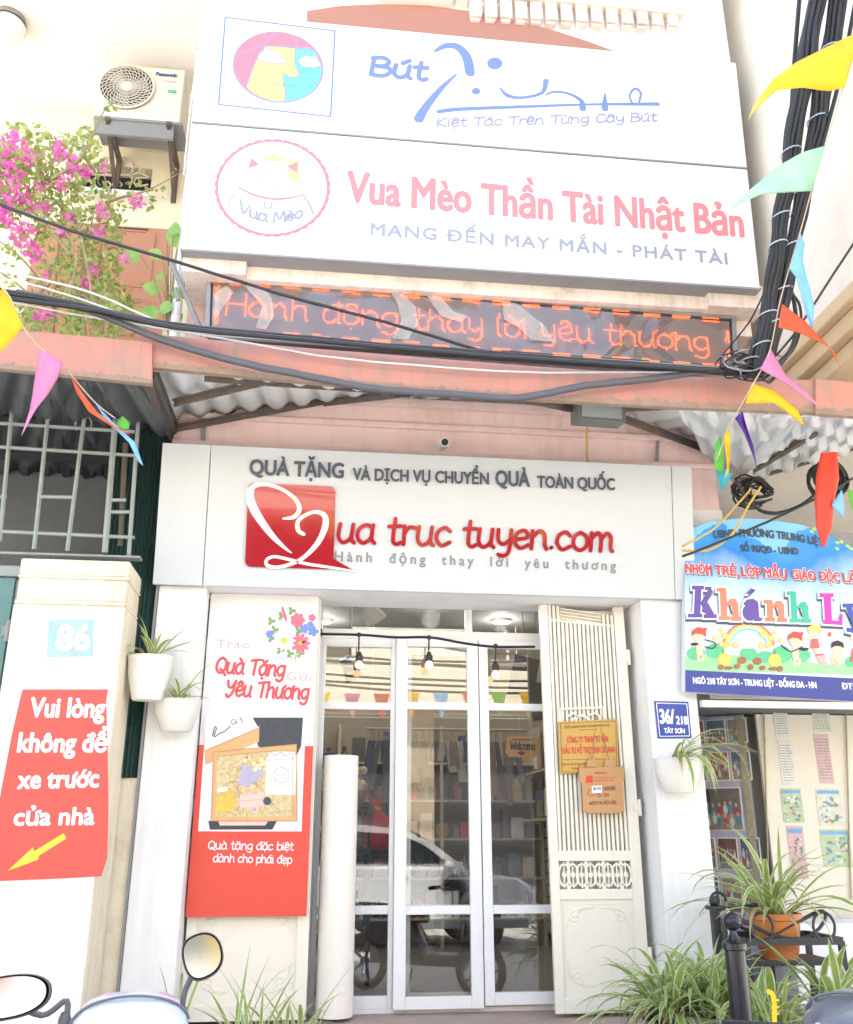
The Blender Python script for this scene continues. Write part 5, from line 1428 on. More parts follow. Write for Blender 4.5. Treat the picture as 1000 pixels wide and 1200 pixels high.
for k, (x0, y0, x1, y1, mi, kind) in enumerate([(904, 818, 926, 864, 0, 'txt'), (911, 868, 934, 920, 0, 'txt'), (914, 924, 943, 964, 1, 'pic'), (921, 968, 948, 1030, 3, 'pic'), (949, 820, 975, 858, 4, 'txt'), (953, 860, 978, 918, 3, 'txt'), (955, 924, 990, 968, 4, 'pic'), (960, 972, 1000, 1016, 1, 'pic'), (1004, 830, 1040, 900, 4, 'pic')]):
    f0 = fn.px(x0, y0); f1 = fn.px(x1, y1)
    o = MB().fbox(fn, f0[0], f1[0], f1[1], f0[1], .0005, .003).build('poster', PRM[mi], nb)
    mb = MB(); W_, H_ = f1[0] - f0[0], f0[1] - f1[1]
    if kind == 'txt':
        nl = 14
        for i in range(nl):
            zz = f0[1] - H_ * (.1 + .85 * i / nl)
            x_ = f0[0] + W_ * .1
            while x_ < f1[0] - W_ * .15:
                l_ = W_ * rnd.uniform(.06, .2); mb.fbox(fn, x_, min(x_ + l_, f1[0] - W_ * .08), zz - H_ * .018, zz, .003, .0038); x_ += l_ + W_ * .05
        mb.build('print', PRM[5], o)
    else:
        mb.fbox(fn, f0[0] + W_ * .06, f1[0] - W_ * .06, f0[1] - H_ * .14, f0[1] - H_ * .05, .003, .0042)
        for i in range(34):
            mb.mi = rnd.randrange(5)
            cx, cy = rnd.uniform(f0[0] + W_ * .12, f1[0] - W_ * .12), rnd.uniform(f1[1] + H_ * .08, f0[1] - H_ * .22)
            if i % 3:
                mb.poly(fn, ell(cx, cy, W_ * rnd.uniform(.02, .09), H_ * rnd.uniform(.015, .05), 9, rnd.uniform(0, 3)), .003, .0038 + .00008 * i)
            else:
                w2, h2 = W_ * rnd.uniform(.04, .10), H_ * rnd.uniform(.01, .05)
                mb.fbox(fn, cx - w2, cx + w2, cy - h2, cy + h2, .003, .0038 + .00008 * i)
        mb.build('print', [PRM[2], PRM[5], mat('print_leafy', (.16, .34, .14), .5), mat('print_brick', (.52, .22, .12), .5), PRM[0]], o)
MB().box(2.34, 4.0, -.1, .20, 0, .95).build('low_wall', M['whitewall'], kb)
MB().box(1.7, 6, -.3, .5, -.05, .22).build('floor', M['tile'], kb)

# ------------------------------------------------------------------ kindergarten signboard
ks = thing('kindergarten_sign', 'bright blue kindergarten sign with an arched top and colourful children', 'sign', (2.4, -.6, 2.4))
f6 = front(-.60)
KT = [(803, 626), (806, 621), (830, 612), (864, 607.5), (900, 608.5), (940, 615), (970, 626), (1000, 641), (1040, 660), (1040, 824), (803, 810.5)]
mb = MB(); mb.poly(f6, pp(f6, KT), -.06, 0)
def printmat(name, stops, z0, z1):
    m = mat(name, (1, 1, 1), .35, var=0)
    nt = m.node_tree; b = nt.nodes['Principled BSDF']
    tc = nt.nodes.new('ShaderNodeNewGeometry'); sp = nt.nodes.new('ShaderNodeSeparateXYZ'); mr = nt.nodes.new('ShaderNodeMapRange')
    nt.links.new(tc.outputs['Position'], sp.inputs[0]); nt.links.new(sp.outputs['Z'], mr.inputs[0])
    mr.inputs[1].default_value = z0; mr.inputs[2].default_value = z1
    n = nt.nodes.new('ShaderNodeTexNoise'); n.inputs['Scale'].default_value = 2.2; n.inputs['Detail'].default_value = 5
    nt.links.new(tc.outputs['Position'], n.inputs['Vector'])
    ad = nt.nodes.new('ShaderNodeMath'); ad.operation = 'MULTIPLY_ADD'; ad.inputs[1].default_value = .5
    nt.links.new(n.outputs['Fac'], ad.inputs[0]); nt.links.new(mr.outputs[0], ad.inputs[2])
    rp = nt.nodes.new('ShaderNodeValToRGB')
    while len(rp.color_ramp.elements) < len(stops): rp.color_ramp.elements.new(.5)
    for e, (p, c_) in zip(rp.color_ramp.elements, stops): e.position = p; e.color = list(c_) + [1]
    nt.links.new(ad.outputs[0], rp.inputs[0]); nt.links.new(rp.outputs[0], b.inputs['Base Color'])
    return m
zt_, zb_ = f6.px(900, 608)[1], f6.px(900, 795)[1]
mb.build('board', printmat('printed_sky', [(.32, (.74, .74, .84)), (.62, (.50, .70, .84)), (.85, (.015, .22, .66)), (1.0, (.04, .32, .74)), (1.18, (.22, .56, .82))], zb_, zt_ + .25), ks)
D = lambda pts: off(pts, 5, 800, 590)
art('blue_band', ks, f6, mat('print_deepblue', (.03, .05, .26), .35), [('p', [(803, 785.3), (1040, 797), (1040, 824), (803, 810.5)])], .004)
art('meadow', ks, f6, mat('print_grass', (.30, .62, .30), .4, var=.2, scale=20), [('p', D([(15, 902), (60, 900), (200, 885), (420, 895), (700, 925), (850, 945), (1000, 935), (1200, 940), (1200, 1010), (15, 978)]))], .003)
art('bushes', ks, f6, mat('print_bush', (.10, .50, .24), .4, var=.3, scale=30), [('p', D(ell(x, y, rx, ry, 16))) for x, y, rx, ry in ((78, 880, 55, 40), (190, 865, 55, 45), (385, 880, 50, 40), (480, 900, 50, 35), (580, 885, 60, 50), (690, 890, 60, 42), (980, 930, 30, 30))], .0035)
for i, (c_, r_) in enumerate(((((.80, .16, .20)), 150), (((.86, .50, .12)), 138), (((.86, .78, .25)), 126), (((.25, .58, .78)), 114))):
    art('rainbow_band', ks, f6, mat('print_rainbow_%d' % i, c_, .4), [('s', D(ell(385, 850, r_, r_, 20, 0, PI * 1.05, PI * 1.95)), 2.6)], .004 + .0006 * i)
art('sunflowers', ks, f6, mat('print_sun', (.86, .55, .10), .4, var=.25, scale=40), [('p', D(ell(x, y, r_, r_, 12))) for x, y, r_ in ((190, 790, 15), (220, 745, 14), (245, 775, 19), (225, 825, 17), (260, 830, 18), (310, 830, 19), (458, 835, 19), (515, 790, 18), (465, 770, 15), (530, 760, 14), (570, 805, 14), (500, 835, 16))] , .007)
art('seed_heads', ks, f6, mat('print_seed', (.84, .74, .55), .4), [('p', D(ell(x, y, r_, r_, 10))) for x, y, r_ in ((245, 775, 8), (310, 830, 8), (458, 835, 8), (515, 790, 7), (225, 825, 6), (190, 790, 6), (570, 805, 6))], .0092)
skin = mat('print_skin', (.86, .56, .40), .4); hair = mat('print_redhair', (.50, .07, .04), .4)
art('children_bodies', ks, f6, skin, sum([[('p', D(ell(x, y, 36, 36, 18))), ('s', D([(x + 2, y + 30), (x + 6, y + 80), (x + 4, y + 105)]), [6, 8, 6]), ('s', D([(x + 4, y + 105), (x + 30, y + 118), (x + 18, y + 145)]), 3), ('s', D([(x + 2, y + 105), (x, y + 150)]), 3), ('s', D([(x + 4, y + 55), (x - 30, y + 62)]), 2.5)] for x, y in ((92, 775), (655, 800))], [])
    + [('p', D(ell(770, 760, 30, 30, 16))), ('s', D([(770, 785), (712, 802)]), 2.5), ('s', D([(772, 790), (770, 835), (790, 885)]), [4, 6, 3]), ('p', D(ell(905, 850, 30, 30, 16))), ('s', D([(905, 875), (905, 915)]), 8), ('s', D([(890, 880), (872, 920), (895, 945)]), 2.8), ('s', D([(920, 880), (932, 920), (912, 945)]), 2.8), ('p', D(ell(1010, 790, 30, 30, 12)))], .006)
art('children_hair', ks, f6, hair, [('p', D([(x - 42, y + 2), (x - 38, y - 30), (x - 5, y - 50), (x + 30, y - 42), (x + 52, y - 46), (x + 42, y - 22), (x + 44, y + 8), (x + 20, y - 8), (x - 15, y - 12)])) for x, y in ((92, 775), (655, 800))], .009)
art('child_blond_hair', ks, f6, mat('print_blond', (.86, .62, .12), .4), [('p', D([(730, 760), (736, 725), (765, 712), (800, 718), (818, 750), (800, 765), (785, 742), (750, 742)]))], .009)
art('child_black_hair', ks, f6, M['black'], [('p', D([(868, 848), (872, 815), (905, 803), (938, 818), (942, 850), (922, 838), (890, 836)])), ('s', D([(130, 800), (190, 820), (175, 850), (130, 840)]), 1.2), ('s', D([(575, 830), (630, 868), (700, 840)]), 1.2), ('p', D(ell(68, 826, 22, 9))), ('p', D(ell(710, 855, 26, 9)))], .010)
art('children_clothes', ks, f6, mat('print_dress', (.72, .12, .10), .4), [('p', D([(755, 795), (790, 795), (800, 850), (745, 850)])), ('p', D([(775, 885), (820, 880), (822, 890), (778, 894)])), ('p', D(ell(858, 768, 11, 14))), ('p', D([(990, 850), (1020, 850), (1030, 930), (980, 930)]))], .0095)
art('insects', ks, f6, mat('print_honey', (.80, .55, .10), .4), [('p', D(ell(243, 915, 38, 38, 18))), ('p', D(ell(538, 920, 38, 38, 18)))], .007)
art('insect_shoes', ks, f6, mat('print_nut', (.32, .12, .05), .4, var=.3), [('p', D(ell(x, y, rx, ry, 14))) for x, y, rx, ry in ((222, 960, 18, 15), (268, 965, 26, 10), (345, 920, 26, 22), (435, 925, 26, 22), (318, 955, 18, 16), (395, 960, 18, 18), (465, 965, 18, 14), (525, 970, 26, 10), (568, 970, 18, 16))] + [('s', D([(240, 880), (235, 855)]), .7), ('s', D([(538, 885), (540, 860)]), .7)], .0085)
art('insect_eyes', ks, f6, M['white'], [('p', D(ell(x, y, 12, 14, 12))) for x, y in ((232, 903), (256, 903), (528, 908), (552, 908))] + [('p', D([(300, 800), (380, 745), (470, 800), (440, 850), (330, 850)]))], .0062)
art('stump', ks, f6, mat('print_stump', (.55, .42, .33), .4), [('p', D([(775, 895), (828, 880), (850, 945), (812, 948)]))], .0065)
mb = MB()
txt(mb, f6, 'UBND PHƯỜNG TRUNG LIỆT', (836, 631), (966, 641), 8.5, .004, bold=.06, arc=.035); txt(mb, f6, 'SỐ 96/QĐ - UBND', (868, 646), (936, 650), 7.5, .004, bold=.06)
mb.build('heading', M['navy'], ks)
for dx, dy, d, m, nm, bo in ((1, 1.6, .004, M['navy'], 'title_shadow', .07), (0, 0, .006, M['white'], 'title_edge', .12), (0, 0, .008, mat('print_vermilion', (.76, .05, .05), .35), 'title', .05)):
    mb = MB(); [txt(mb, f6, s_, (x0 + dx, 671.5 + (x0 - 803) * .058 + dy), (x1 + dx, 671.5 + (x1 - 803) * .058 + dy), 10.5, d, bold=bo) for s_, x0, x1 in (('NHÓM', 803.5, 834), ('TRẺ,', 838, 866), ('LỚP', 869, 892), ('MẪU', 895, 922), ('GIÁO', 928, 956), ('ĐỘC', 961, 984), ('LẬP', 988, 1012))]; mb.build(nm, m, ks)
mb = MB(); txt(mb, f6, 'NGÕ 218 TÂY SƠN - TRUNG LIỆT - ĐỐNG ĐA - HN', (812, 801), (957, 806.5), 7, .005, bold=.06); txt(mb, f6, 'ĐT: 0974', (987, 807.5), (1022, 809), 7, .005, bold=.06)
mb.build('address', M['white'], ks)
# heavy slab letters, drawn piece by piece
def slab(ch, P):
    return [('p', D(p)) if len(p) > 2 and not isinstance(p[0], str) else p for p in P]
def R4(x0, y0, x1, y1): return [(x0, y0), (x1, y0), (x1, y1), (x0, y1)]
def stem(x, y0, y1, w, sl=0): return [(x, y0), (x + w, y0), (x + w + sl, y1), (x + sl, y1)]
LET = [
 ('indigo', (.10, .05, .30), [stem(70, 490, 665, 38, -8), R4(52, 484, 122, 506), R4(28, 648, 112, 670), [(100, 590), (150, 500), (175, 512), (128, 598)], R4(128, 490, 166, 510), [(98, 580), (130, 560), (182, 650), (140, 668)], R4(120, 652, 196, 674)]),
 ('coral', (.82, .20, .12), [stem(215, 500, 675, 38, 6), R4(196, 497, 245, 518), R4(208, 662, 275, 685), [(250, 590), (275, 560), (305, 560), (322, 590), (326, 668), (290, 668), (284, 605), (268, 598), (256, 615)], R4(278, 664, 342, 690)]),
 ('indigo', (.10, .05, .30), [ell(392, 640, 44, 50, 20), [(410, 570), (440, 590), (446, 668), (462, 676), (456, 692), (415, 692), (408, 650)], [(352, 590), (372, 565), (410, 560), (440, 580), (430, 600), (385, 590), (372, 610)], [(368, 530), (400, 500), (420, 506), (384, 536)]]),
 ('coral', (.82, .26, .14), [stem(488, 570, 680, 36, 4), R4(470, 566, 515, 588), R4(478, 672, 540, 694), [(518, 605), (545, 572), (575, 572), (592, 600), (594, 678), (558, 678), (554, 615), (536, 608), (524, 622)], R4(548, 674, 608, 698)]),
 ('green', (.03, .42, .28), [stem(625, 520, 686, 36, 10), R4(606, 516, 660, 540), R4(622, 676, 688, 700), [(662, 610), (690, 578), (716, 578), (732, 606), (738, 682), (700, 682), (694, 622), (678, 615), (668, 632)], R4(690, 678, 750, 702)]),
 ('magenta', (.62, .02, .36), [stem(822, 535, 690, 42, 8), R4(798, 528, 880, 552), [(820, 684), (915, 690), (920, 650), (934, 652), (932, 715), (818, 708)]]),
 ('navy', (.03, .06, .36), [[(948, 600), (986, 602), (1012, 690), (990, 715)], R4(934, 588, 1006, 612), [(1010, 715), (1046, 600), (1070, 605), (1030, 740), (1000, 762), (955, 752), (958, 728), (990, 735)], R4(1030, 590, 1092, 612)])]
for nm, c_, P in LET:
    def grow(p, g_):
        cx = sum(q[0] for q in p) / len(p); cy = sum(q[1] for q in p) / len(p)
        return [(q[0] + g_ * (1 if q[0] > cx else -1), q[1] + g_ * (1 if q[1] > cy else -1)) for q in p]
    art('letter_shadow', ks, f6, M['navy'], [('p', D([(q[0] - 3, q[1] + 14) for q in grow(p, 9)])) for p in P], .0055)
    art('letter_edge', ks, f6, M['white'], [('p', D(grow(p, 9))) for p in P], .0085)
    art('letter', ks, f6, mat('print_' + nm + str(len(P)), c_, .3), [('p', D(p)) for p in P], .0112)
art('bunch_leaves', ks, f6, mat('print_lime', (.38, .62, .12), .4), [('p', D(ell(x, y, 14, 9, 10, .4))) for x, y in ((755, 165), (770, 150), (905, 230), (930, 225), (905, 265), (985, 265), (965, 250))], .003)
zr_ = f6.px(900, 819)[1]
MB().box(1.66, 3.35, -.64, -.60, zr_ - .06, zr_ - .02).build('bottom_rail', mat('rail_cream', (.70, .66, .56), .5), ks)
# ------------------------------------------------------------------ overhead cables
bk = M['black']
def cable(label, pts, Y, r, m=bk, name='cable', group='cables strung along the awnings', n=6, k=6):
    if isinstance(Y, (int, float)): Y = [Y] * len(pts)
    P = spl([tuple(at(p[0], p[1], y)) for p, y in zip(pts, Y)], k)
    rj = random.Random(len(label)); ph = rj.uniform(0, 6)
    P = [q + Vector((0, rj.uniform(-.002, .002), .004 * math.sin(i * .45 + ph) + rj.uniform(-.0015, .0015))) if 0 < i < len(P) - 1 else q for i, q in enumerate(P)]
    o = MB().tube(P, r, n).build(name, m, None, smooth=True, loc=P[0])
    return tag(o, label, 'cable', group)
ljt = mat('white_wire', (.66, .64, .60), .6)
cable('thick black cable sagging across the awning board from the bush to the tangle', [(-60, 332), (60, 352), (150, 371), (240, 386), (400, 401), (560, 413), (700, 425), (890, 437)], -1.74, .020)
cable('black cable running just below the LED screen beside the thickest one', [(-60, 340), (100, 362), (190, 381), (300, 393), (480, 410), (640, 421), (880, 438)], -1.78, .013)
cable('heavy grey cable looping down below the red awning board', [(20, 343), (100, 362), (160, 385), (200, 402), (272, 421.6), (344, 438), (416, 452), (488, 459.4), (560, 465), (612, 465), (684, 453), (756, 444), (828, 435), (885, 438)], -1.70, .021, mat('grey_cable', (.09, .09, .10), .5))
cable('thin black wire crossing the flowers and the LED screen diagonally', [(-40, 228), (0, 240), (100, 275), (216, 310), (344, 348), (452, 378), (560, 409), (640, 424)], -1.5, .010)
cable('thin white wire drooping along the red awning board', [(-40, 345), (90, 368), (200, 387), (308, 405), (416, 421.6), (560, 434), (684, 436), (830, 437)], -1.68, .006, ljt)
cable('pale wire hanging in front of the lower flowers', [(-40, 310), (40, 325), (110, 345), (190, 378), (250, 392), (330, 398)], -1.5, .007, ljt)
cable('second pale wire just above the yellow flag', [(-40, 322), (30, 332), (100, 352), (180, 384)], -1.55, .006, ljt)
cable('thin dark wire slanting up the yellow side wall from the tangle', [(888, 436), (930, 392), (1000, 287), (1060, 200)], [-1.8, -1.9, -2.2, -2.5], .007)
cable('thin wire from the LED screen corner up to the cable bundle', [(838, 428), (860, 400), (884, 368), (905, 320)], [-1.2, -1.5, -1.8, -2.0], .005)
cable('black loop of cable hanging beside the bundle', [(925, 330), (933, 372), (927, 410), (900, 436)], -1.9, .012)
cable('second black loop hanging beside the bundle', [(920, 335), (938, 360), (934, 400), (915, 428), (892, 440)], -1.85, .008)
tg = MB(); rnd = random.Random(5)
c0 = at(882, 432, -1.8)
for k in range(16):
    pts = []
    a0 = rnd.uniform(0, 2 * PI); r0 = rnd.uniform(.04, .11); ox, oz = rnd.uniform(-.09, .06), rnd.uniform(-.03, .05)
    for j in range(9):
        a = a0 + j * .75
        pts.append(c0 + Vector((ox + r0 * 1.5 * math.cos(a) + rnd.uniform(-.02, .02), rnd.uniform(-.05, .05), oz + r0 * .7 * math.sin(a))))
    tg.mi = k % 3 == 0
    tg.tube(spl(pts, 3), .005, 5)
tag(tg.build('wire_tangle', [bk, mat('grey_wire', (.28, .28, .29), .5)], None, smooth=True, loc=c0), 'tangle of grey and black wires where the bundle meets the awning', 'wires')
cable('black arc of cable above the kindergarten sign', [(862, 560), (880, 590), (905, 601), (940, 592), (965, 570)], -.9, .012)
cable('long dark wire passing in front of the kindergarten sign heading', [(800, 652), (850, 632), (900, 612), (960, 582), (1010, 556), (1050, 540)], -1.0, .008)
cable('yellow wire arching from the signboard end to the awning', [(800, 645), (830, 645), (858, 625), (878, 592), (892, 570)], -.95, .008, MATS['yellow_wire'])
cable('second yellow wire close under the first', [(800, 640), (838, 618), (866, 590), (880, 572)], -.93, .007, MATS['yellow_wire'])
mb = MB(); c0 = at(884, 578, -.5)
for k in range(14):
    r0 = rnd.uniform(.07, .13); cc = c0 + Vector((rnd.uniform(-.05, .05), rnd.uniform(-.05, .05), rnd.uniform(-.03, .04)))
    mb.tube([cc + Vector((r0 * math.cos(q) * 1.1, .04 * math.sin(q * 2 + k), r0 * .8 * math.sin(q))) for q in [2 * PI * i / 14 for i in range(13)]], .008, 5)
tag(mb.build('cable_coil', bk, None, smooth=True, loc=c0), 'messy black cable coil between the pink beam and the kindergarten sign', 'cable coil')
mb = MB(); c0 = at(962, 568, -.5)
for k in range(9):
    r0 = .09 + .012 * (k % 4); cc = c0 + Vector((0, -.02 * k, 0))
    mb.tube([cc + Vector((r0 * math.cos(q), .01 * math.sin(q * 2 + k), r0 * 1.05 * math.sin(q))) for q in [2 * PI * i / 18 for i in range(19)]], .010, 5)
tag(mb.build('cable_coil', bk, None, smooth=True, loc=c0), 'round black cable coil hanging behind the red cloth', 'cable coil')
# thick vertical bundle
bd = thing('cable_bundle', 'thick black bundle of cables tied with pale wire running up the corner', 'cables', at(893, 435, -1.8))
path = [(893, 437), (898, 405), (908, 360), (917, 310), (926, 255), (935, 205), (946, 140), (956, 80), (967, 20), (985, -80)]
Ys = [-1.8, -1.84, -1.9, -1.97, -2.04, -2.1, -2.2, -2.3, -2.36, -2.5]
ctr = spl([tuple(at(p[0], p[1], y)) for p, y in zip(path, Ys)], 5)
for s_ in (-1, 1):
    mb = MB()
    for k in range(10):
        a = 2 * PI * k / 9; rr = 0 if k == 9 else 1
        pts = []
        for i, p in enumerate(ctr):
            t = i / (len(ctr) - 1)
            sep = .018 + .046 * min(1, t * 1.6) + .006 * math.sin(i * .7)
            w_ = .026 + .016 * t
            pts.append(p + Vector((s_ * sep + rr * w_ * math.cos(a + .25 * math.sin(i * .25)), rr * w_ * math.sin(a + .25 * math.sin(i * .3)), 0)) + Vector((.004 * math.sin(i * .9 + k), .004 * math.cos(i * .7 + k * 2), 0)))
        mb.tube(pts, .013 + .004 * (k % 3) / 2, 6)
    mb.build('strand', mat('old_cable', (.022, .022, .024), .6, var=.5, scale=30), bd, smooth=True)
mb = MB()
for i in (5, 9, 17, 20, 27, 34):
    for s_ in (-1, 1):
        t = i / (len(ctr) - 1); sep = .018 + .046 * min(1, t * 1.6); R_ = .050 + .014 * t
        p = ctr[i + (3 if s_ > 0 and i != 17 else 0)] + Vector((s_ * sep, 0, 0))
        mb.tube([p + Vector((R_ * math.cos(q), R_ * math.sin(q), .012 * math.cos(q))) for q in [2 * PI * j / 14 for j in range(15)]], .004, 4)
mb.build('tie', mat('tie_wire', (.42, .50, .58), .4), bd)
mb = MB(); mb.tube(spl([tuple(at(*p)) for p in ((872, 437, -1.8), (893, 372, -1.85), (912, 250, -1.9), (926, 150, -2.0), (932, 60, -2.1), (942, -60, -2.2))], 5), .014, 6).tube(spl([tuple(at(*p)) for p in ((900, 430, -1.8), (922, 350, -1.95), (948, 230, -2.1), (985, 90, -2.3), (1003, 0, -2.4))], 5), .012, 6)
mb.build('stray_cable', bk, bd, smooth=True)

# ------------------------------------------------------------------ pennants
COLS = dict(yellow=(.86, .62, .02), mint=(.50, .76, .55), sky=(.30, .60, .82), orange=(.80, .16, .06), pink=(.78, .32, .52), violet=(.12, .04, .30), green=(.18, .56, .08), teal=(.05, .45, .52), red=(.74, .07, .03))
def pennant(label, col, pts, Y, amp=.018, name='pennant', cat='pennant', group='pennants on the bunting strings', thick=.0012):
    n = len(pts)
    P = []
    for i, (x, y) in enumerate(pts):
        p = at(x, y, Y)
        P.append(at(x, y, Y + amp * math.sin(i * 1.7 + x * .03)))
    c = sum(P, Vector()) / n
    bm = bmesh.new()
    vs = [bm.verts.new(p - P[0]) for p in P]
    bm.faces.new(vs)
    bmesh.ops.triangulate(bm, faces=bm.faces[:])
    bmesh.ops.subdivide_edges(bm, edges=bm.edges[:], cuts=2, use_grid_fill=True, smooth=.25)
    me = bpy.data.meshes.new(name); bm.to_mesh(me); bm.free()
    me.polygons.foreach_set('use_smooth', [True] * len(me.polygons))
    me.materials.append(clothmat('pennant_' + col, COLS[col], .45))
    o = bpy.data.objects.new(name, me); COL.objects.link(o); o.location = P[0]
    s_ = o.modifiers.new('thickness', 'SOLIDIFY'); s_.thickness = thick
    return tag(o, label, cat, group)
C4 = lambda pts: off(pts, 2.61, 780, 0)
C8 = lambda pts: off(pts, 2.61, 780, 400)
C5 = lambda pts: off(pts, 2.778, 0, 320)
pennant('large yellow pennant at the top crossing the cable bundle', 'yellow', C4([(600, 92), (500, 140), (400, 190), (330, 240), (270, 320), (250, 375), (262, 350), (300, 300), (340, 276), (420, 268), (500, 278), (548, 268)]), -2.75)
pennant('pale mint pennant with its tip over the white sign', 'mint', C4([(490, 445), (420, 465), (340, 510), (270, 570), (195, 640), (240, 618), (290, 595), (360, 565), (450, 584)]), -2.55)
pennant('light blue twisted pennant hanging beside the cable bundle', 'sky', C4([(412, 712), (427, 745), (420, 800), (440, 880), (456, 940), (450, 1010), (430, 960), (400, 850), (380, 822)]), -2.35)
pennant('orange pennant with a curling tail against the yellow side wall', 'orange', C4([(357, 928), (345, 1002), (400, 1015), (455, 1030), (500, 1062), (532, 1118), (522, 1085), (480, 1038), (430, 985)]), -2.2)
pennant('pink pennant lying over the red awning joint', 'pink', C8([(322, 22), (290, 85), (340, 112), (400, 152), (440, 180), (478, 203), (420, 145), (370, 105)]), -2.05)
pennant('yellow pennant hanging below the pink one under the awning edge', 'yellow', C8([(265, 128), (245, 190), (330, 187), (385, 220), (428, 262), (405, 210), (330, 150)]), -2.0)
pennant('narrow violet pennant under the corrugated awning', 'violet', C8([(235, 213), (213, 235), (245, 290), (268, 350), (281, 397), (270, 320), (242, 240)]), -1.9)
pennant('thin yellow strip of pennant beside the green one', 'yellow', C8([(196, 262), (178, 290), (188, 330), (190, 380), (180, 422), (194, 400), (199, 310)]), -1.85)
pennant('small green pennant near the end of the signboard', 'green', C8([(167, 288), (150, 320), (150, 392), (176, 402), (180, 340)]), -1.8)
pennant('small teal pennant tip below the green one', 'teal', C8([(155, 395), (172, 457), (206, 408), (180, 388)]), -1.78)
pennant('sky blue pennant beside the red cloth', 'sky', C8([(540, 452), (508, 502), (546, 542), (548, 500)]), -1.3)
pennant('bright green pennant strip at the edge beside the sky blue one', 'green', C8([(556, 452), (566, 500), (590, 560), (580, 490), (572, 455)]), -1.3)
pennant('big yellow pennant over the neighbour awning board', 'yellow', C5([(-60, 90), (15, 48), (45, 105), (76, 172), (40, 220), (-10, 268), (-50, 250)]), -2.1)
pennant('pink pennant hanging down in front of the iron grille', 'pink', C5([(130, 243), (160, 262), (206, 290), (195, 330), (160, 390), (120, 440), (70, 532), (95, 455), (112, 400), (120, 300)]), -2.0)
pennant('narrow orange pennant hanging by the green ribbed panel', 'orange', C5([(232, 335), (270, 392), (320, 455), (370, 495), (432, 532), (370, 502), (290, 452), (248, 385)]), -1.9)
pennant('wavy blue pennant at the end of its string by the ribbed panel', 'sky', C5([(310, 422), (370, 488), (440, 550), (467, 628), (452, 615), (420, 552), (340, 472)]), -1.85)
pennant('crumpled green pennant caught near the grille corner', 'green', C5([(385, 478), (400, 466), (424, 486), (420, 508), (392, 510), (378, 496)]), -1.8)
def bstring(label, pts, Ys):
    P = spl([tuple(at(p[0], p[1], y)) for p, y in zip(pts, Ys)], 5)
    return tag(MB().tube(P, .0035, 5).build('bunting_string', mat('string_tan', (.55, .42, .28), .8), None, loc=P[0]), label, 'string', 'bunting strings')
bstring('tan bunting string climbing past the cable bundle', [(1016, 20), (988, 103), (967, 172), (950, 228), (937, 275), (915, 350), (902, 412), (880, 455), (855, 500), (840, 540)], [-2.75, -2.73, -2.55, -2.5, -2.35, -2.2, -2.05, -2.0, -1.85, -1.8])
bstring('tan bunting string sloping down over the neighbour awning', [(-30, 320), (6, 340), (28, 384), (48, 408), (74, 426), (84, 440), (112, 472), (135, 490)], [-2.1, -2.1, -2.1, -2.0, -2.0, -1.9, -1.85, -1.8])
mb = MB(); pr = [(966, 536), (958, 575), (955, 605), (962, 636), (968, 638), (974, 610), (985, 570), (992, 528)]
P = [at(x, y, -1.25) for x, y in pr]
ax_ = [(at(972, 532, -1.25), .055), (at(970, 560, -1.25), .075), (at(966, 590, -1.25), .06), (at(966, 618, -1.25), .05), (at(965, 640, -1.25), .012)]
vs = []; n = 18
for p, r_ in ax_:
    for k in range(n):
        a = 2 * PI * k / n; rr = r_ * (1 + .22 * math.sin(a * 4))
        vs.append(p + Vector((rr * math.cos(a), rr * .6 * math.sin(a), 0)))
mb.add(vs, [(i * n + k, i * n + (k + 1) % n, (i + 1) * n + (k + 1) % n, (i + 1) * n + k) for i in range(len(ax_) - 1) for k in range(n)])
tag(mb.build('furled_cloth', clothmat('pennant_red', COLS['red'], .25), None, smooth=True, loc=ax_[0][0]), 'furled red cloth hanging in front of the kindergarten sign', 'cloth')

# ------------------------------------------------------------------ plants
spider_m = leafmat('spider_leaf', (.26, .40, .08), (.42, .52, .16), .4, (.86, .85, .58))
dry_m = leafmat('dry_leaf', (.42, .30, .13), (.52, .42, .22), .3)
def blade(mb, base, az, L, rise, droop, w, rnd):
    """a strap leaf: pale margins, green middle"""
    d = Vector((math.cos(az), math.sin(az), 0)); side = Vector((-d.y, d.x, 0))
    n = 9; tw = rnd.uniform(-.35, .35)
    rows = []
    p = Vector(base); el = rise
    for i in range(n + 1):
        t = i / n
        ww = w * (math.sin(PI * min(1, .12 + t * .5)) if t < .6 else (1 - t) / .4 * .98 + .02)
        sd = (side * math.cos(tw * t) + Vector((0, 0, 1)) * math.sin(tw * t))
        nn = d.cross(sd) * .25 * ww
        rows.append([p - sd * ww, p - sd * ww * .45 + Vector((0, 0, -.2 * ww)), p + sd * ww * .45 + Vector((0, 0, -.2 * ww)), p + sd * ww])
        p = p + (d * math.cos(el) + Vector((0, 0, math.sin(el)))) * (L / n)
        el -= droop / n * (.4 + 1.2 * t)
    b = len(mb.v)
    for r_ in rows: mb.v += [tuple(q) for q in r_]; mb.attr += [1, 0, 0, 1]
    for i in range(n):
        for j in range(3):
            mb.f.append((b + i * 4 + j, b + i * 4 + j + 1, b + i * 4 + j + 5, b + i * 4 + j + 4)); mb.m.append(0)
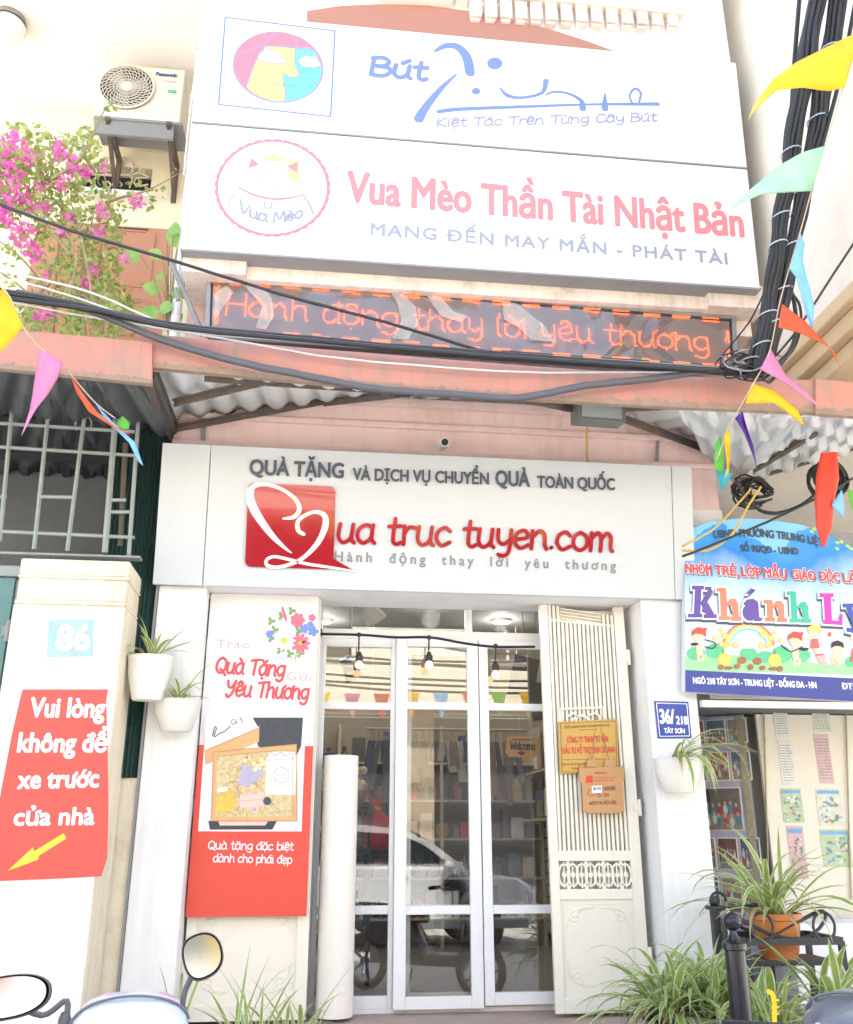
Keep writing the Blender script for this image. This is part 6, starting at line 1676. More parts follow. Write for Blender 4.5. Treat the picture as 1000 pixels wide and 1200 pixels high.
def spider(parent, base, n, L, w, seed, rise=(.5, 1.45), droop=(1.0, 2.6), az=(0, 2 * PI), name='foliage', spread=.03, m=None, squash=1):
    rnd = random.Random(seed); mb = MB(); mb.attr = []
    for k in range(n):
        a = az[0] + (az[1] - az[0]) * (k + rnd.uniform(-.4, .4)) / n
        b = Vector(base) + Vector((rnd.uniform(-spread, spread), rnd.uniform(-spread, spread), rnd.uniform(-.01, .01)))
        blade(mb, b, a, L * rnd.uniform(.6, 1.15), rnd.uniform(*rise), rnd.uniform(*droop), w * rnd.choice((.55, .8, 1.0, 1.25)) * rnd.uniform(.85, 1.15), rnd)
    o = mb.build(name, m or spider_m, parent, smooth=True)
    dd = MB(); dd.attr = []
    for k in range(max(2, n // 9)):
        a = rnd.uniform(*az)
        b = Vector(base) + Vector((rnd.uniform(-spread, spread), rnd.uniform(-spread, spread), 0))
        blade(dd, b, a, L * rnd.uniform(.45, .9), rnd.uniform(.1, .9), rnd.uniform(1.5, 3.0), w * rnd.uniform(.4, .8), rnd)
    dd.build('dry_leaves', dry_m, parent, smooth=True)
    return o
def wall_pot(label, c, r, h, col, seed, n, L, half=True, taper=.62, **kw):
    t = thing('wall_planter', label, 'planter', c, 'white planters hung on the pillars')
    pmx = mat('pot_' + col, (.80, .77, .70) if col == 'white' else (.70, .68, .62), .45, var=.03)
    mb = MB()
    prof = [(0, 0), (r * taper * .9, 0), (r * taper, h * .04), (r * (taper * .45 + .5), h * .3), (r * .94, h * .6), (r, h * .93), (r * 1.05, h), (r * .95, h), (r * .9, h * .9), (0, h * .86)]
    vs, fs = [], []
    n_ = 26
    for (pr_, z) in prof:
        for k in range(n_):
            a = 2 * PI * k / n_
            sc_ = 1 + .03 * math.sin(a * 6) * (z / h)
            vs.append(Vector(c) + Vector((pr_ * sc_ * math.cos(a), pr_ * .72 * sc_ * math.sin(a), z)))
    fs = [(i * n_ + k, i * n_ + (k + 1) % n_, (i + 1) * n_ + (k + 1) % n_, (i + 1) * n_ + k) for i in range(len(prof) - 1) for k in range(n_)]
    mb.add(vs, fs); mb.build('pot', pmx, t, smooth='auto')
    spider(t, Vector(c) + Vector((0, 0, h * .93)), n, L, .0125, seed, **kw)
    MB().box(c[0] - .02, c[0] + .02, c[1] + r * .6, c[1] + r * .72 + .03, c[2] + h * .7, c[2] + h * .9).build('hook', M['grey'], t)
    return t
c = at(172, 821, -.70); wall_pot('white cup planter with upright striped leaves on the gate pillar side', c, .125, .255, 'white', 3, 15, .30, rise=(.5, 1.35), droop=(.5, 1.7), taper=.7)
c = at(206, 858, -.60); wall_pot('grey white bowl planter with thin dark leaves beside the gift banner', c, .135, .185, 'grey', 5, 16, .28, rise=(.3, 1.3), droop=(.8, 2.2))
c = at(797, 929, -.60); wall_pot('white bowl planter below the blue plate with leaves spilling sideways', c, .15, .20, 'white', 9, 42, .52, rise=(.15, 1.0), droop=(1.5, 3.0), az=(-1.9, 1.0))

stand = thing('plant_stand', 'black iron plant stand with hoop rail holding an orange pot', 'plant stand', at(930, 1200, -1.1))
s0 = at(875, 1104, -1.2); s1 = at(985, 1098, -1.2); zt = s0.z
mb = MB()
mb.bar(s0, (s1.x, s0.y, zt), .03, .035); mb.bar((s0.x, -.85, zt), (s1.x, -.85, zt), .03, .035); mb.bar(s0, (s0.x, -.85, zt), .03, .035); mb.bar((s1.x, s0.y, zt), (s1.x, -.85, zt), .03, .035)
mb.bar((s0.x, -1.2, zt - .10), (s1.x, -1.2, zt - .10), .02, .02)
mb.build('frame', M['dark'], stand)
for x, y in ((s0.x, -1.2), (s1.x, -1.2), (s0.x, -.85), (s1.x, -.85)):
    MB().bar((x, y, 0), (x, y, zt), .028, .028).build('leg', M['dark'], stand)
MB().box(s0.x, s1.x, -1.2, -.85, zt - .115, zt - .10).build('shelf', rust, stand)
mb = MB()
mb.tube([Vector(((s0.x + s1.x) / 2 + .27 * math.cos(a), -1.03 + .17 * math.sin(a), zt + .07 + .06 * math.cos(a * 2))) for a in [2 * PI * i / 28 for i in range(29)]], .010, 6)
for sx in (-1, 1):
    cx = (s0.x + s1.x) / 2 + sx * .17
    mb.tube([Vector((cx + .06 * math.cos(a), -1.21, zt + .07 + .07 * math.sin(a))) for a in [2 * PI * i / 16 for i in range(17)]], .008, 5)
mb.bar((s0.x + .08, -1.215, zt), (s1.x - .15, -1.215, zt + .13), .02, .006)
mb.build('hoop_rail', M['dark'], stand)
c = at(914, 1120, -1.03); c.z = zt - .10
op = thing('potted_plant', 'orange plastic pot with a large striped spider plant on the iron stand', 'potted plant', c, 'spider plants by the doorway')
MB().lathe([(0, 0), (.088, 0), (.098, .03), (.102, .035), (.125, .19), (.135, .195), (.137, .225), (.125, .225), (.118, .19), (0, .185)], c, 26).build('pot', mat('terracotta_plastic', (.72, .25, .07), .5, var=.08, dirt=(.6, .36, .2), damt=.4), op, smooth='auto')
spider(op, c + Vector((0, 0, .19)), 60, .60, .020, 21, rise=(.35, 1.5), droop=(.7, 2.6), spread=.05)
def bush(label, px, py, Y, n, L, w, seed, pot=True, **kw):
    c = at(px, py, Y)
    t = thing('potted_plant', label, 'potted plant', (c.x, c.y, 0), 'spider plants by the doorway')
    h = c.z
    z0 = max(0, h - .30)
    MB().lathe([(0, z0), (.10, z0), (.15, h - .02), (.16, h), (.14, h), (.13, h - .04), (0, h - .05)], (c.x, c.y, 0), 20).build('pot', mat('grey_pot', (.25, .24, .22), .7, var=.2), t, smooth='auto')
    if z0 > .02: MB().box(c.x - .14, c.x + .14, c.y - .14, c.y + .14, 0, z0).build('plinth', mat('brick_plinth', (.36, .2, .14), .85, var=.25, scale=20), t)
    spider(t, (c.x, c.y, h), n, L, w, seed, spread=.08, **kw)
    return t
bush('dense green spider plant at the foot of the white pillar', 790, 1195, -1.15, 150, .52, .0165, 31, rise=(.3, 1.4), droop=(.8, 2.7))
bush('spider plant with narrow leaves close against the bollard', 838, 1188, -1.25, 95, .48, .0155, 33, rise=(.4, 1.45), droop=(.8, 2.5))
bush('spider plant spreading beneath the iron stand behind the yellow clip', 900, 1212, -1.4, 95, .44, .018, 35, rise=(.3, 1.4), droop=(.8, 2.6))
bush('spider plant with broad pale leaves beside the dark motorbike', 985, 1192, -1.35, 45, .46, .020, 37, rise=(.5, 1.35), droop=(.6, 2.0))
bush('tuft of thin grassy leaves in front of the banner gate', 292, 1245, -1.05, 26, .50, .010, 41, rise=(.7, 1.5), droop=(.2, 1.6))
bush('sparse grassy plant with arching leaves before the door roll', 345, 1240, -1.0, 20, .46, .011, 43, rise=(.8, 1.5), droop=(.4, 2.2))
bush('two upright blades of grass beside the gate pillar foot', 192, 1230, -.95, 7, .44, .011, 45, rise=(1.2, 1.54), droop=(.1, .6))

# bougainvillea on the balcony
bg = thing('bougainvillea', 'sprawling bougainvillea with magenta flowers on the neighbour balcony', 'plant', (-2.9, -.3, 4.36), None)
rnd = random.Random(77)
leaf_m = leafmat('bougainvillea_leaf', (.22, .34, .07), (.50, .53, .18), .45)
br_m = leafmat('bougainvillea_bract', (.80, .10, .48), (.84, .32, .56), .45)
st_m = mat('vine_bark', (.34, .25, .14), .8, var=.3, scale=20)
mb = MB()
stems = [[(60, 420), (62, 360), (40, 320), (10, 290), (-40, 260)], [(62, 380), (66, 320), (72, 250), (66, 200), (40, 180)], [(110, 400), (108, 350), (98, 290), (84, 240), (60, 200)], [(100, 390), (94, 330), (106, 270), (112, 240)], [(112, 380), (116, 330), (120, 280), (128, 236), (118, 190)],
         [(60, 330), (40, 345), (10, 325), (-30, 300)], [(84, 300), (60, 270), (30, 240), (0, 225), (-40, 215)], [(100, 280), (86, 258), (60, 230), (50, 200)], [(108, 244), (140, 232), (175, 222), (215, 200)], [(60, 210), (90, 190), (108, 160), (122, 130), (136, 120)],
         [(116, 300), (134, 290), (150, 310)], [(20, 400), (40, 360), (90, 345), (130, 370), (150, 395)], [(80, 350), (90, 300), (70, 260)], [(120, 390), (125, 350), (140, 330)], [(30, 300), (45, 270), (40, 230)]]
for i, s_ in enumerate(stems):
    Ys = [-.45 + .25 * math.sin(i * 1.9 + k * .7) for k in range(len(s_))]
    pts = spl([tuple(at(p[0], p[1], y)) for p, y in zip(s_, Ys)], 5)
    mb.tube(pts, lerps([.014, .008, .003], len(pts)), 5)
mb.build('stems', st_m, bg, smooth=True)
mb = MB()
def leafquad(mb, p, s, rnd, fold=.3):
    a = Vector((rnd.gauss(0, 1), rnd.gauss(0, 1), rnd.gauss(0, 1))).normalized(); b = a.orthogonal().normalized()
    b = (b * math.cos(fold * 9) + a.cross(b) * math.sin(fold * 9)).normalized(); n = a.cross(b)
    mb.add([p, p + a * s * .55 + b * s * .38 + n * s * .12, p + a * s * 1.2, p + a * s * .55 - b * s * .38 + n * s * .12], [(0, 1, 2, 3)])
LC = [(30, 178, 42, 150), (85, 190, 42, 90), (20, 215, 45, 130), (60, 235, 40, 90), (105, 240, 34, 70), (30, 265, 45, 80), (78, 285, 40, 70), (120, 285, 30, 45), (110, 320, 32, 70), (70, 330, 38, 60), (125, 348, 30, 80), (60, 375, 44, 80), (110, 375, 40, 120), (15, 372, 34, 60), (0, 195, 30, 100), (-25, 240, 50, 120), (128, 250, 24, 24), (165, 225, 26, 16), (95, 165, 20, 24), (140, 380, 34, 40), (-20, 330, 40, 60)]
for (x, y, r_, n) in LC:
    for k in range(int(n * 2.3)):
        a = rnd.uniform(0, 2 * PI); q = r_ * math.sqrt(rnd.random())
        leafquad(mb, at(x + q * math.cos(a), y + q * .8 * math.sin(a), rnd.uniform(-.75, .15)), rnd.uniform(.03, .06), rnd, rnd.random())
for s_ in stems[8:10]:
    for p in spl(s_, 5):
        if rnd.random() < .8: leafquad(mb, at(p[0] + rnd.uniform(-4, 4), p[1] + rnd.uniform(-4, 4), -.45), .05, rnd, rnd.random())
tag(mb.build('leaves', leaf_m, bg), kind='stuff')
mb = MB()
FC = [(18, 172, 14, 30), (6, 190, 10, 18), (34, 184, 10, 18), (70, 172, 8, 12), (80, 183, 7, 10), (68, 181, 6, 8), (86, 196, 9, 16), (100, 202, 7, 12), (14, 208, 12, 18), (20, 225, 12, 20), (8, 238, 12, 22), (32, 240, 8, 12), (50, 216, 9, 12), (74, 216, 9, 12), (52, 246, 8, 12), (14, 262, 8, 8), (30, 270, 9, 14), (22, 280, 7, 8), (36, 300, 6, 8), (46, 298, 6, 8), (76, 276, 5, 6), (84, 254, 6, 7), (122, 246, 6, 8), (120, 252, 5, 6), (116, 270, 4, 5), (106, 313, 6, 8), (112, 274, 4, 4), (158, 234, 5, 6), (163, 240, 5, 6), (150, 302, 6, 8), (124, 196, 4, 3), (100, 325, 5, 6), (98, 334, 6, 8), (60, 325, 5, 5), (38, 288, 5, 5), (48, 372, 6, 9), (58, 366, 4, 4), (-15, 205, 16, 40), (-20, 260, 14, 24), (4, 250, 8, 10)]
for (x, y, r_, n) in FC:
    for k in range(n):
        a = rnd.uniform(0, 2 * PI); q = r_ * math.sqrt(rnd.random())
        p = at(x + q * math.cos(a), y + q * math.sin(a), rnd.uniform(-.80, -.35))
        for j in range(3): leafquad(mb, p, rnd.uniform(.03, .05), rnd, rnd.random())
tag(mb.build('flowers', br_m, bg), kind='stuff')
pl_ = thing('balcony_plant', 'bright green broad leaved plant between the shutters and the big sign', 'plant', at(195, 400, -.35))
mb = MB(); rnd = random.Random(6); ls = MB()
for (x, y, s_, az) in [(196, 282, 26, .9), (208, 290, 24, 2.0), (203, 275, 20, 1.5), (190, 300, 20, 2.8), (212, 300, 22, .5), (200, 345, 20, .2), (190, 340, 24, 3.0), (210, 335, 18, 1.0), (198, 352, 20, 4.4), (205, 365, 18, 5.2), (188, 365, 26, 3.3), (200, 375, 16, 4.0), (165, 300, 24, 3.1), (195, 322, 14, 3.6)]:
    base = at(x, y, -.42 + rnd.uniform(-.1, .1))
    L_ = s_ / FPX * 6.2
    d = Vector((math.cos(az), rnd.uniform(-.3, .3), math.sin(az))).normalized(); sd = d.cross(Vector((.2, 1, .3))).normalized(); n_ = sd.cross(d)
    out = [(0, 0), (.2, .3), (.5, .40), (.8, .25), (1.05, 0)]
    vs = [base + d * a * L_ for a, _ in out] + [base + d * a * L_ + sd * b * L_ + n_ * b * .15 * L_ for a, b in out[1:-1]] + [base + d * a * L_ - sd * b * L_ + n_ * b * .15 * L_ for a, b in out[1:-1]]
    mb.add(vs, [(0, 1, 5), (1, 2, 6, 5), (2, 3, 7, 6), (3, 4, 7), (0, 8, 1), (1, 8, 9, 2), (2, 9, 10, 3), (3, 10, 4)])
    ls.tube(spl([tuple(base), tuple(base.lerp(at(198, 360, -.4), .5)), tuple(at(199, 400, -.4))], 3), .006, 5)
mb.build('leaves', leafmat('bright_leaf', (.22, .50, .10), (.40, .62, .18), .35), pl_, smooth=True); ls.build('stems', st_m, pl_)

# ------------------------------------------------------------------ bollard and iron post
c = at(858, 1080, -1.75)
bo = thing('bollard', 'black iron bollard with a round ball top among the plants', 'bollard', (c.x, c.y, 0))
MB().ball((c.x, c.y, c.z), .041, 20).build('ball', mat('gloss_black', (.015, .016, .018), .15, var=.1), bo, smooth=True)
MB().lathe([(.05, 0), (.047, c.z - .12), (.056, c.z - .115), (.056, c.z - .09), (.03, c.z - .075), (.016, c.z - .05), (.016, c.z - .02)], (c.x, c.y, 0), 18).build('post', MATS['gloss_black'], bo, smooth='auto')
c = at(836, 1052, -1.0)
ip = thing('railing_post', 'dark iron railing post with a knob behind the bollard', 'post', (c.x, c.y, 0))
MB().box(c.x - .022, c.x + .022, c.y - .02, c.y + .02, 0, c.z - .04).box(c.x - .04, c.x + .06, c.y - .03, c.y + .03, c.z - .06, c.z - .04).build('post', M['dark'], ip, bevel=.004)
MB().ball((c.x + .01, c.y, c.z - .015), .026, 12).build('knob', M['dark'], ip, smooth=True)
mb = MB(); mb.tube([(c.x + .04 + .045 * math.cos(a), c.y + .03, c.z - .02 + .045 * math.sin(a)) for a in [2 * PI * i / 14 for i in range(12)]], .008, 6); mb.tube([(c.x + .07, c.y, c.z - .06), (c.x + .3, c.y, c.z - .03)], .012, 6); mb.tube([(c.x + .02, c.y - .06, 0), (c.x + .02, c.y - .06, c.z - .1)], .013, 6)
mb.build('scroll', M['dark'], ip)
MB().tube([(c.x + .045, c.y - .07, 0), (c.x + .045, c.y - .07, c.z - .05)], .010, 6).build('white_pipe', M['alu'], ip)
fy = front(-1.95)
mb = MB(); mb.stroke(fy, spl(pp(fy, [(901, 1162), (906, 1166), (908, 1180), (908, 1206)]), 4), .020, -.008, 0)
for y in (1172, 1180, 1188): mb.fbox(fy, fy.px(904, y)[0], fy.px(913, y)[0], fy.px(905, y)[1] - .004, fy.px(905, y)[1] + .004, .0005, .003)
tag(mb.build('plastic_strap', mat('strap_yellow', (.84, .58, .02), .4), None, loc=at(907, 1200, -1.95)), 'yellow slotted plastic strap among the spider plants', 'strap')

# ------------------------------------------------------------------ scooters
def scooter(label, name, loc, rz, paint, mirrors, lean=0.0):
    t = thing(name, label, 'scooter', loc, 'parked scooters')
    Mx = Matrix.Translation(Vector(loc)) @ Matrix.Rotation(rz, 4, 'Z') @ Matrix.Rotation(lean, 4, 'Y')
    def put(mb, nm, m, par=t, **kw):
        mb.v = [tuple(Mx @ Vector(v)) for v in mb.v]
        return mb.build(nm, m, par, **kw)
    def loft(rings, mb):
        n = len(rings[0]); vs = [p for r_ in rings for p in r_]
        fs = [(i * n + k, i * n + (k + 1) % n, (i + 1) * n + (k + 1) % n, (i + 1) * n + k) for i in range(len(rings) - 1) for k in range(n)]
        fs += [tuple(range(n - 1, -1, -1)), tuple((len(rings) - 1) * n + k for k in range(n))]
        mb.add(vs, fs); return mb
    def ring(cx, cy, cz, rx, rz_, n=16, pw=.75):
        return [(cx + rx * math.copysign(abs(math.cos(a)) ** pw, math.cos(a)), cy, cz + rz_ * math.copysign(abs(math.sin(a)) ** pw, math.sin(a))) for a in [2 * PI * k / n for k in range(n)]]
    # handlebar cover: humped hood towards the front, sloping instrument face towards the rider
    put(loft([ring(0, -.09, .985, .10, .035), ring(0, -.06, 1.01, .135, .06), ring(0, 0, 1.03, .145, .078), ring(0, .06, 1.035, .138, .078), ring(0, .12, 1.01, .12, .065), ring(0, .16, .98, .06, .03)], MB()), 'handlebar_cover', paint, smooth=True)
    mb = MB()
    for k_ in (.985, .90):
        mb.tube([(.148 * k_ * math.cos(a), -.01 + (.03 if k_ < .95 else 0), 1.03 + .0795 * (k_ + .02) * math.sin(a) ** .75 * 1.005) for a in [PI * (.06 + .88 * i / 24) for i in range(25)]], .0035, 5)
    put(mb, 'cover_seam', mat('seam_grey', (.12, .13, .15), .5))
    fr = Frame((0, -.082, 1.03), (1, 0, 0), (0, .75, .66))
    mb = MB(); mb.poly(fr, ell(0, 0, .085, .038, 20), -.02, .002); ic = put(mb, 'instrument_panel', mat('instrument_grey', (.35, .40, .50), .25))
    mb = MB()
    for cx in (-.045, 0, .045): mb.poly(fr, ell(cx, 0, .018, .018, 14), .001, .004)
    put(mb, 'dials', mat('dial_blue', (.10, .18, .42), .2), ic)
    for s_ in (-1, 1):
        put(MB().tube([(s_ * .15, -.02, 1.0), (s_ * .22, -.04, 1.0), (s_ * .35, -.09, .995)], .018, 10), 'grip', M['black'], smooth=True)
        put(MB().tube([(s_ * .16, .03, 1.0), (s_ * .34, -.02, .995)], .007, 6), 'brake_lever', M['grey'])
    for (sx, hx, hy, hz, rx, rz2, tilt, yaw, tip) in mirrors:
        mb = MB(); mb.tube(spl([(sx, .02, 1.03), (sx, .02, 1.10), (sx + (hx - sx) * .4, .02, hz - rz2 * 1.0), (hx, hy, hz)], 5), .0075, 8); mb.lathe([(.016, 0), (.016, .03), (.010, .045)], (sx, .02, 1.03), 10)
        st_ = put(mb, 'mirror_stalk', mat('mirror_arm', (.10, .10, .11), .4), smooth='auto')
        u = Vector((math.cos(tilt) * math.cos(yaw), math.sin(yaw), math.sin(tilt))); v = Vector((-math.sin(tilt), 0, math.cos(tilt)))
        f_ = Frame((hx, hy, hz), u, (v - u * v.dot(u)).normalized() + Vector((0, tip, 0)))
        sh = [(rx * math.copysign(abs(math.cos(a)) ** .8, math.cos(a)) * (1 + .12 * math.cos(a)), rz2 * math.copysign(abs(math.sin(a)) ** .85, math.sin(a))) for a in [2 * PI * k / 28 for k in range(28)]]
        mb = MB()
        vs = [f_.w(a, b, .006) for a, b in sh] + [f_.w(a * 1.06, b * 1.06, 0) for a, b in sh] + [f_.w(a * .8, b * .8, -.03) for a, b in sh] + [f_.w(a * .3, b * .3, -.042) for a, b in sh]
        n = 28; mb.add(vs, [(i * n + k, i * n + (k + 1) % n, (i + 1) * n + (k + 1) % n, (i + 1) * n + k) for i in range(3) for k in range(n)] + [tuple(range(3 * n, 4 * n))])
        hd = put(mb, 'mirror_housing', mat('mirror_shell', (.07, .07, .08), .35), st_, smooth=True)
        mb = MB(); mb.poly(f_, [(a * .93, b * .93) for a, b in sh], .001, .0055)
        put(mb, 'mirror_glass', mat('mirror_silver', (.19, .215, .25), .10, metal=1, var=.05, scale=20), st_)
    put(loft([ring(0, .10, .93, .10, .03), ring(0, .14, .80, .17, .06), ring(0, .17, .62, .20, .08), ring(0, .16, .42, .16, .08), ring(0, .10, .28, .12, .04)], MB()), 'front_shield', paint, smooth=True)
    mb = MB(); mb.ball((0, .175, .99), .07, 14, (1.1, .5, .7)); put(mb, 'headlight', mat('lamp_glass', (.7, .72, .74), .08), smooth=True)
    put(loft([ring(0, -.30, .70, .09, .05), ring(0, -.5, .74, .14, .06), ring(0, -.8, .76, .15, .055), ring(0, -1.05, .78, .11, .04), ring(0, -1.12, .78, .05, .02)], MB()), 'seat', M['black'], smooth=True)
    put(loft([ring(0, .05, .33, .13, .05), ring(0, -.25, .33, .14, .06), ring(0, -.4, .48, .15, .18), ring(0, -.8, .58, .17, .15), ring(0, -1.1, .66, .13, .08), ring(0, -1.22, .68, .06, .03)], MB()), 'body_panel', paint, smooth=True)
    mb = MB(); mb.box(-.05, .05, -1.24, -1.20, .64, .70); put(mb, 'tail_light', M['red'])
    for yy in (.28, -.98):
        mb = MB(); mb.lathe([(.20, -.045), (.245, -.04), (.265, 0), (.245, .04), (.20, .045)], (0, yy, .265), 28, axis=(1, 0, 0))
        ty = put(mb, 'wheel', M['black'], smooth=True)
        mb = MB(); mb.lathe([(.205, -.03), (.19, -.02), (.19, .02), (.205, .03)], (0, yy, .265), 24, axis=(1, 0, 0)); mb.lathe([(0, -.035), (.04, -.035), (.04, .035), (0, .035)], (0, yy, .265), 12, axis=(1, 0, 0))
        for k in range(5):
            a = 2 * PI * k / 5; mb.bar((0, yy, .265), (0, yy + .195 * math.cos(a), .265 + .195 * math.sin(a)), .02, .03, up=(1, 0, 0))
        put(mb, 'rim', M['grey'], ty)
    put(MB().tube([(.06, .14, .75), (.06, .28, .265)], .02, 8).tube([(-.06, .14, .75), (-.06, .28, .265)], .02, 8), 'fork', M['grey'])
    put(MB().tube([(.12, -.35, .3), (.15, -.98, .3)], .05, 10), 'engine', M['grey'], smooth=True)
    put(MB().tube([(-.1, -.4, .25), (-.2, -.42, .01)], .012, 6), 'kickstand', M['dark'])
    return t
scooter('pale blue white scooter with two round mirrors parked facing the shop', 'scooter', (-1.155, -3.52, 0), .12, mat('paint_paleblue', (.50, .55, .65), .22, var=.03, coat=.5),
        [(.125,   .160, .0, 1.195, .049, .054, .35, .05, .27), (-.16, -.300, -.02, 1.118, .092, .048, .12, -.08, .30)])
scooter('dark grey scooter nosing into the plants beside the iron stand', 'scooter', (.69, -3.70, 0), -1.0, mat('paint_graphite', (.09, .10, .12), .25, var=.08, coat=.5), [])

# ------------------------------------------------------------------ across the street, seen in the panes
ob = thing('opposite_building', 'cream terrace across the street with dark shopfronts reflected in the glass', 'building', (0, -10.9, 0))
w = MB()
w.box(-14, 14, -11.4, -10.9, 3.55, 5.7)
w.build('wall', mat('opposite_cream', (.90, .83, .68), .8, var=.05, dirt=(.6, .5, .36), damt=.5), ob)
MB().box(-14, 14, -11.6, -11.1, 0, 3.5).build('shopfront', mat('opposite_shop', (.075, .075, .08), .6, var=.5, scale=1.5), ob)
mb = MB()
for k in range(8): mb.box(-13.6 + k * 3.6, -13.0 + k * 3.6, -11.1, -10.85, 0, 3.55)
mb.build('piers', mat('opposite_pier', (.55, .45, .32), .8), ob)
for k in range(7):
    x = -11.6 + k * 3.6
    f_ = MB().box(x - .75, x + .75, -10.9, -10.86, 4.5, 5.3).build('window', M['alu'], ob)
    MB().box(x - .68, x - .03, -10.858, -10.85, 4.56, 5.24).box(x + .03, x + .68, -10.858, -10.85, 4.56, 5.24).build('pane', M['dark'], f_)
MB().box(-14, 14, -10.9, -10.5, 3.56, 3.66).build('canopy', fas, ob)
for k, (z, y, s_) in enumerate(((4.0, -9.6, .25), (4.15, -9.5, .4), (4.35, -9.7, .2), (4.5, -9.4, .5), (4.7, -9.6, .3), (4.2, -9.2, .1), (3.9, -9.3, .35))):
    P = spl([(-9, y, z + .9 - .1 * k), (-3, y, z + .1), (1, y, z - s_ * .5), (5, y, z - .1), (11, y, z + .3)], 8)
    tag(MB().tube(P, .022, 5).build('street_cable', bk, None, loc=P[0]), 'black street cable slung before the opposite terrace, seen as a reflection', 'cable', 'street cables before the opposite terrace')
P = spl([(-6, -8.4, 3.9), (-2, -8.4, 3.55), (2, -8.4, 3.5), (6, -8.4, 3.9)], 8)
tag(MB().tube(P, .004, 5).build('bunting_string', MATS['string_tan'], None, loc=P[0]), 'bunting string over the street, seen only as a reflection', 'string', 'bunting strings')
for k in range(15):
    x = -3.4 + k * .46; z = 3.55 + .02 * abs(x)
    cn = ('pink', 'red', 'yellow', 'sky', 'orange', 'green', 'yellow')[k % 7]
    bm = bmesh.new(); rnd = random.Random(k)
    vs = [bm.verts.new(p) for p in ((-.13, 0, 0), (.13, 0, 0), (.02, rnd.uniform(-.08, .08), -.40))]
    bm.faces.new(vs); me = bpy.data.meshes.new('pennant'); bm.to_mesh(me); bm.free(); me.materials.append(clothmat('pennant_' + cn, COLS[cn], .45))
    o = bpy.data.objects.new('pennant', me); COL.objects.link(o); o.location = (x, -8.4, z); o.modifiers.new('thickness', 'SOLIDIFY').thickness = .0025
    tag(o, 'small %s pennant on the street bunting, reflected in the door glass' % cn, 'pennant', 'reflected pennants over the street')

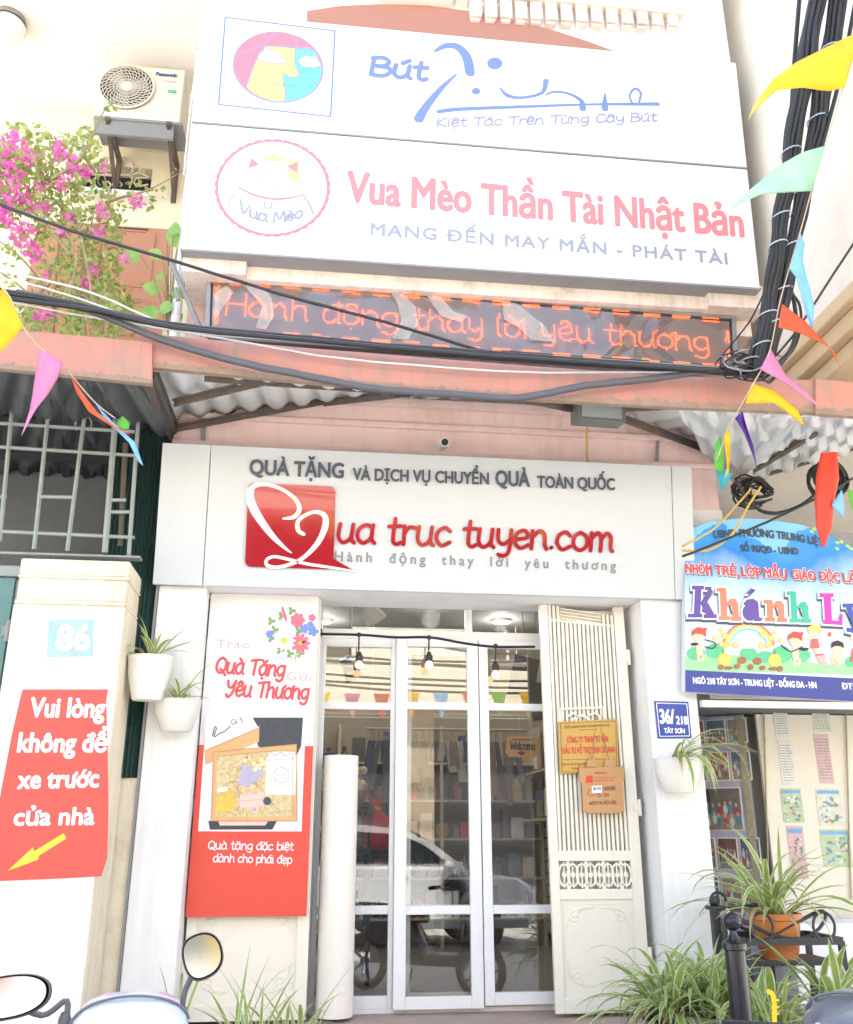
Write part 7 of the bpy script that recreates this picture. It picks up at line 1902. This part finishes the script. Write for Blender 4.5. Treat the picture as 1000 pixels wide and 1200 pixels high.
def car():
    t = thing('parked_car', 'white car parked across the lane, reflected in the door panes', 'car', (.2, -8.0, 0))
    x0, yN, yF = .2, -7.15, -8.9
    cp = mat('car_white', (.80, .81, .82), .2, var=.01, coat=.6)
    gl = mat('car_glass', (.02, .03, .04), .05, var=.1)
    def X(v): return x0 + v
    low = [(-2.15, .42), (-2.2, .75), (-2.1, .98), (-1.9, 1.05), (1.05, 1.03), (1.95, .90), (2.2, .72), (2.22, .42), (1.9, .30), (-1.9, .30)]
    top = [(-1.85, 1.05), (-1.62, 1.42), (-1.2, 1.56), (-.3, 1.60), (.35, 1.54), (.75, 1.36), (1.22, 1.03)]
    def slab(mb, prof, ins, yn, yf, cham):
        n = len(prof)
        cx = sum(p[0] for p in prof) / n; cz = sum(p[1] for p in prof) / n
        def rg(y, s): return [(X(cx + (p[0] - cx) * s), y, cz + (p[1] - cz) * s) for p in prof]
        rings = [rg(yn, .94), rg(yn - cham * .5, .985), rg(yn - cham * 1.6, 1), rg(yf + cham * 1.6, 1), rg(yf + cham * .5, .985), rg(yf, .94)]
        vs = [p for r_ in rings for p in r_]
        mb.add(vs, [(i * n + k, i * n + (k + 1) % n, (i + 1) * n + (k + 1) % n, (i + 1) * n + k) for i in range(5) for k in range(n)] + [tuple(range(n)), tuple(5 * n + k for k in range(n - 1, -1, -1))])
    mb = MB(); slab(mb, low, 0, yN, yF, .06); mb.build('body', cp, t, smooth='auto', bevel=.02)
    mb = MB(); slab(mb, top, 0, yN - .10, yF + .10, .10); mb.build('roof', cp, t, smooth='auto', bevel=.02)
    fcar = Frame((x0, yN - .10, 0), (-1, 0, 0), Z3)
    fcar = Frame((x0, yN - .085, 0), (-1, 0, 0), Z3)
    for pts in ([(-1.55, 1.10), (-1.42, 1.36), (-1.1, 1.49), (-.55, 1.52), (-.55, 1.10)], [(-.48, 1.10), (-.48, 1.52), (.28, 1.48), (.62, 1.33), (.95, 1.10)]):
        mb = MB(); mb.poly(fcar, [(-a, b) for a, b in pts], -.02, .004); mb.build('window', gl, t)
    mb = MB(); mb.add([(X(.42), yN - .2, 1.525), (X(.42), yF + .2, 1.525), (X(1.2), yF + .16, 1.06), (X(1.2), yN - .16, 1.06)], [(0, 1, 2, 3)]); mb.v = [(v[0] + .02, v[1], v[2] + .012) for v in mb.v]; mb.build('windscreen', gl, t)
    for xx in (-.62, .30):
        mb = MB(); mb.tube([(X(xx - .08), yN + .005, .93), (X(xx - .06), yN + .03, .935), (X(xx + .06), yN + .03, .935), (X(xx + .08), yN + .005, .93)], .014, 6); mb.build('door_handle', M['grey'], t)
    mb = MB()
    for xx in (-.52, .98, -1.5): mb.box(X(xx - .006), X(xx + .006), yN - .02, yN + .003, .42, 1.0)
    mb.build('door_gap', M['dark'], t)
    mb = MB(); mb.ball((X(.92), yN + .1, 1.08), .1, 10, (.8, 1, .7)); mb.build('side_mirror', cp, t, smooth=True)
    mb = MB(); mb.box(X(-2.0), X(2.0), yN - .03, yN + .012, .30, .42); mb.build('sill', M['grey'], t)
    for xx in (-1.35, 1.35):
        for yy in (yN - .10, yF + .10):
            mb = MB(); mb.lathe([(.2, -.11), (.30, -.11), (.325, -.08), (.325, .08), (.30, .11), (.2, .11)], (X(xx), yy, .325), 26, axis=(0, 1, 0)); w_ = mb.build('wheel', bk, t, smooth='auto')
            mb = MB(); mb.lathe([(.0, -.10), (.20, -.112), (.20, .112), (0, .10)], (X(xx), yy, .325), 20, axis=(0, 1, 0)); mb.build('rim', M['grey'], w_)
    mb = MB(); mb.box(X(2.08), X(2.21), yN - .5, yN - .08, .68, .80); mb.build('headlight', mat('lamp_glass', (.7, .72, .74), .08), t, bevel=.02)
    mb = MB(); mb.box(X(-2.2), X(-2.08), yN - .4, yN - .06, .8, .98); mb.build('tail_light', M['red'], t, bevel=.02)
car()
